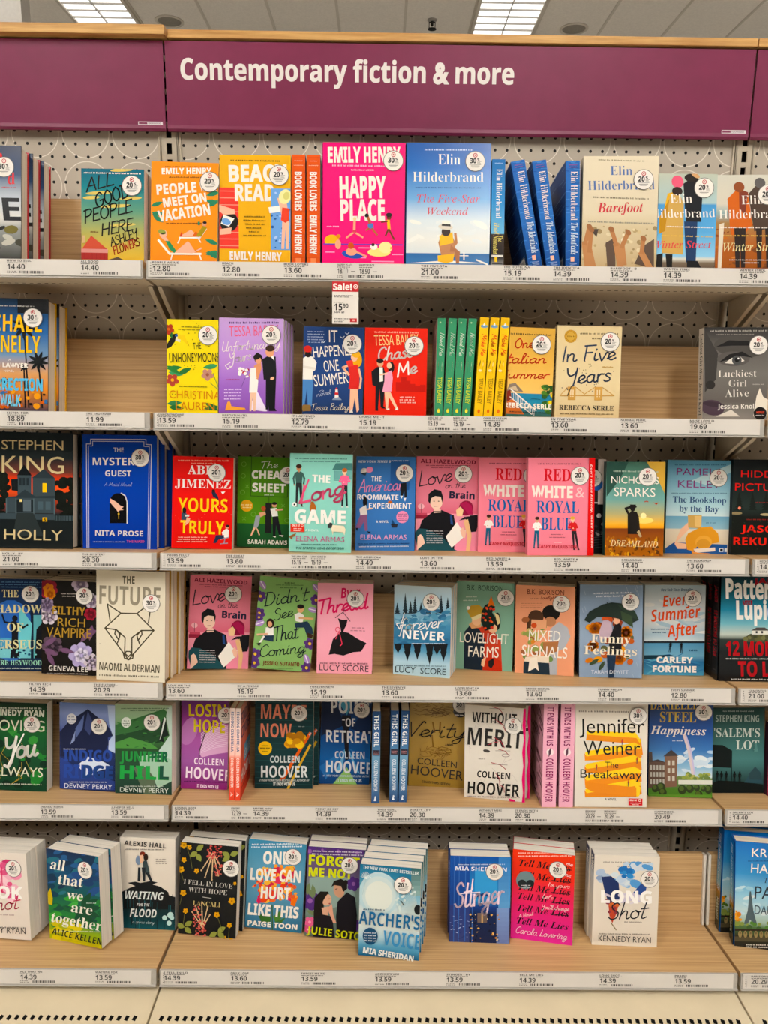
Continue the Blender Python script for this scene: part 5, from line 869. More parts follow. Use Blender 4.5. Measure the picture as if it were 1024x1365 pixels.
def a_happiness(A):
    A.f(412, 105, 740, 112, 405, 585); A.bg((0, '12326c'), (.3, '1c4c94'), (.5, '3a72b0'), (.68, '8ab4d0'), (.78, 'c8d8dc'), (.8, '6a8a4a'), (1, '3a5a24'))
    A.blobs(20, 560, 340, 735, 460, 14, 36, ['c8d8e4', 'a8c4dc', 'dce4e8'], .5); A.l('d8c8c8', 14, 590, 270, 615, 350, 635, 470); A.l('c0b8d8', 8, 600, 275, 625, 350, 645, 470)
    A.t('DANIELLE', 415, 138, 665, 46, 'c8ac50', 'f', 136); A.t('STEEL', 466, 202, 652, 52, 'c8ac50', 'f', 204); A.t('Happiness', 416, 264, 702, 42, 'e8e4dc', 'I', 270); A.g(530, 582, 293, 10, 'd0d4dc')
    A.p('5a4438', 408, 400, 495, 410, 495, 540, 405, 545); A.p('7a5a48', 490, 380, 556, 375, 552, 535, 492, 540); A.p('3a3434', 482, 380, 524, 345, 562, 376); A.l('3a3434', 4, 522, 350, 523, 330); A.p('463a34', 405, 360, 425, 355, 428, 410, 408, 410); A.p('3a3030', 412, 405, 455, 395, 495, 410)
    for i in range(5):
        for j in range(3): A.r(415+i*16, 425+j*36, 424+i*16, 450+j*36, 'b8b4a8')
    for i in range(3): A.r(505, 400+i*40, 518, 425+i*40, 'c8c0b0'); A.r(528, 400+i*40, 541, 425+i*40, 'c8c0b0')
    A.blobs(30, 555, 462, 735, 500, 8, 16, ['8a9a4a', '6a8040', 'a8a858']); A.r(560, 500, 735, 522, 'd8d8cc')
    A.r(405, 545, 740, 590, '4a7a2c')
    for x, y, r in ((470, 540, 24), (480, 565, 20), (580, 550, 22), (620, 545, 20), (665, 575, 20), (655, 540, 16), (715, 548, 20), (440, 545, 18), (690, 545, 14)): A.e(x, y, r, r*1.1, '2a3a1c'); A.e(x-4, y-6, r*.6, r*.6, '4a6028')
    A.r(405, 575, 740, 592, '5a8a34'); A.st(688, 152, '30')
def a_lot(A):
    A.f(738, 130, 1010, 128, 735, 570); A.bg((0, '1f3a38'), (.3, '3a6460'), (.6, '4a7a78'), (.8, '2f504f'), (1, '0e1818'))
    A.g(790, 950, 143, 9, 'a8b4b0', .35); A.t('STEPHEN KING', 752, 202, 980, 34, 'a8b8b4', 'b', 202); A.t("'SALEM'S", 745, 280, 985, 44, 'd0d8d0', 'f', 280); A.t('LOT', 860, 344, 982, 46, 'd0d8d0', 'f')
    A.p('0e1616', 735, 320, 790, 322, 840, 350, 836, 440, 735, 435); A.r(836, 350, 840, 520, '0e1616'); A.p('0c1414', 735, 520, 770, 505, 900, 510, 1005, 525, 1002, 572, 735, 572); A.p('2a4a54', 905, 515, 940, 460, 965, 435, 990, 460, 1006, 520); A.p('2a4248', 930, 470, 962, 432, 995, 470, 995, 500, 930, 500)
    for x in (763, 784, 809, 852, 879): A.fig(x, 455, 515, '0c1212', '0c1212', '0c1212', '0c1212')
    A.p('5a8a86', 958, 310, 966, 310, 972, 352, 952, 352)
def a_hook(A):
    A.f(-190, 228, 150, 240, -160, 735); A.bg('dfd4c8'); A.g(-150, 70, 275, 10, '8a8078', .3); A.blobs(50, -110, 300, 105, 500, 12, 36, ['d85a84', 'e890ac', 'e8b0c0', 'c83a6c', 'f0c8d0'])
    for i in range(8): A.l('d8406c', 5, 20, 470, A.rnd.uniform(-90, 110), A.rnd.uniform(300, 420))
    A.t('HOOK', -165, 500, 135, 68, 'f4f0ea', 'x', 503); A.t('Shot', -70, 580, 125, 80, 'c82450', 'kl', 560); A.g(-60, 88, 596, 9, 'a88a8c', .5); A.g(-140, 145, 668, 13, '6a6460', .3); A.t('KENNEDY RYAN', -160, 706, 150, 34, '3a3632', 's', 710); A.st(82, 328)
def a_all(A):
    A.f(265, 215, 553, 270, 282, 730); A.bg((0, '1a2c4c'), (.25, '1a4a6c'), (.5, '1c5a4c'), (.72, '2a7a3a'), (.9, '9ab02c'), (1, 'c8b41c'))
    A.blobs(46, 265, 230, 575, 480, 18, 46, ['1c3c64', '244a80', '16304a', '2a5a8a', '143a50', '2a6a7a'], .6); A.blobs(40, 275, 500, 585, 700, 16, 40, ['2c7a3a', '1c5a34', '3f9a3c', '1a4a3c', '4aa84a'], .6); A.blobs(20, 275, 640, 440, 740, 16, 34, ['c8b820', 'a8b028', 'd8c82c'])
    for a in range(7): A.leaf(460, 560, 110, -60+a*28, '17482f', .35)
    for a in range(5): A.leaf(530, 300, 90, 150+a*28, '16304c', .35)
    A.p('c8b01c', 272, 470, 290, 440, 302, 500, 298, 540, 275, 530)
    A.t('all', 288, 330, 368, 58, 'ece8dc', 'f', 345); A.t('that', 330, 418, 468, 58, 'ece8dc', 'f', 438); A.t('we', 380, 503, 468, 54, 'ece8dc', 'f', 516); A.t('are', 402, 575, 518, 56, 'ece8dc', 'f', 595); A.t('together', 288, 632, 568, 56, 'ece8dc', 'f', 684); A.g(310, 560, 682, 9, 'd8dcc0', .3); A.g(490, 540, 522, 8, 'c8d8d0'); A.t('ALICE KELLEN', 294, 702, 568, 36, '24301a', 'b', 762); A.st(484, 342)
def a_flood(A):
    A.f(680, 155, 998, 165, 683, 668); A.bg((0, 'e0d6c8'), (.62, 'dcd2c4'), (.66, '1a2224'), (.85, '143438'), (1, '1a5058'))
    A.p('15181a', 680, 470, 740, 440, 770, 430, 725, 412, 770, 405, 800, 412, 860, 400, 900, 408, 870, 420, 915, 432, 960, 462, 965, 480, 1000, 490, 1000, 560, 680, 560)
    for i in range(46): x = A.rnd.uniform(683, 996); y = A.rnd.uniform(470, 620); A.l(A.rnd.choice(('14383c', '2a7078', '0e1c20', '1c5058')), 3, x, y, x, y+A.rnd.uniform(30, 90))
    for x, y, r in ((942, 605, 14), (975, 590, 18), (968, 635, 14), (985, 605, 12)): A.e(x, y, r, r, 'bcdcd8')
    A.t('ALEXIS HALL', 706, 198, 946, 26, '2c2a28', 'b', 214); A.g(712, 930, 216, 10, '6a6460', .35); A.gs(888, 955, 272, 3, 12, 7, '6a6460')
    A.e(812, 246, 16, 14, '7a2c1c'); A.e(790, 282, 17, 26, '7a8ea8'); A.p('e8b898', 795, 255, 815, 250, 820, 290, 800, 300); A.p('3c4a4c', 815, 290, 835, 275, 850, 330, 855, 352, 820, 352); A.e(832, 265, 13, 20, '2a1a14'); A.r(788, 322, 828, 350, 'd0ccc4'); A.p('20262c', 788, 322, 802, 322, 800, 400, 785, 400); A.p('20262c', 808, 322, 830, 322, 830, 400, 818, 400); A.p('20262c', 830, 350, 852, 350, 872, 400, 860, 402)
    A.t('WAITING', 714, 498, 935, 44, 'dfe4e0', 'h', 505); A.t('FOR THE', 782, 540, 856, 16, 'dfe4e0', 'h'); A.t('FLOOD', 742, 600, 895, 46, 'dfe4e0', 'h', 604); A.t('a spires story', 758, 636, 882, 18, 'c8d8d8', 'kl', 640)
def a_hope(A):
    A.f(105, 218, 505, 250, 90, 838); A.bg('17191a')
    def hand(x, y, s_, fl):
        for i in range(5):
            a = math.radians((60+i*16)) if fl else math.radians(-(60+i*16)); L_ = (70, 100, 115, 110, 90)[i]*s_
            px, py = x, y
            for k in range(3):
                nx, ny = px+math.cos(a)*L_*.42, py+math.sin(a)*L_*.42; A.l('d8bc94', 9-k*1.5, px, py, nx, ny); A.e(nx, ny, 6, 6, 'c8a880', 0, 8); px, py = nx, ny
    hand(330, 290, 1.25, True); hand(262, 795, 1.15, False)
    A.blobs(40, 295, 235, 390, 330, 4, 9, ['c85a54', 'd87a68', 'b04440']); A.blobs(22, 340, 320, 392, 470, 4, 8, ['c85a54', 'd87a68']); A.blobs(40, 200, 740, 290, 850, 4, 9, ['c85a54', 'd87a68', 'b04440']); A.blobs(22, 195, 650, 255, 760, 4, 8, ['c85a54', 'd87a68'])
    for x, y, r in ((130, 235, 24), (170, 250, 16), (132, 335, 18), (112, 400, 22), (220, 408, 18), (128, 558, 22), (145, 680, 18), (465, 608, 24), (362, 703, 20), (450, 773, 18), (415, 860, 16), (460, 875, 18), (485, 490, 12)): A.flower(x, y, r, 'd8a028', 'a8741c')
    for x, y, a in ((220, 270, -40), (220, 290, 60), (225, 280, 150), (450, 300, -20), (450, 310, 150), (450, 310, 210), (140, 780, -30), (140, 790, 40), (140, 790, 200), (370, 815, -30), (370, 820, 40), (365, 820, 150)): A.leaf(x, y, 62, a, '8a9048', .6)
    for q in ((150, 240, 180, 330, 190, 390), (115, 420, 130, 470), (120, 580, 105, 640), (140, 700, 130, 770), (370, 720, 400, 800, 420, 860), (450, 790, 445, 860)): A.l('6a6a3a', 3, *q)
    A.t('I FELL IN LOVE', 132, 494, 468, 32, 'c8c4bc', 'fl', 524); A.t('WITH HOPE', 165, 546, 432, 32, 'c8c4bc', 'fl', 568); A.l('c8c4bc', 3, 265, 582, 325, 590); A.t('LANCALI', 197, 638, 386, 32, 'c8b478', 'fl', 650); A.st(458, 388)
def a_hurt(A):
    A.f(575, 192, 968, 238, 545, 800); A.bg((0, '3f86a8'), (.3, '5f98b4'), (.6, '5a90ac'), (1, '2f6a8a'))
    A.p('3a6a2c', 640, 720, 690, 705, 730, 740, 720, 775, 660, 765); A.p('4a7a34', 740, 730, 790, 690, 800, 740, 760, 775); A.l('3a5a2c', 8, 735, 650, 738, 820); A.p('3f6a30', 760, 765, 830, 735, 800, 775)
    A.blobs(80, 640, 400, 880, 640, 14, 34, ['d8482c', 'e06a3a', 'c82c4c', 'e8923c', 'd83a5c', 'e8b04a', 'c8304a']); A.blobs(20, 670, 380, 850, 450, 8, 16, ['e8b44a', 'e8923c']); A.blobs(8, 600, 470, 660, 520, 8, 14, ['d8482c', 'e89a5c']); A.p('c82c5c', 640, 580, 660, 630, 640, 640, 628, 620); A.p('e0702c', 865, 600, 915, 590, 890, 660, 862, 650); A.blobs(8, 860, 520, 905, 600, 8, 16, ['e89a4a', 'd8603a'])
    A.g(595, 940, 222, 16, 'd8e4e8', .3); A.g(592, 935, 240, 16, 'd8e4e8', .3)
    A.t('ONLY', 672, 362, 905, 82, 'ece8de', 'x', 372); A.t('LOVE CAN', 582, 470, 928, 78, 'ece8de', 'x', 496); A.t('HURT', 655, 598, 858, 78, 'ece8de', 'x', 612); A.t('LIKE THIS', 566, 710, 915, 76, 'ece8de', 'x', 742); A.t('PAIGE TOON', 565, 786, 908, 34, 'ece8de', 'x', 820); A.st(878, 320)
def a_forget(A):
    A.f(48, 230, 415, 245, 33, 775); A.bg((0, '4a2c64'), (.3, '6a5a78'), (.5, '7a9088'), (1, '5a6a60'))
    A.p('8aa098', 60, 420, 240, 400, 330, 420, 360, 560, 60, 640)
    for x, y, r in ((60, 260, 50), (360, 260, 40), (340, 450, 44), (65, 560, 60), (350, 700, 40), (240, 255, 40), (140, 250, 30)): A.flower(x, y, r, '4f2c74', '8a5a9c', 6)
    for x, y, a in ((50, 480, 60), (80, 460, 80), (300, 430, 120), (45, 620, 20), (60, 450, 100)): A.leaf(x, y, 80, a, '6a7a54')
    A.flower(65, 690, 34, 'd8608c', 'e8a0b4'); A.flower(52, 735, 24, 'c8507c', 'e8a0b4')
    A.p('15131a', 240, 560, 300, 500, 350, 530, 365, 640, 358, 810, 240, 800, 232, 650); A.e(248, 490, 34, 46, 'c8987c', -15); A.p('1a1512', 200, 470, 215, 435, 260, 420, 300, 440, 300, 480, 275, 500, 262, 465, 220, 460); A.e(290, 440, 14, 14, '1a1512')
    A.p('1a1512', 90, 620, 95, 540, 130, 500, 180, 500, 190, 530, 150, 560, 160, 640, 210, 680, 200, 790, 90, 780); A.e(172, 550, 30, 36, 'd8a88c', 10); A.p('d8a88c', 140, 600, 180, 590, 180, 650, 150, 650); A.p('15131a', 90, 660, 150, 640, 210, 650, 225, 790, 88, 780); A.p('d8a088', 175, 600, 205, 575, 215, 640, 235, 690, 215, 690); A.p('1a1512', 130, 505, 185, 505, 165, 530, 148, 560, 145, 600, 118, 600); A.l('3a201a', 4, 180, 545, 192, 543); A.l('3a201a', 4, 238, 480, 226, 484); A.e(190, 572, 6, 4, 'a84a4a')
    A.g(78, 388, 250, 12, 'd8ccd8', .3); A.g(75, 400, 268, 12, 'd8ccd8', .3); A.t('FORGET', 54, 338, 375, 58, 'c8cc3c', 'x', 350); A.t('ME NOT', 54, 408, 330, 52, 'c8cc3c', 'x', 418); A.t('JULIE SOTO', 46, 758, 388, 46, 'c8cc3c', 'b', 790); A.st(313, 338)
def a_archer(A):
    A.f(375, 340, 750, 358, 360, 895); A.bg((0, '1f6a8c'), (.15, '3a84a4'), (.35, '8ab8c8'), (.5, 'd0d8d4'), (.64, 'd8dad0'), (.78, 'b0ccd4'), (.88, '5c9cba'), (1, '1a5a80'))
    A.e(490, 520, 125, 135, 'b4cdd2'); A.e(490, 525, 105, 115, 'c6d4d2'); A.e(490, 530, 85, 90, 'd8dcd2'); A.grad(690, 340, 755, 520, '2a5a5c', '8aa8a4', 6)
    for i in range(40):
        a = math.radians(100+i*5); L_ = A.rnd.uniform(90, 150); A.l('c8d4d0', 2, 728, 600, 728+L_*math.cos(a), 600-L_*math.sin(a)*1.1); A.e(728+L_*math.cos(a), 600-L_*math.sin(a)*1.1, 8, 8, 'd0dcd8', 0, 7)
    A.e(730, 600, 22, 30, '14181a'); A.l('1f2a2c', 5, 628, 550, 645, 575)
    for i in range(12): a = math.radians(200+i*13); A.l('e8eeea', 2, 412, 425, 412+34*math.cos(a), 425+44*math.sin(a))
    A.l('a8c4c8', 3, 412, 425, 390, 520); A.t('THE NEW YORK TIMES BESTSELLER', 395, 362, 735, 18, 'e0e8e4', 'b', 390)
    A.g(395, 522, 600, 14, '1a4a64', .3); A.t("ARCHER'S", 365, 698, 742, 82, '22608c', 'b', 722); A.t('VOICE', 512, 818, 742, 88, '3f86b4', 'b', 840); A.e(437, 770, 47, 52, '17466a')
    for i in range(4): A.g(402, 472, 744+i*16, 11, 'd8e0e4', .3)
    A.t('MIA SHERIDAN', 390, 872, 702, 34, 'e4e8e4', 'x', 912); A.st(640, 455)
def a_stinger(A):
    A.f(92, 235, 472, 248, 88, 770); A.bg((0, '1c4f9c'), (.3, '2a78b8'), (.5, '2f86c0'), (.58, '1a3a80'), (.68, '16264c'), (1, '1c2444'))
    A.grad(90, 240, 215, 540, '1f4f9c', '1c3f86'); A.grad(90, 540, 215, 780, '2a3a78', '3a4478'); A.p('3f94cc', 248, 320, 385, 330, 390, 480, 248, 480); A.grad(395, 245, 470, 560, '3a78b8', '5f98c8'); A.grad(385, 560, 465, 785, '7a94c4', '6a78a8'); A.p('14306c', 248, 480, 300, 468, 340, 482, 248, 495)
    for x in (120, 150, 190, 235): A.l('3a66ac', 5, x, 240, x-4, 780)
    A.blobs(60, 215, 590, 400, 775, 3, 8, ['e0b060', '14182c', 'c8842c', '20284a', 'f0d8a0', '101428']); A.blobs(30, 95, 600, 215, 770, 4, 10, ['8a9ac8', '2a3a70', 'b0bce0'], .4); A.r(265, 590, 325, 650, '6a5a54'); A.r(290, 585, 300, 650, 'c8a070')
    A.g(142, 435, 284, 10, 'c8d4e8', .3); A.t('MIA SHERIDAN', 125, 324, 446, 24, 'e4e4ec', 'b', 334); A.t('Stinger', 125, 555, 435, 150, 'f0d8e4', 'kl', 528); A.l('f0e0ea', 8, 235, 380, 218, 520); A.l('f0e0ea', 6, 150, 470, 280, 460); A.st(370, 335)
def a_lies(A):
    A.f(483, 192, 868, 238, 467, 745); A.bg((0, 'e0401c'), (.3, 'e03a30'), (.6, 'dc3468'), (1, 'd83a94'))
    A.g(518, 740, 212, 12, 'f0c8b8', .3); A.g(518, 850, 232, 12, 'f0c8b8', .3)
    for i, (y, x0) in enumerate(((304, 520), (378, 518), (452, 515), (510, 512), (584, 508), (664, 505))):
        A.t('Tell Me Lies', x0, y-8, x0+322, 40, '1c1214', 'I', y+30)
        if i < 5: A.l('1c1214', 5, 728-i*3, y+10, 845-i*4, y+22)
    for i, (s_, x0, y, x1) in enumerate((("me", 815, 292, 850), ("me", 800, 358, 840), ("I'm yours", 704, 425, 835), ("Let's", 668, 495, 732), ("You'll change", 662, 562, 832))): A.t(s_, x0, y, x1, 26, 'f4dcd8', 'hl', y+12)
    A.e(561, 385, 58, 56, '6f8488'); A.e(540, 405, 26, 24, '1c2426'); A.e(590, 405, 26, 22, '1c2426'); A.g(535, 590, 412, 9, 'd8dcdc', .3); A.g(540, 585, 424, 9, 'd8dcdc', .3)
    A.t('A Novel', 522, 616, 612, 20, 'f4dcd8', 'hl', 602); A.t('Carola Lovering', 502, 712, 818, 40, 'f4e4e4', 'kl', 752); A.st(762, 322)
def a_long(A):
    A.f(115, 235, 455, 243, 97, 705); A.bg('ddd3c4'); A.g(160, 412, 268, 9, '7a7066', .3); A.g(232, 345, 290, 8, '4a443c', .3)
    A.blobs(26, 210, 280, 400, 400, 14, 34, ['b8c8d8', '8ab0d0', 'd0d8dc', '5a94c8', 'c8d0d8'], .7); A.blobs(16, 250, 300, 310, 345, 10, 20, ['3a84c0', '2a6aac']); A.blobs(10, 130, 320, 200, 370, 14, 26, ['8a9cb8', 'a8b8cc'])
    A.p('22305c', 150, 350, 200, 345, 240, 380, 245, 450, 235, 500, 190, 500, 165, 420); A.p('2c4a8c', 290, 460, 340, 400, 400, 340, 380, 420, 330, 470); A.p('b84a34', 185, 490, 240, 490, 225, 545, 205, 590, 190, 550); A.l('8a7a54', 5, 200, 590, 225, 625); A.blobs(10, 175, 470, 250, 540, 8, 16, ['5a2c4c', '8a3a44', 'c86a3c'])
    A.blobs(14, 150, 440, 410, 480, 18, 30, ['c8c0d0', 'd8d0d4'], .5)
    A.t('LONG', 146, 482, 412, 62, 'f4f0ea', 'x', 484); A.t('Shot', 185, 570, 398, 84, '2a2c34', 'kl', 560); A.g(268, 358, 578, 7, '6a645c', .5); A.g(135, 405, 640, 10, '7a7268', .4); A.t('KENNEDY RYAN', 132, 684, 406, 30, '35302a', 's', 690); A.st(399, 358)
def a_paris(A):
    A.f(850, 170, 1220, 206, 845, 715); A.bg((0, '1c6ab4'), (.3, '3a8ac0'), (.5, '8fc0d4'), (.65, 'b8d0d4'), (.75, '9ab0a0'), (.8, '4a6a3c'), (.9, '2a2c20'), (1, '141414'))
    A.blobs(18, 860, 400, 1200, 560, 16, 40, ['b8d4dc', '9ac4d4', 'd0dcdc'], .4)
    A.p('4a5a60', 925, 430, 932, 430, 945, 530, 965, 600, 945, 600, 928, 575, 915, 600, 895, 600, 915, 530); A.blobs(30, 850, 590, 1200, 630, 8, 20, ['4f7a34', '3a5a2c', '7a8a44']); A.blobs(10, 850, 520, 880, 580, 6, 14, ['d89a3c', 'c87a2c', '4a6a2c'])
    A.r(845, 625, 1220, 636, '2a2418'); A.r(845, 665, 1220, 690, '4a4430')
    for i in range(9): A.e(875+i*28, 652, 10, 18, '8a7a50'); A.e(875+i*28, 646, 5, 6, '6a5c3c')
    A.t('KRISTIN', 935, 250, 1170, 42, 'ece8dc', 's', 262); A.g(915, 1180, 268, 8, '143a6a', .3); A.t('HARMEL', 930, 332, 1180, 46, 'ece8dc', 's', 346); A.t('The', 1000, 385, 1060, 26, '2a3440', 'i'); A.t('PARIS', 950, 466, 1150, 64, '2a3440', 's', 476); A.t('DAUGHTER', 950, 546, 1200, 46, '3a4a54', 's', 560); A.g(908, 1180, 700, 11, 'd8d4c8', .3); A.g(910, 1160, 712, 11, 'd8d4c8', .3)
def a_sliver(A):
    A.f(0, 0, 1, 0, 0, 1); A.bg((0, '2a1c2c'), (.2, '4a2c4c'), (.4, '8a4a6c'), (.6, 'a83a4c'), (1, '7a2434')); A.blobs(20, 0, .1, 1, .8, .03, .08, ['c85a74', '3a2444', '8a3a5c'])

# ------------------------------------------------------------------ building: ceiling, floor, column
T = math.radians(7.5); DEP = (0, .2122, .2122, .2122, .2122, .2122, .349)
SHZ = (0, 1.65650, 1.36930, 1.08352, .79920, .51309, .22112)
BAY = .6096
def shelf_matrix(row, x=0):
    return Matrix.Translation((x, -DEP[row], SHZ[row])) @ Matrix.Rotation(-T, 4, 'X')
CZ = 4.56
mb = MB(); mb.box((-9, -12, CZ), (9, 12, CZ+.05)); tag(mb.build('ceiling', M_CEIL), kind='structure')
mb = MB(); mb.box((-9, -12, -.05), (9, 12, 0)); tag(mb.build('floor', M_FLOOR), kind='structure')
mb = MB()
for i in range(-14, 15): mb.box((.033+.6096*i-.012, -12, CZ-.006), (.033+.6096*i+.012, 12, CZ))
for j in range(-10, 10): mb.box((-9, .3032+1.2192*j-.012, CZ-.005), (9, .3032+1.2192*j+.012, CZ-.0001))
tag(mb.build('trim_1', M_GRID), kind='structure')
mb = MB(); mb.box((-2.65, 3.0, 0), (-2.207, 3.12, CZ)); tag(tag(mb.build('support_column', M_CHAN), 'white square column rising behind the left end of the shelving', 'column'))
n = 0
for i in (-11, -5, 1, 7):
    for j in (-5, -4, -3, 1, 4):
        x0 = .033+.6096*i; y0 = .3032+1.2192*j
        t = empty('ceiling_light', Matrix.Translation((x0+.3048, y0+.6096, CZ)))
        seen = j == 4 and i in (-5, 1)
        tag(t, ('bright ceiling troffer above the wording on the plum banner' if i == 1 else 'bright ceiling troffer above the blank left banner') if seen else 'ceiling troffer over the aisle in the rows nearer than the two visible',
            'ceiling light', 'fluorescent ceiling troffers')
        mb = MB(); mb.box((-.285, -.595, -.012), (.285, .595, -.008)); mb.build('diffuser', M_LAMP_DIM if seen else M_LAMP, t)
        mb = MB()
        for a in (-1, 1):
            mb.box((a*.285-.014, -.6, -.03), (a*.285+.014, .6, 0)); mb.box((-.3, a*.595-.008, -.03), (.3, a*.595+.008, 0))
        mb.build('frame', M_GRID, t)
        if seen:
            mb = MB(); mb.box((-.004, -.59, -.03), (.004, .59, -.012))
            for k in range(1, 9): mb.box((-.28, -.6+k*.1333-.003, -.028), (.28, -.6+k*.1333+.003, -.0125))
            mb.build('louvre', M_CHAN, t)
for x, y, lb in ((-2.137, 5.96, 'round ceiling speaker near the left troffer'), (1.604, 5.987, 'round ceiling speaker to the right of the middle troffer')):
    t = empty('ceiling_speaker', Matrix.Translation((x, y, CZ))); tag(t, lb, 'speaker', 'round ceiling speakers')
    lathe([(.13, 0), (.13, -.008), (.112, -.012), (.108, -.004)], 32).build('rim', M_GRID, t)
    lathe([(.109, -.003), (.09, -.009), (.02, -.011)], 32).build('grille', mottled('speaker_mesh', '9a948a', .2, 220, .7, .2), t)
t = empty('fire_sprinkler', Matrix.Translation((.279, 5.85, CZ))); tag(t, 'small dark fire sprinkler head hanging from the ceiling', 'sprinkler')
lathe([(.045, 0), (.045, -.006), (.03, -.012), (.01, -.014)], 20).build('escutcheon', M_CHAN, t)
mb = lathe([(.012, -.012), (.012, -.05), (.006, -.055)], 12); mb.box((-.03, -.003, -.075), (-.024, .003, -.02)); mb.box((.024, -.003, -.075), (.03, .003, -.02)); mb.box((-.03, -.004, -.026), (.03, .004, -.02)); mb.build('body', M_BLACK, t)
lathe([(.038, -.076), (.04, -.079), (.012, -.081)], 16).build('deflector', M_BLACK, t)

# ------------------------------------------------------------------ shelving fixture
BAYS = (('left', -1.829, -.6096), ('middle', -.6096, .6096), ('right', .6096, 1.829))
for nm, x0, x1 in BAYS:
    mb = MB(); mb.box((x0+.0245, .002, .1), (x1-.0245, .008, 2.115)); o = mb.build('pegboard_panel', M_PEG)
    tag(o, 'grey pegboard with white printed circles behind the %s bay' % nm, 'pegboard', 'pegboard backs of the shelving')
mb = MB(); mb.box((-1.83, .014, .0), (1.83, .05, 2.115)); tag(mb.build('gap_backing', M_DARK), 'near-black backing added to shade the gaps beside the pegboard panels', 'gap backing')  # near-black box added behind the panels; its colour stands in for gap shade
for s, nm in ((-1, 'left'), (1, 'right')):
    mb = MB(); X = s*BAY; w = .0175; sw = .0056
    mb.box((X-w, -.004, .05), (X-sw, 0, 2.112)); mb.box((X+sw, -.004, .05), (X+w, 0, 2.112))
    zc = 1.91
    z = zc+.03175*6
    while z > .1:
        z0 = z-.03175+.0108; mb.box((X-sw, -.004, z-.03175+.0108), (X+sw, 0, z-.0108)); z -= .03175
    for a in (-1, 1): mb.box((X+a*w-.0015, -.004, .05), (X+a*w+.0015, .013, 2.112)); mb.box((X+a*.0225-.002, -.002, .05), (X+a*.0225+.002, .012, 2.112))
    mb.box((X-sw-.001, .006, .05), (X+sw+.001, .008, 2.112), 1)
    tag(mb.build('slotted_upright', [M_METAL, M_DARK]), 'slotted metal upright between the middle bay and the %s bay' % nm, 'upright', 'slotted uprights of the shelving')
ROWS = (None, 'topmost', 'second from the top', 'third from the top', 'fourth from the top', 'fifth from the top', 'lowest')
def small_text(mb, txt, x, z, wd_, cap, col, st='b', y=-.0052):
    V, F = layout(txt, st); xa, xb = min(p[0] for p in V), max(p[0] for p in V); k = wd_/(xb-xa); kz = cap/capheight(st); n = len(mb.v); c = hexc(col)
    mb.v += [(x+(p[0]-xa)*k, y, z+p[1]*kz) for p in V]
    for q in F: mb.f.append(tuple(n+i for i in q)); mb.mi.append(0); mb.c.append(c)
def rect(mb, x0, z0, x1, z1, col, y=-.0052): mb.poly([(x0, y, z0), (x1, y, z0), (x1, y, z1), (x0, y, z1)], 0, hexc(col))
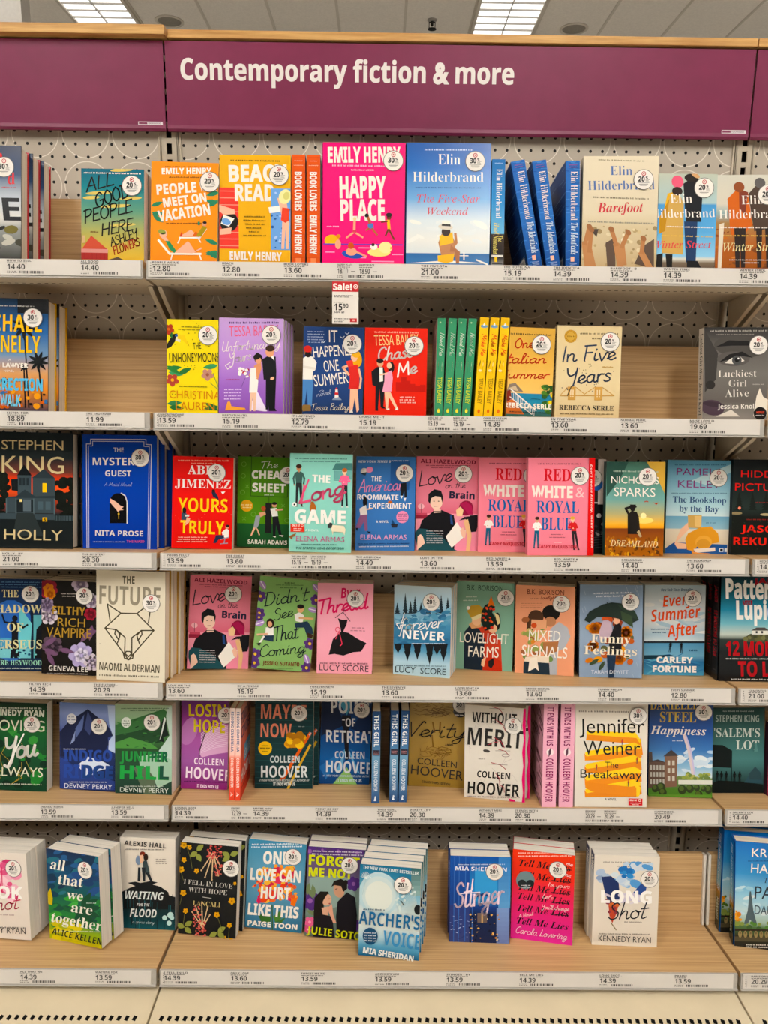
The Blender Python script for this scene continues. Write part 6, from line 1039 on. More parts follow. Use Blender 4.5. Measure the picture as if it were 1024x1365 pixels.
LABELS = {1: [(-0.8691, 'HOW TO SELL', '14.40'), (-0.7294, 'ALL GOOD', '14.40'), (-0.5938, 'PEOPLE WE ME', '12.80'), (-0.461, 'BEACH', '12.80'), (-0.3438, 'BOOK LOVERS', '13.60'), (-0.2422, 'HAPPY PLACE', '18.90', 1), (-0.2007, 'HAPPY PLACE', '18.90', 1), (-0.0833, 'THE FIVE-STA', '21.00'), (0.0743, 'THE HOTEL NA', '15.19'), (0.169, 'THE IDENTICA', '14.39'), (0.2781, 'BAREFOOT - B', '14.39'), (0.38, 'WINTER STREE', '14.39'), (0.5252, 'WINTER STROL', '14.39')],
 2: [(-0.8929, 'LISTEN FOR', '18.89'), (-0.7375, 'THE TRUTHABT', '11.99'), (-0.5953, 'UNHONEYMOONE', '13.59'), (-0.4693, 'UNFORTUNATEL', '15.19'), (-0.3327, 'IT HAPPENED', '12.79'), (-0.1991, 'CHASE ME - T', '15.19'), (-0.0638, 'NEED ME - D', '15.19', 1), (-0.0132, 'MAKE ME - D', '15.19', 1), (0.0463, 'ONE ITALIAN', '14.39'), (0.1803, 'IN FIVE YEAR', '13.60'), (0.3189, 'NORMAL PEOPL', '13.60'), (0.4561, 'MUST LOVE FL', '19.69')],
 3: [(-0.9258, 'HOLLY - BY', '21.00'), (-0.7632, 'THE MYSTERY', '20.30'), (-0.5912, 'YOURS TRULY', '13.59'), (-0.4698, 'THE CHEAT', '13.60'), (-0.336, 'THE LONG GAM', '15.19', 1), (-0.296, 'LONG GAME EX', '15.19', 1), (-0.2036, 'THE AMERICAN', '14.49'), (-0.0726, 'LOVE IN THE', '13.60'), (0.0631, 'RED, WHITE &', '13.59'), (0.202, 'RED, WHITE &', '13.59'), (0.3411, 'DREAMLAND -', '14.40'), (0.4756, 'THE BOOKSHOP', '13.60'), (0.6258, 'HIDDEN PIC', '14.39')],
 4: [(-0.8941, 'FILTHY RICH', '14.39'), (-0.7576, 'THE FUTURE -', '20.29'), (-0.6002, 'LOVE ON THE', '13.60'), (-0.4538, 'OF A FINEAD', '15.19'), (-0.2994, 'FOREVER NEVE', '15.19'), (-0.1479, 'THE SEVEN YE', '13.60'), (0.0084, 'LOVELIGHT FA', '13.60'), (0.1586, 'MIXED SIGNAL', '13.60'), (0.3121, 'FUNNY FEELIN', '14.40'), (0.4673, 'EVERY SUMMER', '12.80'), (0.6324, '12 MONTHS', '21.00')],
 5: [(-0.8916, 'INDIGO RIDGE', '13.59'), (-0.7373, 'JUNIPER HILL', '13.59'), (-0.5976, 'LOSING HOPE', '14.39'), (-0.4742, 'FINDING', '12.79', 1), (-0.4264, 'MAYBE NOW -', '14.39'), (-0.2897, 'POINT OF RET', '14.39'), (-0.1545, 'THIS GIRL -', '14.39'), (-0.0836, 'VERITY - BY', '20.30'), (0.0683, 'WITHOUT MERI', '14.39'), (0.1476, 'IT ENDS WITH', '20.30'), (0.303, 'BREAKAWAY', '20.29', 1), (0.3444, 'BREAKAWAY T', '20.29', 1), (0.4553, 'HAPPINESS -', '20.49'), (0.6276, "SALEM'S LOT", '14.40')],
 6: [(-0.8951, 'ALL THAT WE', '14.39'), (-0.7388, 'WAITING FOR', '13.59'), (-0.5964, 'I FELL IN LO', '14.39'), (-0.4569, 'ONLY LOVE', '13.60'), (-0.3095, 'FORGET ME NO', '13.59'), (-0.1557, "ARCHER'S VOI", '13.59'), (-0.0064, 'STINGER - BY', '13.59'), (0.1462, 'TELL ME LIES', '14.39'), (0.3147, 'LONG SHOT -', '14.39'), (0.4724, 'PRAISE', '13.59'), (0.6334, 'PARIS DAUGHT', '20.29')]}
PLACE = {
 'icy': (1, -0.9331, 0.0200, -0.0107, 0.0186, 0.1587, 0.2167, 0.0015),
 'barn': (1, -0.6776, 0.0200, -0.0109, 0.0100, 0.1207, 0.1763, 0.0006),
 'vacation': (1, -0.5411, 0.0200, -0.0068, 0.0213, 0.1292, 0.1901, 0.0014),
 'beach': (1, -0.4033, 0.0200, -0.0151, 0.0015, 0.1374, 0.2065, 0.0001),
 'lovers1': (1, -0.3190, 0.0200, -0.0003, -0.0045, 0.0260, 0.2084, 0.0001),
 'lovers2': (1, -0.2900, 0.0200, -0.0002, -0.0057, 0.0260, 0.2088, 0.0001),
 'happy': (1, -0.1939, 0.0200, -0.0105, 0.0003, 0.1575, 0.2326, 0.0000),
 'fivestar': (1, -0.0307, 0.0200, -0.0027, -0.0018, 0.1613, 0.2341, 0.0001),
 'hotel': (1, 0.0653, 0.0200, -0.0003, -0.0031, 0.0254, 0.2054, 0.0000),
 'ident1': (1, 0.1400, 0.0200, 0.0035, -0.1922, 0.0268, 0.2043, 0.0026),
 'ident2': (1, 0.1750, 0.0200, 0.0030, -0.1622, 0.0268, 0.2042, 0.0022),
 'ident3': (1, 0.2116, 0.0200, 0.0003, -0.0214, 0.0308, 0.2057, 0.0003),
 'barefoot': (1, 0.3014, 0.0200, -0.0300, -0.0053, 0.1439, 0.2140, 0.0004),
 'winter': (1, 0.4309, 0.0200, -0.0104, -0.0008, 0.1130, 0.1830, 0.0000),
 'stroll': (1, 0.5473, 0.0200, 0.0026, -0.0199, 0.1173, 0.1814, 0.0012),
 'walk': (2, -0.8995, 0.0200, -0.0009, 0.0185, 0.1520, 0.2215, 0.0014),
 'honey': (2, -0.5346, 0.0200, -0.0036, 0.0083, 0.1024, 0.1852, 0.0004),
 'unfort': (2, -0.4173, 0.0200, 0.0010, 0.0066, 0.1285, 0.1896, 0.0004),
 'happened': (2, -0.2539, 0.0200, -0.0049, 0.0138, 0.1209, 0.1739, 0.0008),
 'chase': (2, -0.1279, 0.0200, -0.0040, 0.0038, 0.1241, 0.1742, 0.0002),
 'need1': (2, -0.0411, 0.0200, -0.0001, 0.0205, 0.0162, 0.1947, 0.0002),
 'need2': (2, -0.0226, 0.0200, -0.0002, 0.0395, 0.0160, 0.1949, 0.0003),
 'need3': (2, -0.0045, 0.0200, -0.0003, 0.0467, 0.0159, 0.1952, 0.0004),
 'need4': (2, 0.0144, 0.0200, -0.0004, 0.0542, 0.0173, 0.1954, 0.0005),
 'make1': (2, 0.0394, 0.0200, -0.0003, 0.0465, 0.0174, 0.1972, 0.0004),
 'make2': (2, 0.0582, 0.0200, -0.0004, 0.0555, 0.0181, 0.1974, 0.0005),
 'make3': (2, 0.0786, 0.0200, -0.0005, 0.0583, 0.0188, 0.1977, 0.0005),
 'italian': (2, 0.1403, 0.0200, -0.0066, 0.0274, 0.0906, 0.1771, 0.0012),
 'five': (2, 0.2575, 0.0200, -0.0027, 0.0090, 0.1293, 0.1824, 0.0006),
 'lucky': (2, 0.5566, 0.0200, 0.0040, -0.0116, 0.1317, 0.1833, 0.0008),
 'holly': (3, -0.8836, 0.0428, 0.0156, 0.0141, 0.1618, 0.2435, 0.0011),
 'guest': (3, -0.7077, 0.0557, 0.0103, 0.0070, 0.1561, 0.2412, 0.0005),
 'yours': (3, -0.5370, 0.0675, 0.0231, 0.0227, 0.1285, 0.1962, 0.0015),
 'cheat': (3, -0.4068, 0.1043, -0.0039, 0.0188, 0.1239, 0.1978, 0.0012),
 'game': (3, -0.2810, 0.0312, -0.0066, 0.0108, 0.1302, 0.2055, 0.0007),
 'roommate': (3, -0.1446, 0.0768, -0.0159, 0.0024, 0.1271, 0.2023, 0.0002),
 'brain': (3, -0.0112, 0.0898, -0.0184, 0.0014, 0.1344, 0.2043, 0.0001),
 'royal1': (3, 0.1256, 0.0718, -0.0297, -0.0049, 0.1398, 0.2033, 0.0003),
 'royal2': (3, 0.2206, 0.0196, -0.0096, -0.0102, 0.1375, 0.2032, 0.0007),
 'hid': (3, 0.2930, 0.0589, -0.0007, -0.0122, 0.0640, 0.2016, 0.0004),
 'dream': (3, 0.3765, 0.0255, -0.0338, -0.0076, 0.1210, 0.1967, 0.0005),
 'bay': (3, 0.5325, 0.0824, -0.0179, 0.0024, 0.1386, 0.2023, 0.0002),
 'hidden': (3, 0.6682, 0.0681, -0.0114, -0.0056, 0.1360, 0.2048, 0.0004),
 'perseus': (4, -0.9621, 0.0752, 0.0261, 0.0100, 0.1306, 0.2064, 0.0007),
 'vampire': (4, -0.8271, 0.0468, -0.0764, 0.0228, 0.1330, 0.2065, 0.0015),
 'future': (4, -0.6838, 0.0064, -0.0869, 0.0118, 0.1501, 0.2359, 0.0009),
 'brain2': (4, -0.5185, 0.1013, 0.1797, 0.0419, 0.1351, 0.2117, 0.0028),
 'didnt': (4, -0.3741, 0.0840, 0.1094, 0.0975, 0.1307, 0.2071, 0.0064),
 'thread': (4, -0.2317, 0.0797, -0.0002, 0.0076, 0.1229, 0.2034, 0.0005),
 'never': (4, -0.0607, 0.0663, -0.2414, 0.0039, 0.1276, 0.2009, 0.0003),
 'lovelight': (4, 0.0838, 0.1196, -0.1392, 0.0092, 0.1312, 0.2029, 0.0006),
 'mixed': (4, 0.2166, 0.0889, -0.2449, -0.0079, 0.1298, 0.2006, 0.0005),
 'funny': (4, 0.3591, 0.0651, -0.1227, -0.0188, 0.1352, 0.2076, 0.0013),
 'summer': (4, 0.5096, 0.0901, -0.0617, -0.0143, 0.1331, 0.2050, 0.0010),
 'months': (4, 0.6741, 0.0461, -0.0484, -0.0124, 0.1609, 0.2323, 0.0010),
 'always': (5, -0.9765, 0.0623, -0.0374, 0.0172, 0.1402, 0.2043, 0.0012),
 'indigo': (5, -0.8174, 0.0679, -0.1001, 0.0121, 0.1310, 0.2018, 0.0008),
 'juniper': (5, -0.6844, 0.0513, -0.0508, 0.0089, 0.1297, 0.2064, 0.0006),
 'losing': (5, -0.5535, 0.0781, -0.0138, 0.0186, 0.1074, 0.2110, 0.0010),
 'cind1': (5, -0.4790, 0.0241, 0.0000, 0.0093, 0.0114, 0.2093, 0.0001),
 'cind2': (5, -0.4657, 0.0231, -0.0004, 0.0066, 0.0104, 0.2102, 0.0000),
 'maybe': (5, -0.3713, 0.0865, 0.0064, 0.0055, 0.1340, 0.2101, 0.0004),
 'retreat': (5, -0.2327, 0.1114, 0.0208, 0.0247, 0.1174, 0.2035, 0.0014),
 'girl1': (5, -0.1589, 0.0153, 0.0004, 0.0038, 0.0180, 0.2079, 0.0000),
 'girl2': (5, -0.1188, 0.0218, -0.0004, 0.0036, 0.0183, 0.2117, 0.0000),
 'girl3': (5, -0.0987, 0.0211, -0.0005, 0.0197, 0.0187, 0.2138, 0.0002),
 'verity': (5, -0.0173, 0.1025, -0.0604, 0.0066, 0.1302, 0.2084, 0.0004),
 'merit': (5, 0.1086, 0.0375, -0.2167, -0.0107, 0.1352, 0.2132, 0.0007),
 'ends1': (5, 0.2237, 0.0035, -0.0004, -0.0013, 0.0312, 0.2387, 0.0000),
 'ends2': (5, 0.2615, 0.0035, 0.0006, -0.0008, 0.0356, 0.2375, 0.0000),
 'breakaway': (5, 0.3605, 0.0035, -0.0405, -0.0171, 0.1574, 0.2354, 0.0013),
 'happiness': (5, 0.5364, 0.0586, -0.0948, -0.0191, 0.1406, 0.2164, 0.0013),
 'lot': (5, 0.6795, 0.0814, -0.0260, -0.0231, 0.1183, 0.2012, 0.0014),
 'hook': (6, -0.9837, 0.0925, -0.1611, -0.0464, 0.1466, 0.1958, 0.0034),
 'all': (6, -0.8128, 0.0777, -0.3200, -0.0352, 0.1381, 0.2046, 0.0024),
 'flood': (6, -0.6731, 0.1335, -0.0488, 0.0097, 0.1269, 0.2124, 0.0006),
 'hope': (6, -0.5327, 0.1072, -0.0902, 0.0345, 0.1318, 0.2114, 0.0023),
 'hurt': (6, -0.3876, 0.1289, -0.0880, 0.0505, 0.1313, 0.2070, 0.0033),
 'forget': (6, -0.2495, 0.1041, -0.0608, 0.0324, 0.1293, 0.2066, 0.0021),
 'archer': (6, -0.1274, 0.0390, -0.1196, 0.0100, 0.1305, 0.2030, 0.0007),
 'stinger': (6, 0.0752, 0.0933, -0.0524, -0.0052, 0.1336, 0.1973, 0.0003),
 'lies': (6, 0.2138, 0.0983, -0.1956, 0.0051, 0.1350, 0.2057, 0.0003),
 'long': (6, 0.3954, 0.0855, -0.0494, 0.0015, 0.1419, 0.2063, 0.0001),
 'paris1': (6, 0.7111, 0.0726, -0.2295, -0.0258, 0.1419, 0.2390, 0.0018),
 'paris2': (6, 0.7026, 0.1275, -0.1461, 0.0036, 0.1473, 0.2301, 0.0003),
}

rl = random.Random(7)
for row in range(1, 7):
    D = .211/math.cos(T) if row < 6 else .345/math.cos(T)
    for nm, x0, x1 in BAYS:
        xc, hw = (x0+x1)/2, (x1-x0)/2-.0035
        sh = empty('shelf', shelf_matrix(row, xc))
        tag(sh, '%s shelf of the %s bay, pale oak deck with putty metal lip' % (ROWS[row], nm), 'shelf', 'tilted book shelves')
        mb = MB(); mb.box((-hw, .002, -.013), (hw, D, 0)); mb.build('deck', M_WOOD, sh, .0008)
        mb = MB(); mb.box((-hw, .001, -.032), (hw, .068, -.0131)); mb.box((-hw+.004, .068, -.02), (hw-.004, D-.012, -.0131))
        k = -hw+.03
        while k < hw-.03: mb.box((k, .055, -.0323), (k+.007, .0575, -.0319), 1); k += .0147
        mb.build('shelf_body', [M_METAL, M_DARK], sh, .0006)
        if row < 6:
            for s in (-1, 1):
                mb = MB(); xb = s*(hw-.006); mb.prism([(.062, -.02), (.062, -.033), (.075, -.04), (.185, -.085), (.198, -.085), (.198, -.0135), (.075, -.0135)], 0, xb-.0015, xb+.0015)
                mb.prism([(.062, -.033), (.075, -.04), (.185, -.085), (.185, -.0865), (.074, -.0415), (.061, -.0345)], 0, xb-.0045, xb+.0045)
                mb.build('bracket', M_METAL, sh, .0005)
        py = .158 if row < 6 else .170
        mb = MB(); mb.box((-hw+.004, py, .0003), (hw-.004, py+.012, .167)); bp_ = mb.build('back_panel', M_WOOD, sh, .0008)
        if row == 6 and nm != 'left':
            mb = MB(); xx = hw-.006 if nm == 'middle' else -hw-.002; mb.box((xx, py-.008, .0005), (xx+.006, py+.006, .168)); tag(mb.build('end_trim', M_TRIM, bp_, .001), 'white edge strip of the wooden back panel')
        mb = MB(); mb.box((-hw, -.0025, -.036), (hw, .0009, -.0005)); mb.prism([(-.0025, -.036), (-.0062, -.036), (-.0062, -.0335), (-.0025, -.0318)], 0, -hw, hw); mb.build('label_channel', M_CHAN, sh, .0004)
        # paper price strip with its printed labels, held in the channel
        st_ = empty('price_strip', shelf_matrix(row, xc))
        tag(st_, 'white paper price strip along the front of the %s shelf, %s bay' % (ROWS[row], nm), 'price strip', 'price strips on the shelf fronts')
        px0, px1 = -hw+.004, hw-(.010 if row > 1 else .003)
        mb = MB(); mb.box((px0, -.0048, -.0312), (px1, -.0026, -.0012), 0, hexc('d2cbc2')); paper = mb.build('paper', M_PAPER, st_)
        if nm != 'left':
            mb = MB(); e = px0+.002
            for q in range(5): rect(mb, e+.0015+rl.random()*.001, -.027+q*.005, e+.0042, -.0245+q*.005, '8a847c')
            rect(mb, e+.0052, -.0285, e+.0057, -.014, '8a847c'); mb.build('strip_code', M_PAPER, paper, fix=False)
        for ent in LABELS[row]:
            if not (x0 < ent[0] < x1): continue
            X = ent[0]-xc; sm = len(ent) > 3; kx = .62 if sm else 1
            mb = MB(); nw = min(.0042*len(ent[1]), .05)*kx
            small_text(mb, ent[1], X, -.0066, nw, .0039, '3a3632', 'b')
            x = X
            while x < X+nw*.85: wl = rl.uniform(.002, .006)*kx; rect(mb, x, -.0096, x+wl, -.0081, '6a645c'); x += wl+.0012
            small_text(mb, ent[2], X+.0005, -.0208, .0335*kx*(1 if not sm else .95), .0098, '35312d', 'b')
            for q in range(2):
                x = X
                while x < X+.016*kx: wl = rl.uniform(.0015, .004); rect(mb, x, -.0252-q*.0028, x+wl, -.0238-q*.0028, '7a746c'); x += wl+.0012
            x = X+.024*kx
            while x < X+.07*kx: wl = rl.uniform(.0008, .0026); rect(mb, x, -.0282, x+wl, -.0234, '38342f'); x += wl+rl.uniform(.0006, .002)
            if sm: rect(mb, X+.026, -.0175, X+.034, -.016, '6a645c')
            mb.build('price_label', M_PAPER, paper, fix=False)
for nm, x0, x1 in BAYS:
    bd = empty('base_deck', Matrix.Translation(((x0+x1)/2, 0, 0))); tag(bd, 'cream metal base deck with a row of vent slots below the %s bay' % nm, 'base deck', 'base decks of the shelving')
    hw = (x1-x0)/2-.002
    mb = MB(); mb.box((-hw, -.56, .156), (hw, -.21, .170)); mb.box((-hw, -.56, .13), (hw, -.555, .1565)); mb.build('deck', M_BASE, bd, .0015)
    mb = MB(); mb.box((-hw, -.54, 0), (hw, -.53, .156)); mb.build('kick_plate', M_BASE, bd)
    mb = MB(); k = -hw+.018
    while k < hw-.03:
        mb.poly([(k, -.4235, .17025), (k+.0075, -.4265, .17025), (k+.0095, -.4155, .17025), (k+.002, -.4125, .17025)]); k += .01575
    mb.build('vent_slots', M_DARK, bd, fix=False)
# plum banners with wooden cornice boards above
for nm, x0, x1, lb in (('left', -1.829, -.6112, 'blank plum banner at upper left with a small white code'), ('middle', -.6072, .6072, 'wide plum banner with large white lettering over the middle bay'), ('right', .6112, 1.829, 'sliver of plum banner at the far upper right')):
    t = empty('header_banner', Matrix.Translation(((x0+x1)/2, 0, 1.94))); tag(t, lb, 'banner', 'plum banners over the shelving'); hw = (x1-x0)/2
    mb = MB(); mb.prism([(-.0155, .173), (-.0185, .1715), (-.0185, .012), (-.0195, .005), (-.017, .0005), (-.0125, 0), (-.0105, .004), (-.0145, .012), (-.0155, .1)], 0, -hw, hw); pn = mb.build('panel', M_PURPLE, t, fix=True)
    mb = MB(); zc_ = .0115
    if nm != 'right':
        e = hw-.006; rect(mb, e-.051, zc_, e, zc_+.0065, 'e4d8dc', -.0188); rect(mb, e-.0495, zc_+.0014, e-.032, zc_+.0052, '863357', -.01885); small_text(mb, '1000000000', e-.03, zc_+.0018, .026, .003, '5a3a4a', 's', -.0189); mb.build('code_tag', M_PAPER, pn, fix=False)
    if nm == 'middle':
        mb = MB(); xm = (x0+x1)/2
        small_text(mb, 'Contemporary fiction & more', -.5763-xm, 2.0395-1.94, .687, .0395, 'e8e0da', 'hb', -.0190); mb.build('lettering', M_PAPER, pn, fix=False)
for nm, x0, x1, yf, z1, lb in (('left', -1.83, -.6025, -.037, 2.1345, 'oak cornice board over the blank left banner'), ('middle', -.600, .6075, -.022, 2.1318, 'oak cornice board over the lettered middle banner'), ('right', .6095, 1.83, -.022, 2.132, 'oak cornice board at the far upper right')):
    mb = MB(); mb.box((0, yf, 2.1165), (x1-x0, .45, z1)); o = mb.build('cornice_board', M_OAK, None, .001); o.location = (x0, 0, 0); tag(o, lb, 'trim board', 'oak cornice boards')
# hanging sale tag
t = empty('sale_tag', Matrix.Translation((-.2267, -.222, 1.622))); tag(t, 'red and white sale tag hanging from the topmost shelf', 'sale tag')
mb = MB(); mb.box((-.0252, -.0006, -.0785), (.0252, 0, 0), 0, hexc('e4dcd2')); mb.box((-.004, .0002, -.004), (.004, .0008, .022), 0, hexc('c8c4bc')); mb.build('card', M_PAPER, t)
mb = MB(); y = -.0008; rect(mb, -.0252, -.019, .0252, -.0003, 'c81e24', y); small_text(mb, 'Sale!', -.0235, -.0158, .036, .0115, 'f4ece4', 'x', y-.0001)
for r_, c in ((.0042, 'f4ece4'), (.0029, 'c81e24'), (.0015, 'f4ece4')):
    y -= .00006; mb.poly([(.0195+r_*math.cos(a*.35), y, -.0095+r_*math.sin(a*.35)) for a in range(18)], 0, hexc(c))
y = -.0009
for z, x1 in ((-.0255, .013), (-.0282, .006), (-.038, -.006)):
    x = -.0215
    while x < x1: wl = rl.uniform(.002, .005); rect(mb, x, z-.0012, x+wl, z, '5a544e', y); x += wl+.001
small_text(mb, '15', -.0212, -.0535, .0155, .0125, '1f1c1a', 'b', y); small_text(mb, '90', -.0048, -.0488, .0105, .0076, '1f1c1a', 'b', y); small_text(mb, 'Save $3', -.0215, -.0585, .0195, .0036, '2a2624', 'b', y)
for z, x1 in ((-.0685, .008), (-.0712, -.002), (-.074, -.008)):
    x = -.0215
    while x < x1: wl = rl.uniform(.002, .004); rect(mb, x, z-.0014, x+wl, z, '5a544e', y); x += wl+.001
rect(mb, .009, -.0752, .0222, -.0682, 'c81e24', y); rect(mb, .0135, -.0735, .0178, -.07, 'e8a8a0', y-.0001); mb.build('print', M_PAPER, t, fix=False)

# ------------------------------------------------------------------ books
def sticker_mesh(num):
    mb = MB(); R = .0192; y = 0
    def disc(r, c, cx=0, cz=0, n=36):
        nonlocal y; y -= .00006; mb.poly([(cx+r*math.cos(2*math.pi*i/n), y, cz+r*math.sin(2*math.pi*i/n)) for i in range(n)], 0, hexc(c))
    mb.prism([(R*math.cos(2*math.pi*i/36), R*math.sin(2*math.pi*i/36)) for i in range(36)], 1, 0, .0003, 0, hexc('8a847c'))
    disc(R*.99, '4a4540'); disc(R*.945, 'e8e1d8'); disc(.0043, 'b83038', 0, .0112, 20); disc(.0029, 'e8e1d8', 0, .0112, 20); disc(.0016, 'b83038', 0, .0112, 14)
    y -= .00006; small_text(mb, num, -.0105, -.0036, .0125, .0092, '1c1917', 'x', y); small_text(mb, '%', .0035, .0012, .0046, .0042, '1c1917', 'x', y)
    for i in range(3): rect(mb, .0035, -.0008-i*.0018, .0035+(.0082, .0060, .0072)[i], -.0000-i*.0018, '8a847c', y)
    rect(mb, -.0115, -.0066, .0112, -.0060, '3a3632', y); rect(mb, -.0085, -.0092, .0085, -.0082, '7a746c', y); rect(mb, -.0065, -.0115, .006, -.0106, '7a746c', y)
    o = mb.build('discount_sticker', M_PAPER, fix=False); me = o.data; bpy.data.objects.remove(o); return me
STK = {'20': sticker_mesh('20'), '30': sticker_mesh('30')}
def front_book(key, fn, w, h, t, hard, spine, back, sp_fn=None):
    """Meshes of one upright book, front cover at y=0 facing -y, standing on z=0."""
    mb = MB(); bt = .0028 if hard else .0007; S = hexc(spine); B_ = hexc(back)
    mb.box((-w/2, 0, 0), (w/2, bt, h), 0, S); mb.box((-w/2, t-bt, 0), (w/2, t, h), 0, B_)
    if hard:
        P = [(-w/2-.0035*math.sin(math.pi*i/8), t*i/8) for i in range(9)]; P += [(-w/2+.0012, t), (-w/2+.0012, 0)]
        mb.prism(P, 2, 0, h, 0, S)
    else: mb.box((-w/2, bt, 0), (-w/2+.0007, t-bt, h), 0, S)
    A = Art(mb, (-w/2, 0, 0), (1, 0, 0), (0, 0, 1), (0, -1, 0), w, h, 0, sum(map(ord, key))); A.ext = .03 if PLACE.get(key, (9,))[0] < 3 else 0; fn(A)
    if sp_fn:
        off = .0036 if hard else 0
        sp_fn(Art(mb, (-w/2-off, t, 0), (0, -1, 0), (0, 0, 1), (-1, 0, 0), t, h, 0, 3))
    cov = mb.build('cover', M_JACKET if hard else M_PRINT, fix=False)
    ov = .0028 if hard else .0003
    pb = MB(); pb.box((-w/2+.0016, bt+.00005, ov), (w/2-ov, t-bt-.00005, h-ov)); pg = pb.build('page_block', M_PAGES if hard else M_PAGEW)
    st = [((p[0]-w/2, -A.k*STEP-.0004, p[1]), n) for p, n in A.stickers]
    for o in (cov, pg): o.data.name = key
    r = cov.data, pg.data, st
    for o in (cov, pg): bpy.data.objects.remove(o)
    return r
def spine_book(key, fn, w, h, D, hard, lcol, rcol, lfn=None, rfn=None):
    """Meshes of one book seen spine out: spine at y=0, boards running back."""
    mb = MB(); bt = .0025 if hard else .0007
    mb.box((-w/2, .0004, 0), (-w/2+bt, D, h), 0, hexc(lcol)); mb.box((w/2-bt, .0004, 0), (w/2, D, h), 0, hexc(rcol)); mb.box((-w/2, 0, 0), (w/2, .0008, h), 0, hexc(lcol))
    fn(Art(mb, (-w/2, 0, 0), (1, 0, 0), (0, 0, 1), (0, -1, 0), w, h, 0, sum(map(ord, key))))
    if lfn: lfn(Art(mb, (-w/2, D, 0), (0, -1, 0), (0, 0, 1), (-1, 0, 0), D, h, 0, 5))
    if rfn: rfn(Art(mb, (w/2, 0, 0), (0, 1, 0), (0, 0, 1), (1, 0, 0), D, h, 0, 6))
    cov = mb.build('cover', M_JACKET if hard else M_PRINT, fix=False); ov = .003 if hard else .0003
    pb = MB(); pb.box((-w/2+bt+.00005, .001, ov), (w/2-bt-.00005, D-ov, h-ov)); pg = pb.build('page_block', M_PAGEW)
    r = cov.data, pg.data, []
    for o in (cov, pg): bpy.data.objects.remove(o)
    return r
def assemble(kind, meshes, mtx, label, group=None, stick=True):
    r = empty(kind, mtx); tag(r, label, 'book', group)
    cv = link('cover', meshes[0], r); link('page_block', meshes[1], r)
    if stick:
        for loc, n in meshes[2]: tag(link('discount_sticker', STK[n], cv, loc), 'round white %s percent discount sticker' % n)
    return r
def spot(key, dx=0, dy=0):
    row, x, y, yaw, roll, w, h, lift = PLACE[key]
    return shelf_matrix(row, 0) @ Matrix.Translation((x, y, lift)) @ Matrix.Rotation(yaw, 4, 'Z') @ Matrix.Translation((dx, dy, 0)) @ Matrix.Rotation(roll, 4, 'Y')
def side_text(txt, c, base, v0=.08, v1=.9, st='b'):
    def fn(A): A.bg(base); A.t(txt, .28, v0, .28, .5, c, st, v1)
    return fn
def sp_paris(A): A.bg((0, '1c5fa8'), (.3, '3a86bc'), (.55, '7aa8b4'), (.62, 'a8742c'), (.75, '3a4a24'), (1, '121212')); A.t('THE PARIS DAUGHTER', .25, .06, .25, .4, 'c8dce8', 'i', .62); A.t('HARMEL', .25, .7, .25, .4, 'c8c8b8', 'b', .92)
def sp_months(A): A.bg('121214'); A.t('JAMES', .3, .1, .3, .45, '8a1c24', 'x', .26); A.t('12 MONTHS TO LIVE', .28, .33, .28, .5, '9a1c24', 'x', .78); A.g(.3, .7, .9, .01, '9a948c')
def sp_long(A): A.bg((0, '2a3050'), (.1, '242c4c'), (.25, 'c8ccd0'), (.5, 'd8d0c4'), (1, 'd8cfc2')); A.t('LONG', .2, .05, .2, .6, 'ece4da', 'x', .2)
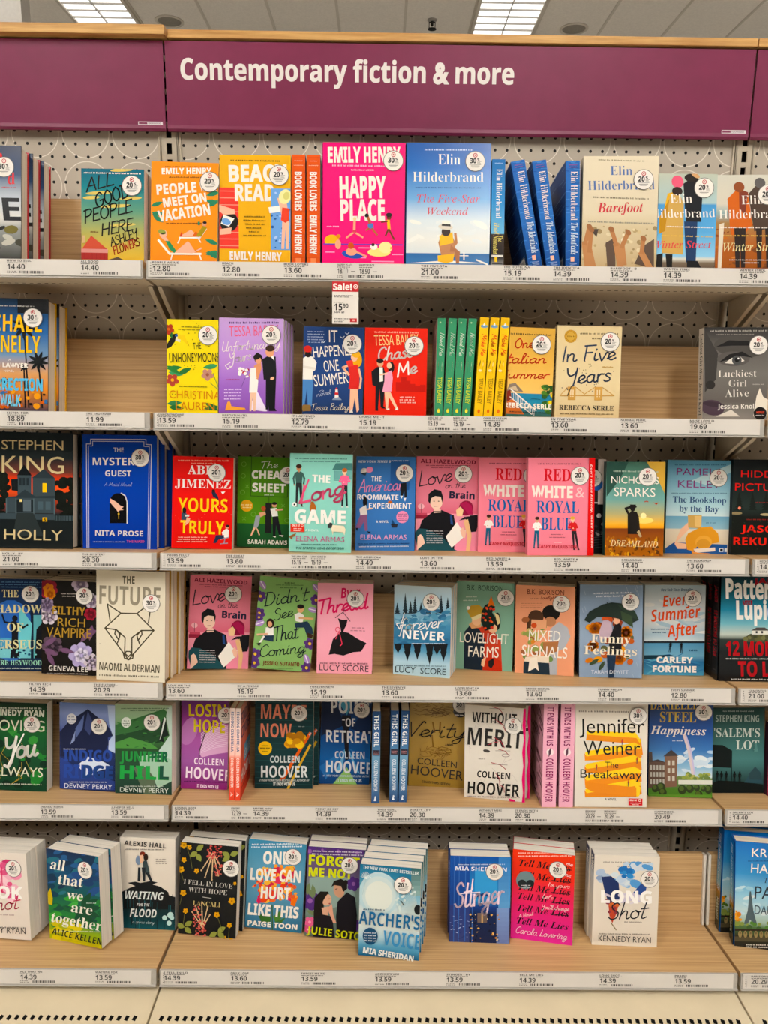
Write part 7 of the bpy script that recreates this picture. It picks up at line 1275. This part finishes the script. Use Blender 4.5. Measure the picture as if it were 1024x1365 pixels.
# key: kind, thickness, copies, sideways step, spine colour, back colour, label, short name of the copies behind
H, P_ = 'hardcover_book', 'paperback_book'
BOOKS = {
 'icy': (H, .033, 3, .006, '2a2f38', 'a8242a', 'dark blue snowy rocks hardcover at the left edge of the top shelf', 'snowy rocks hardcover'),
 'barn': (P_, .024, 2, 0, '2a4a44', '2a4a44', 'teal and yellow paperback with a red barn and brushed black lettering', 'red barn paperback'),
 'vacation': (P_, .026, 1, 0, 'e08408', 'e08408', 'bright orange paperback with sunbathers on loungers and palm leaves', ''),
 'beach': (P_, .026, 1, 0, 'd8a00c', 'd8a00c', 'mustard yellow paperback with two people lying on beach towels', ''),
 'happy': (H, .032, 1, 0, 'e0207e', 'e0207e', 'hot pink hardcover with swimmers and pool floats below white lettering', ''),
 'fivestar': (H, .03, 1, 0, '1a5aa8', '1a5aa8', 'blue hardcover with a woman in a yellow bikini facing the sea', ''),
 'barefoot': (P_, .025, 1, 0, 'c8bca4', 'c8bca4', 'sand coloured paperback with bare feet on a beach', ''),
 'winter': (P_, .02, 1, 0, '8a8a7c', '5a8ab0', 'paperback with a kissing couple, yellow coat and blue sea', ''),
 'stroll': (P_, .02, 1, 0, 'a89a84', '8a5a34', 'rust toned beach couple paperback at the right end of the top shelf', ''),
 'walk': (H, .04, 2, .004, '17324f', 'd8a018', 'hardcover with yellow and blue lettering over palm silhouettes', 'palm silhouette hardcover'),
 'honey': (P_, .02, 1, 0, 'd8c408', 'd8c408', 'lemon yellow paperback with a toucan and tropical flowers', ''),
 'unfort': (P_, .021, 4, .0035, 'b890cc', 'b890cc', 'lilac paperback with a bride and groom', 'bride and groom paperback'),
 'happened': (P_, .022, 1, 0, '22407a', '22407a', 'navy paperback with a bearded man in a red cap and a woman in red', ''),
 'chase': (P_, .022, 1, 0, 'cc3024', 'cc3024', 'scarlet paperback with an embracing couple before a city skyline', ''),
 'italian': (P_, .022, 1, 0, 'd0a24c', 'd0a24c', 'golden paperback with a seaside balcony, partly behind yellow spines', ''),
 'five': (P_, .022, 1, 0, 'c8b488', 'c8b488', 'cream paperback with dark brushed lettering over a golden bridge', ''),
 'lucky': (P_, .024, 1, 0, 'c8c0b4', '3a3836', 'grey paperback with a close-up of an eye and lips', ''),
 'holly': (H, .036, 2, .003, '15191b', '15191b', 'black hardcover with a haunted house against a red sky', 'haunted house hardcover'),
 'guest': (H, .026, 3, .009, '102e7c', '102e7c', 'royal blue glossy hardcover with a hand holding a key', 'royal blue hardcover'),
 'yours': (P_, .026, 1, 0, 'd0281e', 'd0281e', 'red paperback with yellow capital lettering and small seated figures', ''),
 'cheat': (P_, .022, 1, 0, '4a7a1c', '4a7a1c', 'green football-field paperback with a couple leaning on a black door', ''),
 'game': (P_, .026, 1, 0, '86c4b6', '86c4b6', 'mint paperback with a goat, a fox and pink script', ''),
 'roommate': (P_, .024, 1, 0, '3a6cac', '3a6cac', 'mid blue paperback with pink script and a round pink seal', ''),
 'brain': (P_, .024, 1, 0, 'c85a70', 'c85a70', 'pink cartoon couple paperback on the third shelf, beside the blue one', ''),
 'royal1': (P_, .024, 1, 0, 'e08090', 'e08090', 'pink paperback with red white and blue lettering, half hidden by its twin', ''),
 'royal2': (P_, .024, 1, 0, 'e08090', 'e08090', 'pink paperback with red white and blue lettering and red fore-edge strip', ''),
 'hid': (P_, .022, 1, 0, '1c1a1a', '1c1a1a', 'mostly hidden black and white paperback left of the wheat field cover', ''),
 'dream': (P_, .022, 1, 0, '2a4a44', '2a4a44', 'paperback with a cowboy silhouette in a golden wheat field', ''),
 'bay': (P_, .022, 1, 0, '4a8a94', '4a8a94', 'pale blue paperback with a sunhat and open book on sand', ''),
 'hidden': (P_, .022, 1, 0, '101412', '101412', 'black paperback with bright red lettering at the right edge', ''),
 'perseus': (P_, .026, 2, 0, '142440', '142440', 'navy paperback with a black silhouette on a blue arch, at the left edge', 'navy arch paperback'),
 'vampire': (P_, .027, 3, .001, '15120f', '15120f', 'black paperback with painted flowers and thin gold lettering', 'black floral paperback'),
 'future': (H, .034, 3, .004, 'd4cab4', 'b8882c', 'cream hardcover with a geometric line-drawn fox head', 'fox head hardcover'),
 'brain2': (P_, .024, 1, 0, 'c85a70', 'c85a70', 'pink cartoon couple paperback on the fourth shelf, beside the fox hardcover', ''),
 'didnt': (P_, .022, 1, 0, '7aa060', '7aa060', 'tilted sage green paperback with purple flowers and macarons', ''),
 'thread': (P_, .027, 2, .001, 'd890a0', 'd890a0', 'pink paperback with a little black dress on a hanger', 'black dress paperback'),
 'never': (P_, .025, 3, .001, 'a8c0cc', 'a8c0cc', 'misty blue paperback with pine trees mirrored in a lake', 'misty pines paperback'),
 'lovelight': (P_, .024, 1, 0, '15201c', '15201c', 'green paperback with a couple holding a small decorated tree', ''),
 'mixed': (P_, .024, 2, 0, '20242a', '20242a', 'peach paperback with a couple hidden behind groceries', 'peach paperback'),
 'funny': (P_, .025, 2, 0, '181c24', '181c24', 'grey blue paperback with a couple under a black umbrella', 'umbrella paperback'),
 'summer': (P_, .025, 2, 0, 'a8b8c0', 'a8b8c0', 'lake paperback with orange script and two leaping silhouettes', 'lake paperback'),
 'months': (H, .034, 3, 0, '121214', '121214', 'black hardcover with huge white and dark red lettering, right edge', 'black thriller hardcover'),
 'always': (P_, .03, 1, 0, '17482a', '17482a', 'emerald paperback with gold veins and white script, left edge', ''),
 'indigo': (P_, .03, 2, 0, '2a3a6c', '2a3a6c', 'indigo paperback with a mountain merging into a face', 'indigo mountain paperback'),
 'juniper': (P_, .03, 2, 0, '3a5a44', '3a5a44', 'green hillside paperback with a face in profile', 'green hillside paperback'),
 'losing': (P_, .022, 1, 0, '5a2a6a', '5a2a6a', 'purple feather paperback with yellow lettering', ''),
 'maybe': (P_, .02, 2, .012, '142e30', '142e30', 'dark teal paperback with a yellow rose and pencils', 'yellow rose paperback'),
 'retreat': (P_, .022, 1, 0, '14305c', '14305c', 'deep blue paperback with a figure amid prism rays', ''),
 'verity': (H, .03, 1, 0, '8a6c30', '8a6c30', 'gold hardcover with tangled roots and thin black script', ''),
 'merit': (P_, .022, 2, .010, 'd0c8bc', 'd0c8bc', 'white marbled paperback with black capitals and a torn pink edge', 'white marbled paperback'),
 'breakaway': (H, .03, 1, 0, 'd4cbbc', 'd4cbbc', 'white hardcover with an orange and yellow winding road', ''),
 'happiness': (H, .03, 1, 0, '12326c', '12326c', 'blue hardcover with an English manor garden and rainbow', ''),
 'lot': (P_, .024, 2, 0, '1c2c2c', '1c2c2c', 'dark green paperback with tiny figures under a bridge', 'dark green bridge paperback'),
 'hook': (P_, .033, 2, .002, 'd8cfc2', 'd8cfc2', 'white paperback with pink watercolour, cut by the left edge', 'pink watercolour paperback'),
 'all': (P_, .034, 2, .004, '1c3c54', '1c3c54', 'turned paperback with blue and green foliage and chunky white letters', 'foliage paperback'),
 'flood': (P_, .033, 1, 0, 'd0c8bc', 'd0c8bc', 'white paperback with a couple embracing on a black cliff', ''),
 'hope': (P_, .027, 2, .008, '17191a', '17191a', 'black paperback with skeleton hands and yellow flowers', 'skeleton hands paperback'),
 'hurt': (P_, .032, 1, 0, '3f7a98', '3f7a98', 'blue paperback with an exploding red flower behind white capitals', ''),
 'forget': (P_, .027, 2, 0, '3a2450', '3a2450', 'purple floral paperback with a couple about to kiss', 'purple floral paperback'),
 'archer': (P_, .027, 4, .003, '1c5a78', '1c5a78', 'blue dandelion paperback standing nearest the front of the bottom shelf', 'blue dandelion paperback'),
 'stinger': (P_, .03, 2, -.002, '15265c', '15265c', 'blue paperback with a night skyline seen through curtains', 'night skyline paperback'),
 'lies': (P_, .029, 2, 0, 'c02838', 'c02838', 'red to magenta paperback repeating one line in black', 'red to magenta paperback'),
 'long': (P_, .03, 2, -.004, 'd8cfc2', 'd8cfc2', 'white paperback with a blue and red ink feather', 'ink feather paperback'),
 'paris1': (H, .036, 1, 0, '1c5fa8', '1c5fa8', 'front blue hardcover of two with a Paris tower, lower right', ''),
 'paris2': (H, .030, 1, 0, '1c5fa8', '1c5fa8', 'back blue hardcover of two with a Paris tower, lower right', ''),
}
SPFN = {'five': side_text('In Five Years  REBECCA SERLE', '3a342c', 'c8b488'), 'lucky': side_text('Luckiest Girl Alive  Jessica Knoll', '1c1a18', 'c8c0b4', .06, .95, 'f'), 'paris': sp_paris, 'months': sp_months, 'long': sp_long,
        'stinger': side_text('STINGER', '8a9ac8', '101c48', .1, .5), 'mixed': side_text('MIXED SIGNALS', 'c8b8a8', '20242a', .2, .7), 'lovelight': side_text('LOVELIGHT FARMS', 'c8c8b8', '15201c', .2, .75), 'funny': side_text('Funny Feelings', 'a8a8a8', '181c24', .2, .7)}
ORD = (None, 'second', 'third', 'fourth', 'fifth')
for key, (kind, t, n, dx, spc, bkc, label, short) in BOOKS.items():
    w, h = PLACE[key][5:7]; base = 'paris' if key.startswith('paris') else key
    if key == 'paris2': w, h = PLACE['paris1'][5:7]
    ms = front_book(key, globals()['a_'+base], w, h, t, kind == H, spc, bkc, SPFN.get(base))
    for i in range(n):
        m = spot(key, dx*i, i*(t+.0012))
        assemble(kind, ms, m, label if i == 0 else '%s copy behind the front %s' % (ORD[i], short), ('stack of %s copies' % short) if n > 1 else None, stick=(i == 0 or key in ('maybe', 'all', 'merit')))
SP = (('lovers1', 'lovers', P_, a_lovers, .135, 'd95a1e', '4a5a8a', None, None, 'left one of two orange spines with white capitals on the top shelf', 'orange spines on the top shelf'),
 ('lovers2', 'lovers', P_, a_lovers, .135, 'd95a1e', '4a5a8a', None, None, 'right one of two orange spines, next to the hot pink hardcover', 'orange spines on the top shelf'),
 ('hotel', 'hotel', P_, a_hotel, .135, '2a6aa8', '2a6aa8', None, None, 'light blue spine with a dark lower band right of the bikini cover', None),
 ('ident1', 'ident', P_, a_ident, .135, '1f4f8e', '1f4f8e', a_ident_side, None, 'leftmost leaning one of three rippled blue spines', 'rippled blue spines on the top shelf'),
 ('ident2', 'ident', P_, a_ident, .135, '1f4f8e', '1f4f8e', a_ident_side, None, 'middle leaning one of three rippled blue spines', 'rippled blue spines on the top shelf'),
 ('ident3', 'ident', P_, a_ident, .135, '1f4f8e', '1f4f8e', a_ident_side, None, 'upright rippled blue spine beside the sand coloured paperback', 'rippled blue spines on the top shelf'),
 ('need1', 'need', P_, a_need, .128, 'd9b0a8', '3f8f66', a_need_side, None, 'leftmost of four thin green spines, pink back cover showing', 'thin green spines on the second shelf'),
 ('need2', 'need', P_, a_need, .128, 'd9b0a8', '3f8f66', a_need_side, None, 'second from the left of four thin green spines', 'thin green spines on the second shelf'),
 ('need3', 'need', P_, a_need, .128, 'd9b0a8', '3f8f66', a_need_side, None, 'third from the left of four thin green spines', 'thin green spines on the second shelf'),
 ('need4', 'need', P_, a_need, .128, 'd9b0a8', '3f8f66', a_need_side, None, 'rightmost of four thin green spines, next to the yellow ones', 'thin green spines on the second shelf'),
 ('make1', 'make', P_, a_make, .128, 'c8a018', 'e0b40c', None, None, 'leftmost of three yellow spines with red script', 'yellow spines on the second shelf'),
 ('make2', 'make', P_, a_make, .128, 'c8a018', 'e0b40c', None, None, 'middle of three yellow spines with red script', 'yellow spines on the second shelf'),
 ('make3', 'make', P_, a_make, .128, 'c8a018', 'e0b40c', None, None, 'rightmost of three yellow spines, overlapping the seaside balcony cover', 'yellow spines on the second shelf'),
 ('cind1', 'cind', P_, a_cind, .128, 'e8a898', 'e8705c', None, a_cind_side, 'left one of two slim coral spines beside the purple feather cover', 'slim coral spines on the fifth shelf'),
 ('cind2', 'cind', P_, a_cind, .128, 'e8a898', 'e8705c', None, a_cind_side, 'right one of two slim coral spines, coral cover showing', 'slim coral spines on the fifth shelf'),
 ('girl1', 'girl', P_, a_girl, .13, '24426a', '24304a', None, None, 'blue spine standing apart, left of the paired blue spines', 'blue spines on the fifth shelf'),
 ('girl2', 'girl', P_, a_girl, .13, '24426a', '24304a', None, None, 'middle one of three blue spines with white capitals', 'blue spines on the fifth shelf'),
 ('girl3', 'girl', P_, a_girl, .13, '24426a', '24304a', None, None, 'blue spine touching the gold hardcover', 'blue spines on the fifth shelf'),
 ('ends1', 'ends', H, a_ends, .15, 'd8a4b4', 'd8a4b4', a_ends_side, None, 'left one of two pink hardcover spines, speckled side showing', 'pink hardcover spines on the fifth shelf'),
 ('ends2', 'ends', H, a_ends, .15, 'd8a4b4', 'd8a4b4', a_ends_side, None, 'pink hardcover spine touching the winding road cover', 'pink hardcover spines on the fifth shelf'))
_sm = {}
for key, base, kind, fn, D, lc, rc, lf, rf, label, group in SP:
    w, h = PLACE[key][5:7]
    if base not in _sm: _sm[base] = spine_book(base, fn, w, h, D, kind == H, lc, rc, lf, rf)
    assemble(kind, _sm[base], spot(key), label, group)
# sliver of one more book at the right edge of the fifth shelf
ms = front_book('sliver', a_sliver, .12, .17, .02, False, '3a1c2c', '3a1c2c')
assemble(P_, ms, shelf_matrix(5) @ Matrix.Translation((.802, .07, 0)), 'sliver of a purple and red paperback at the right edge', None)
bpy.data.objects.remove(_to)
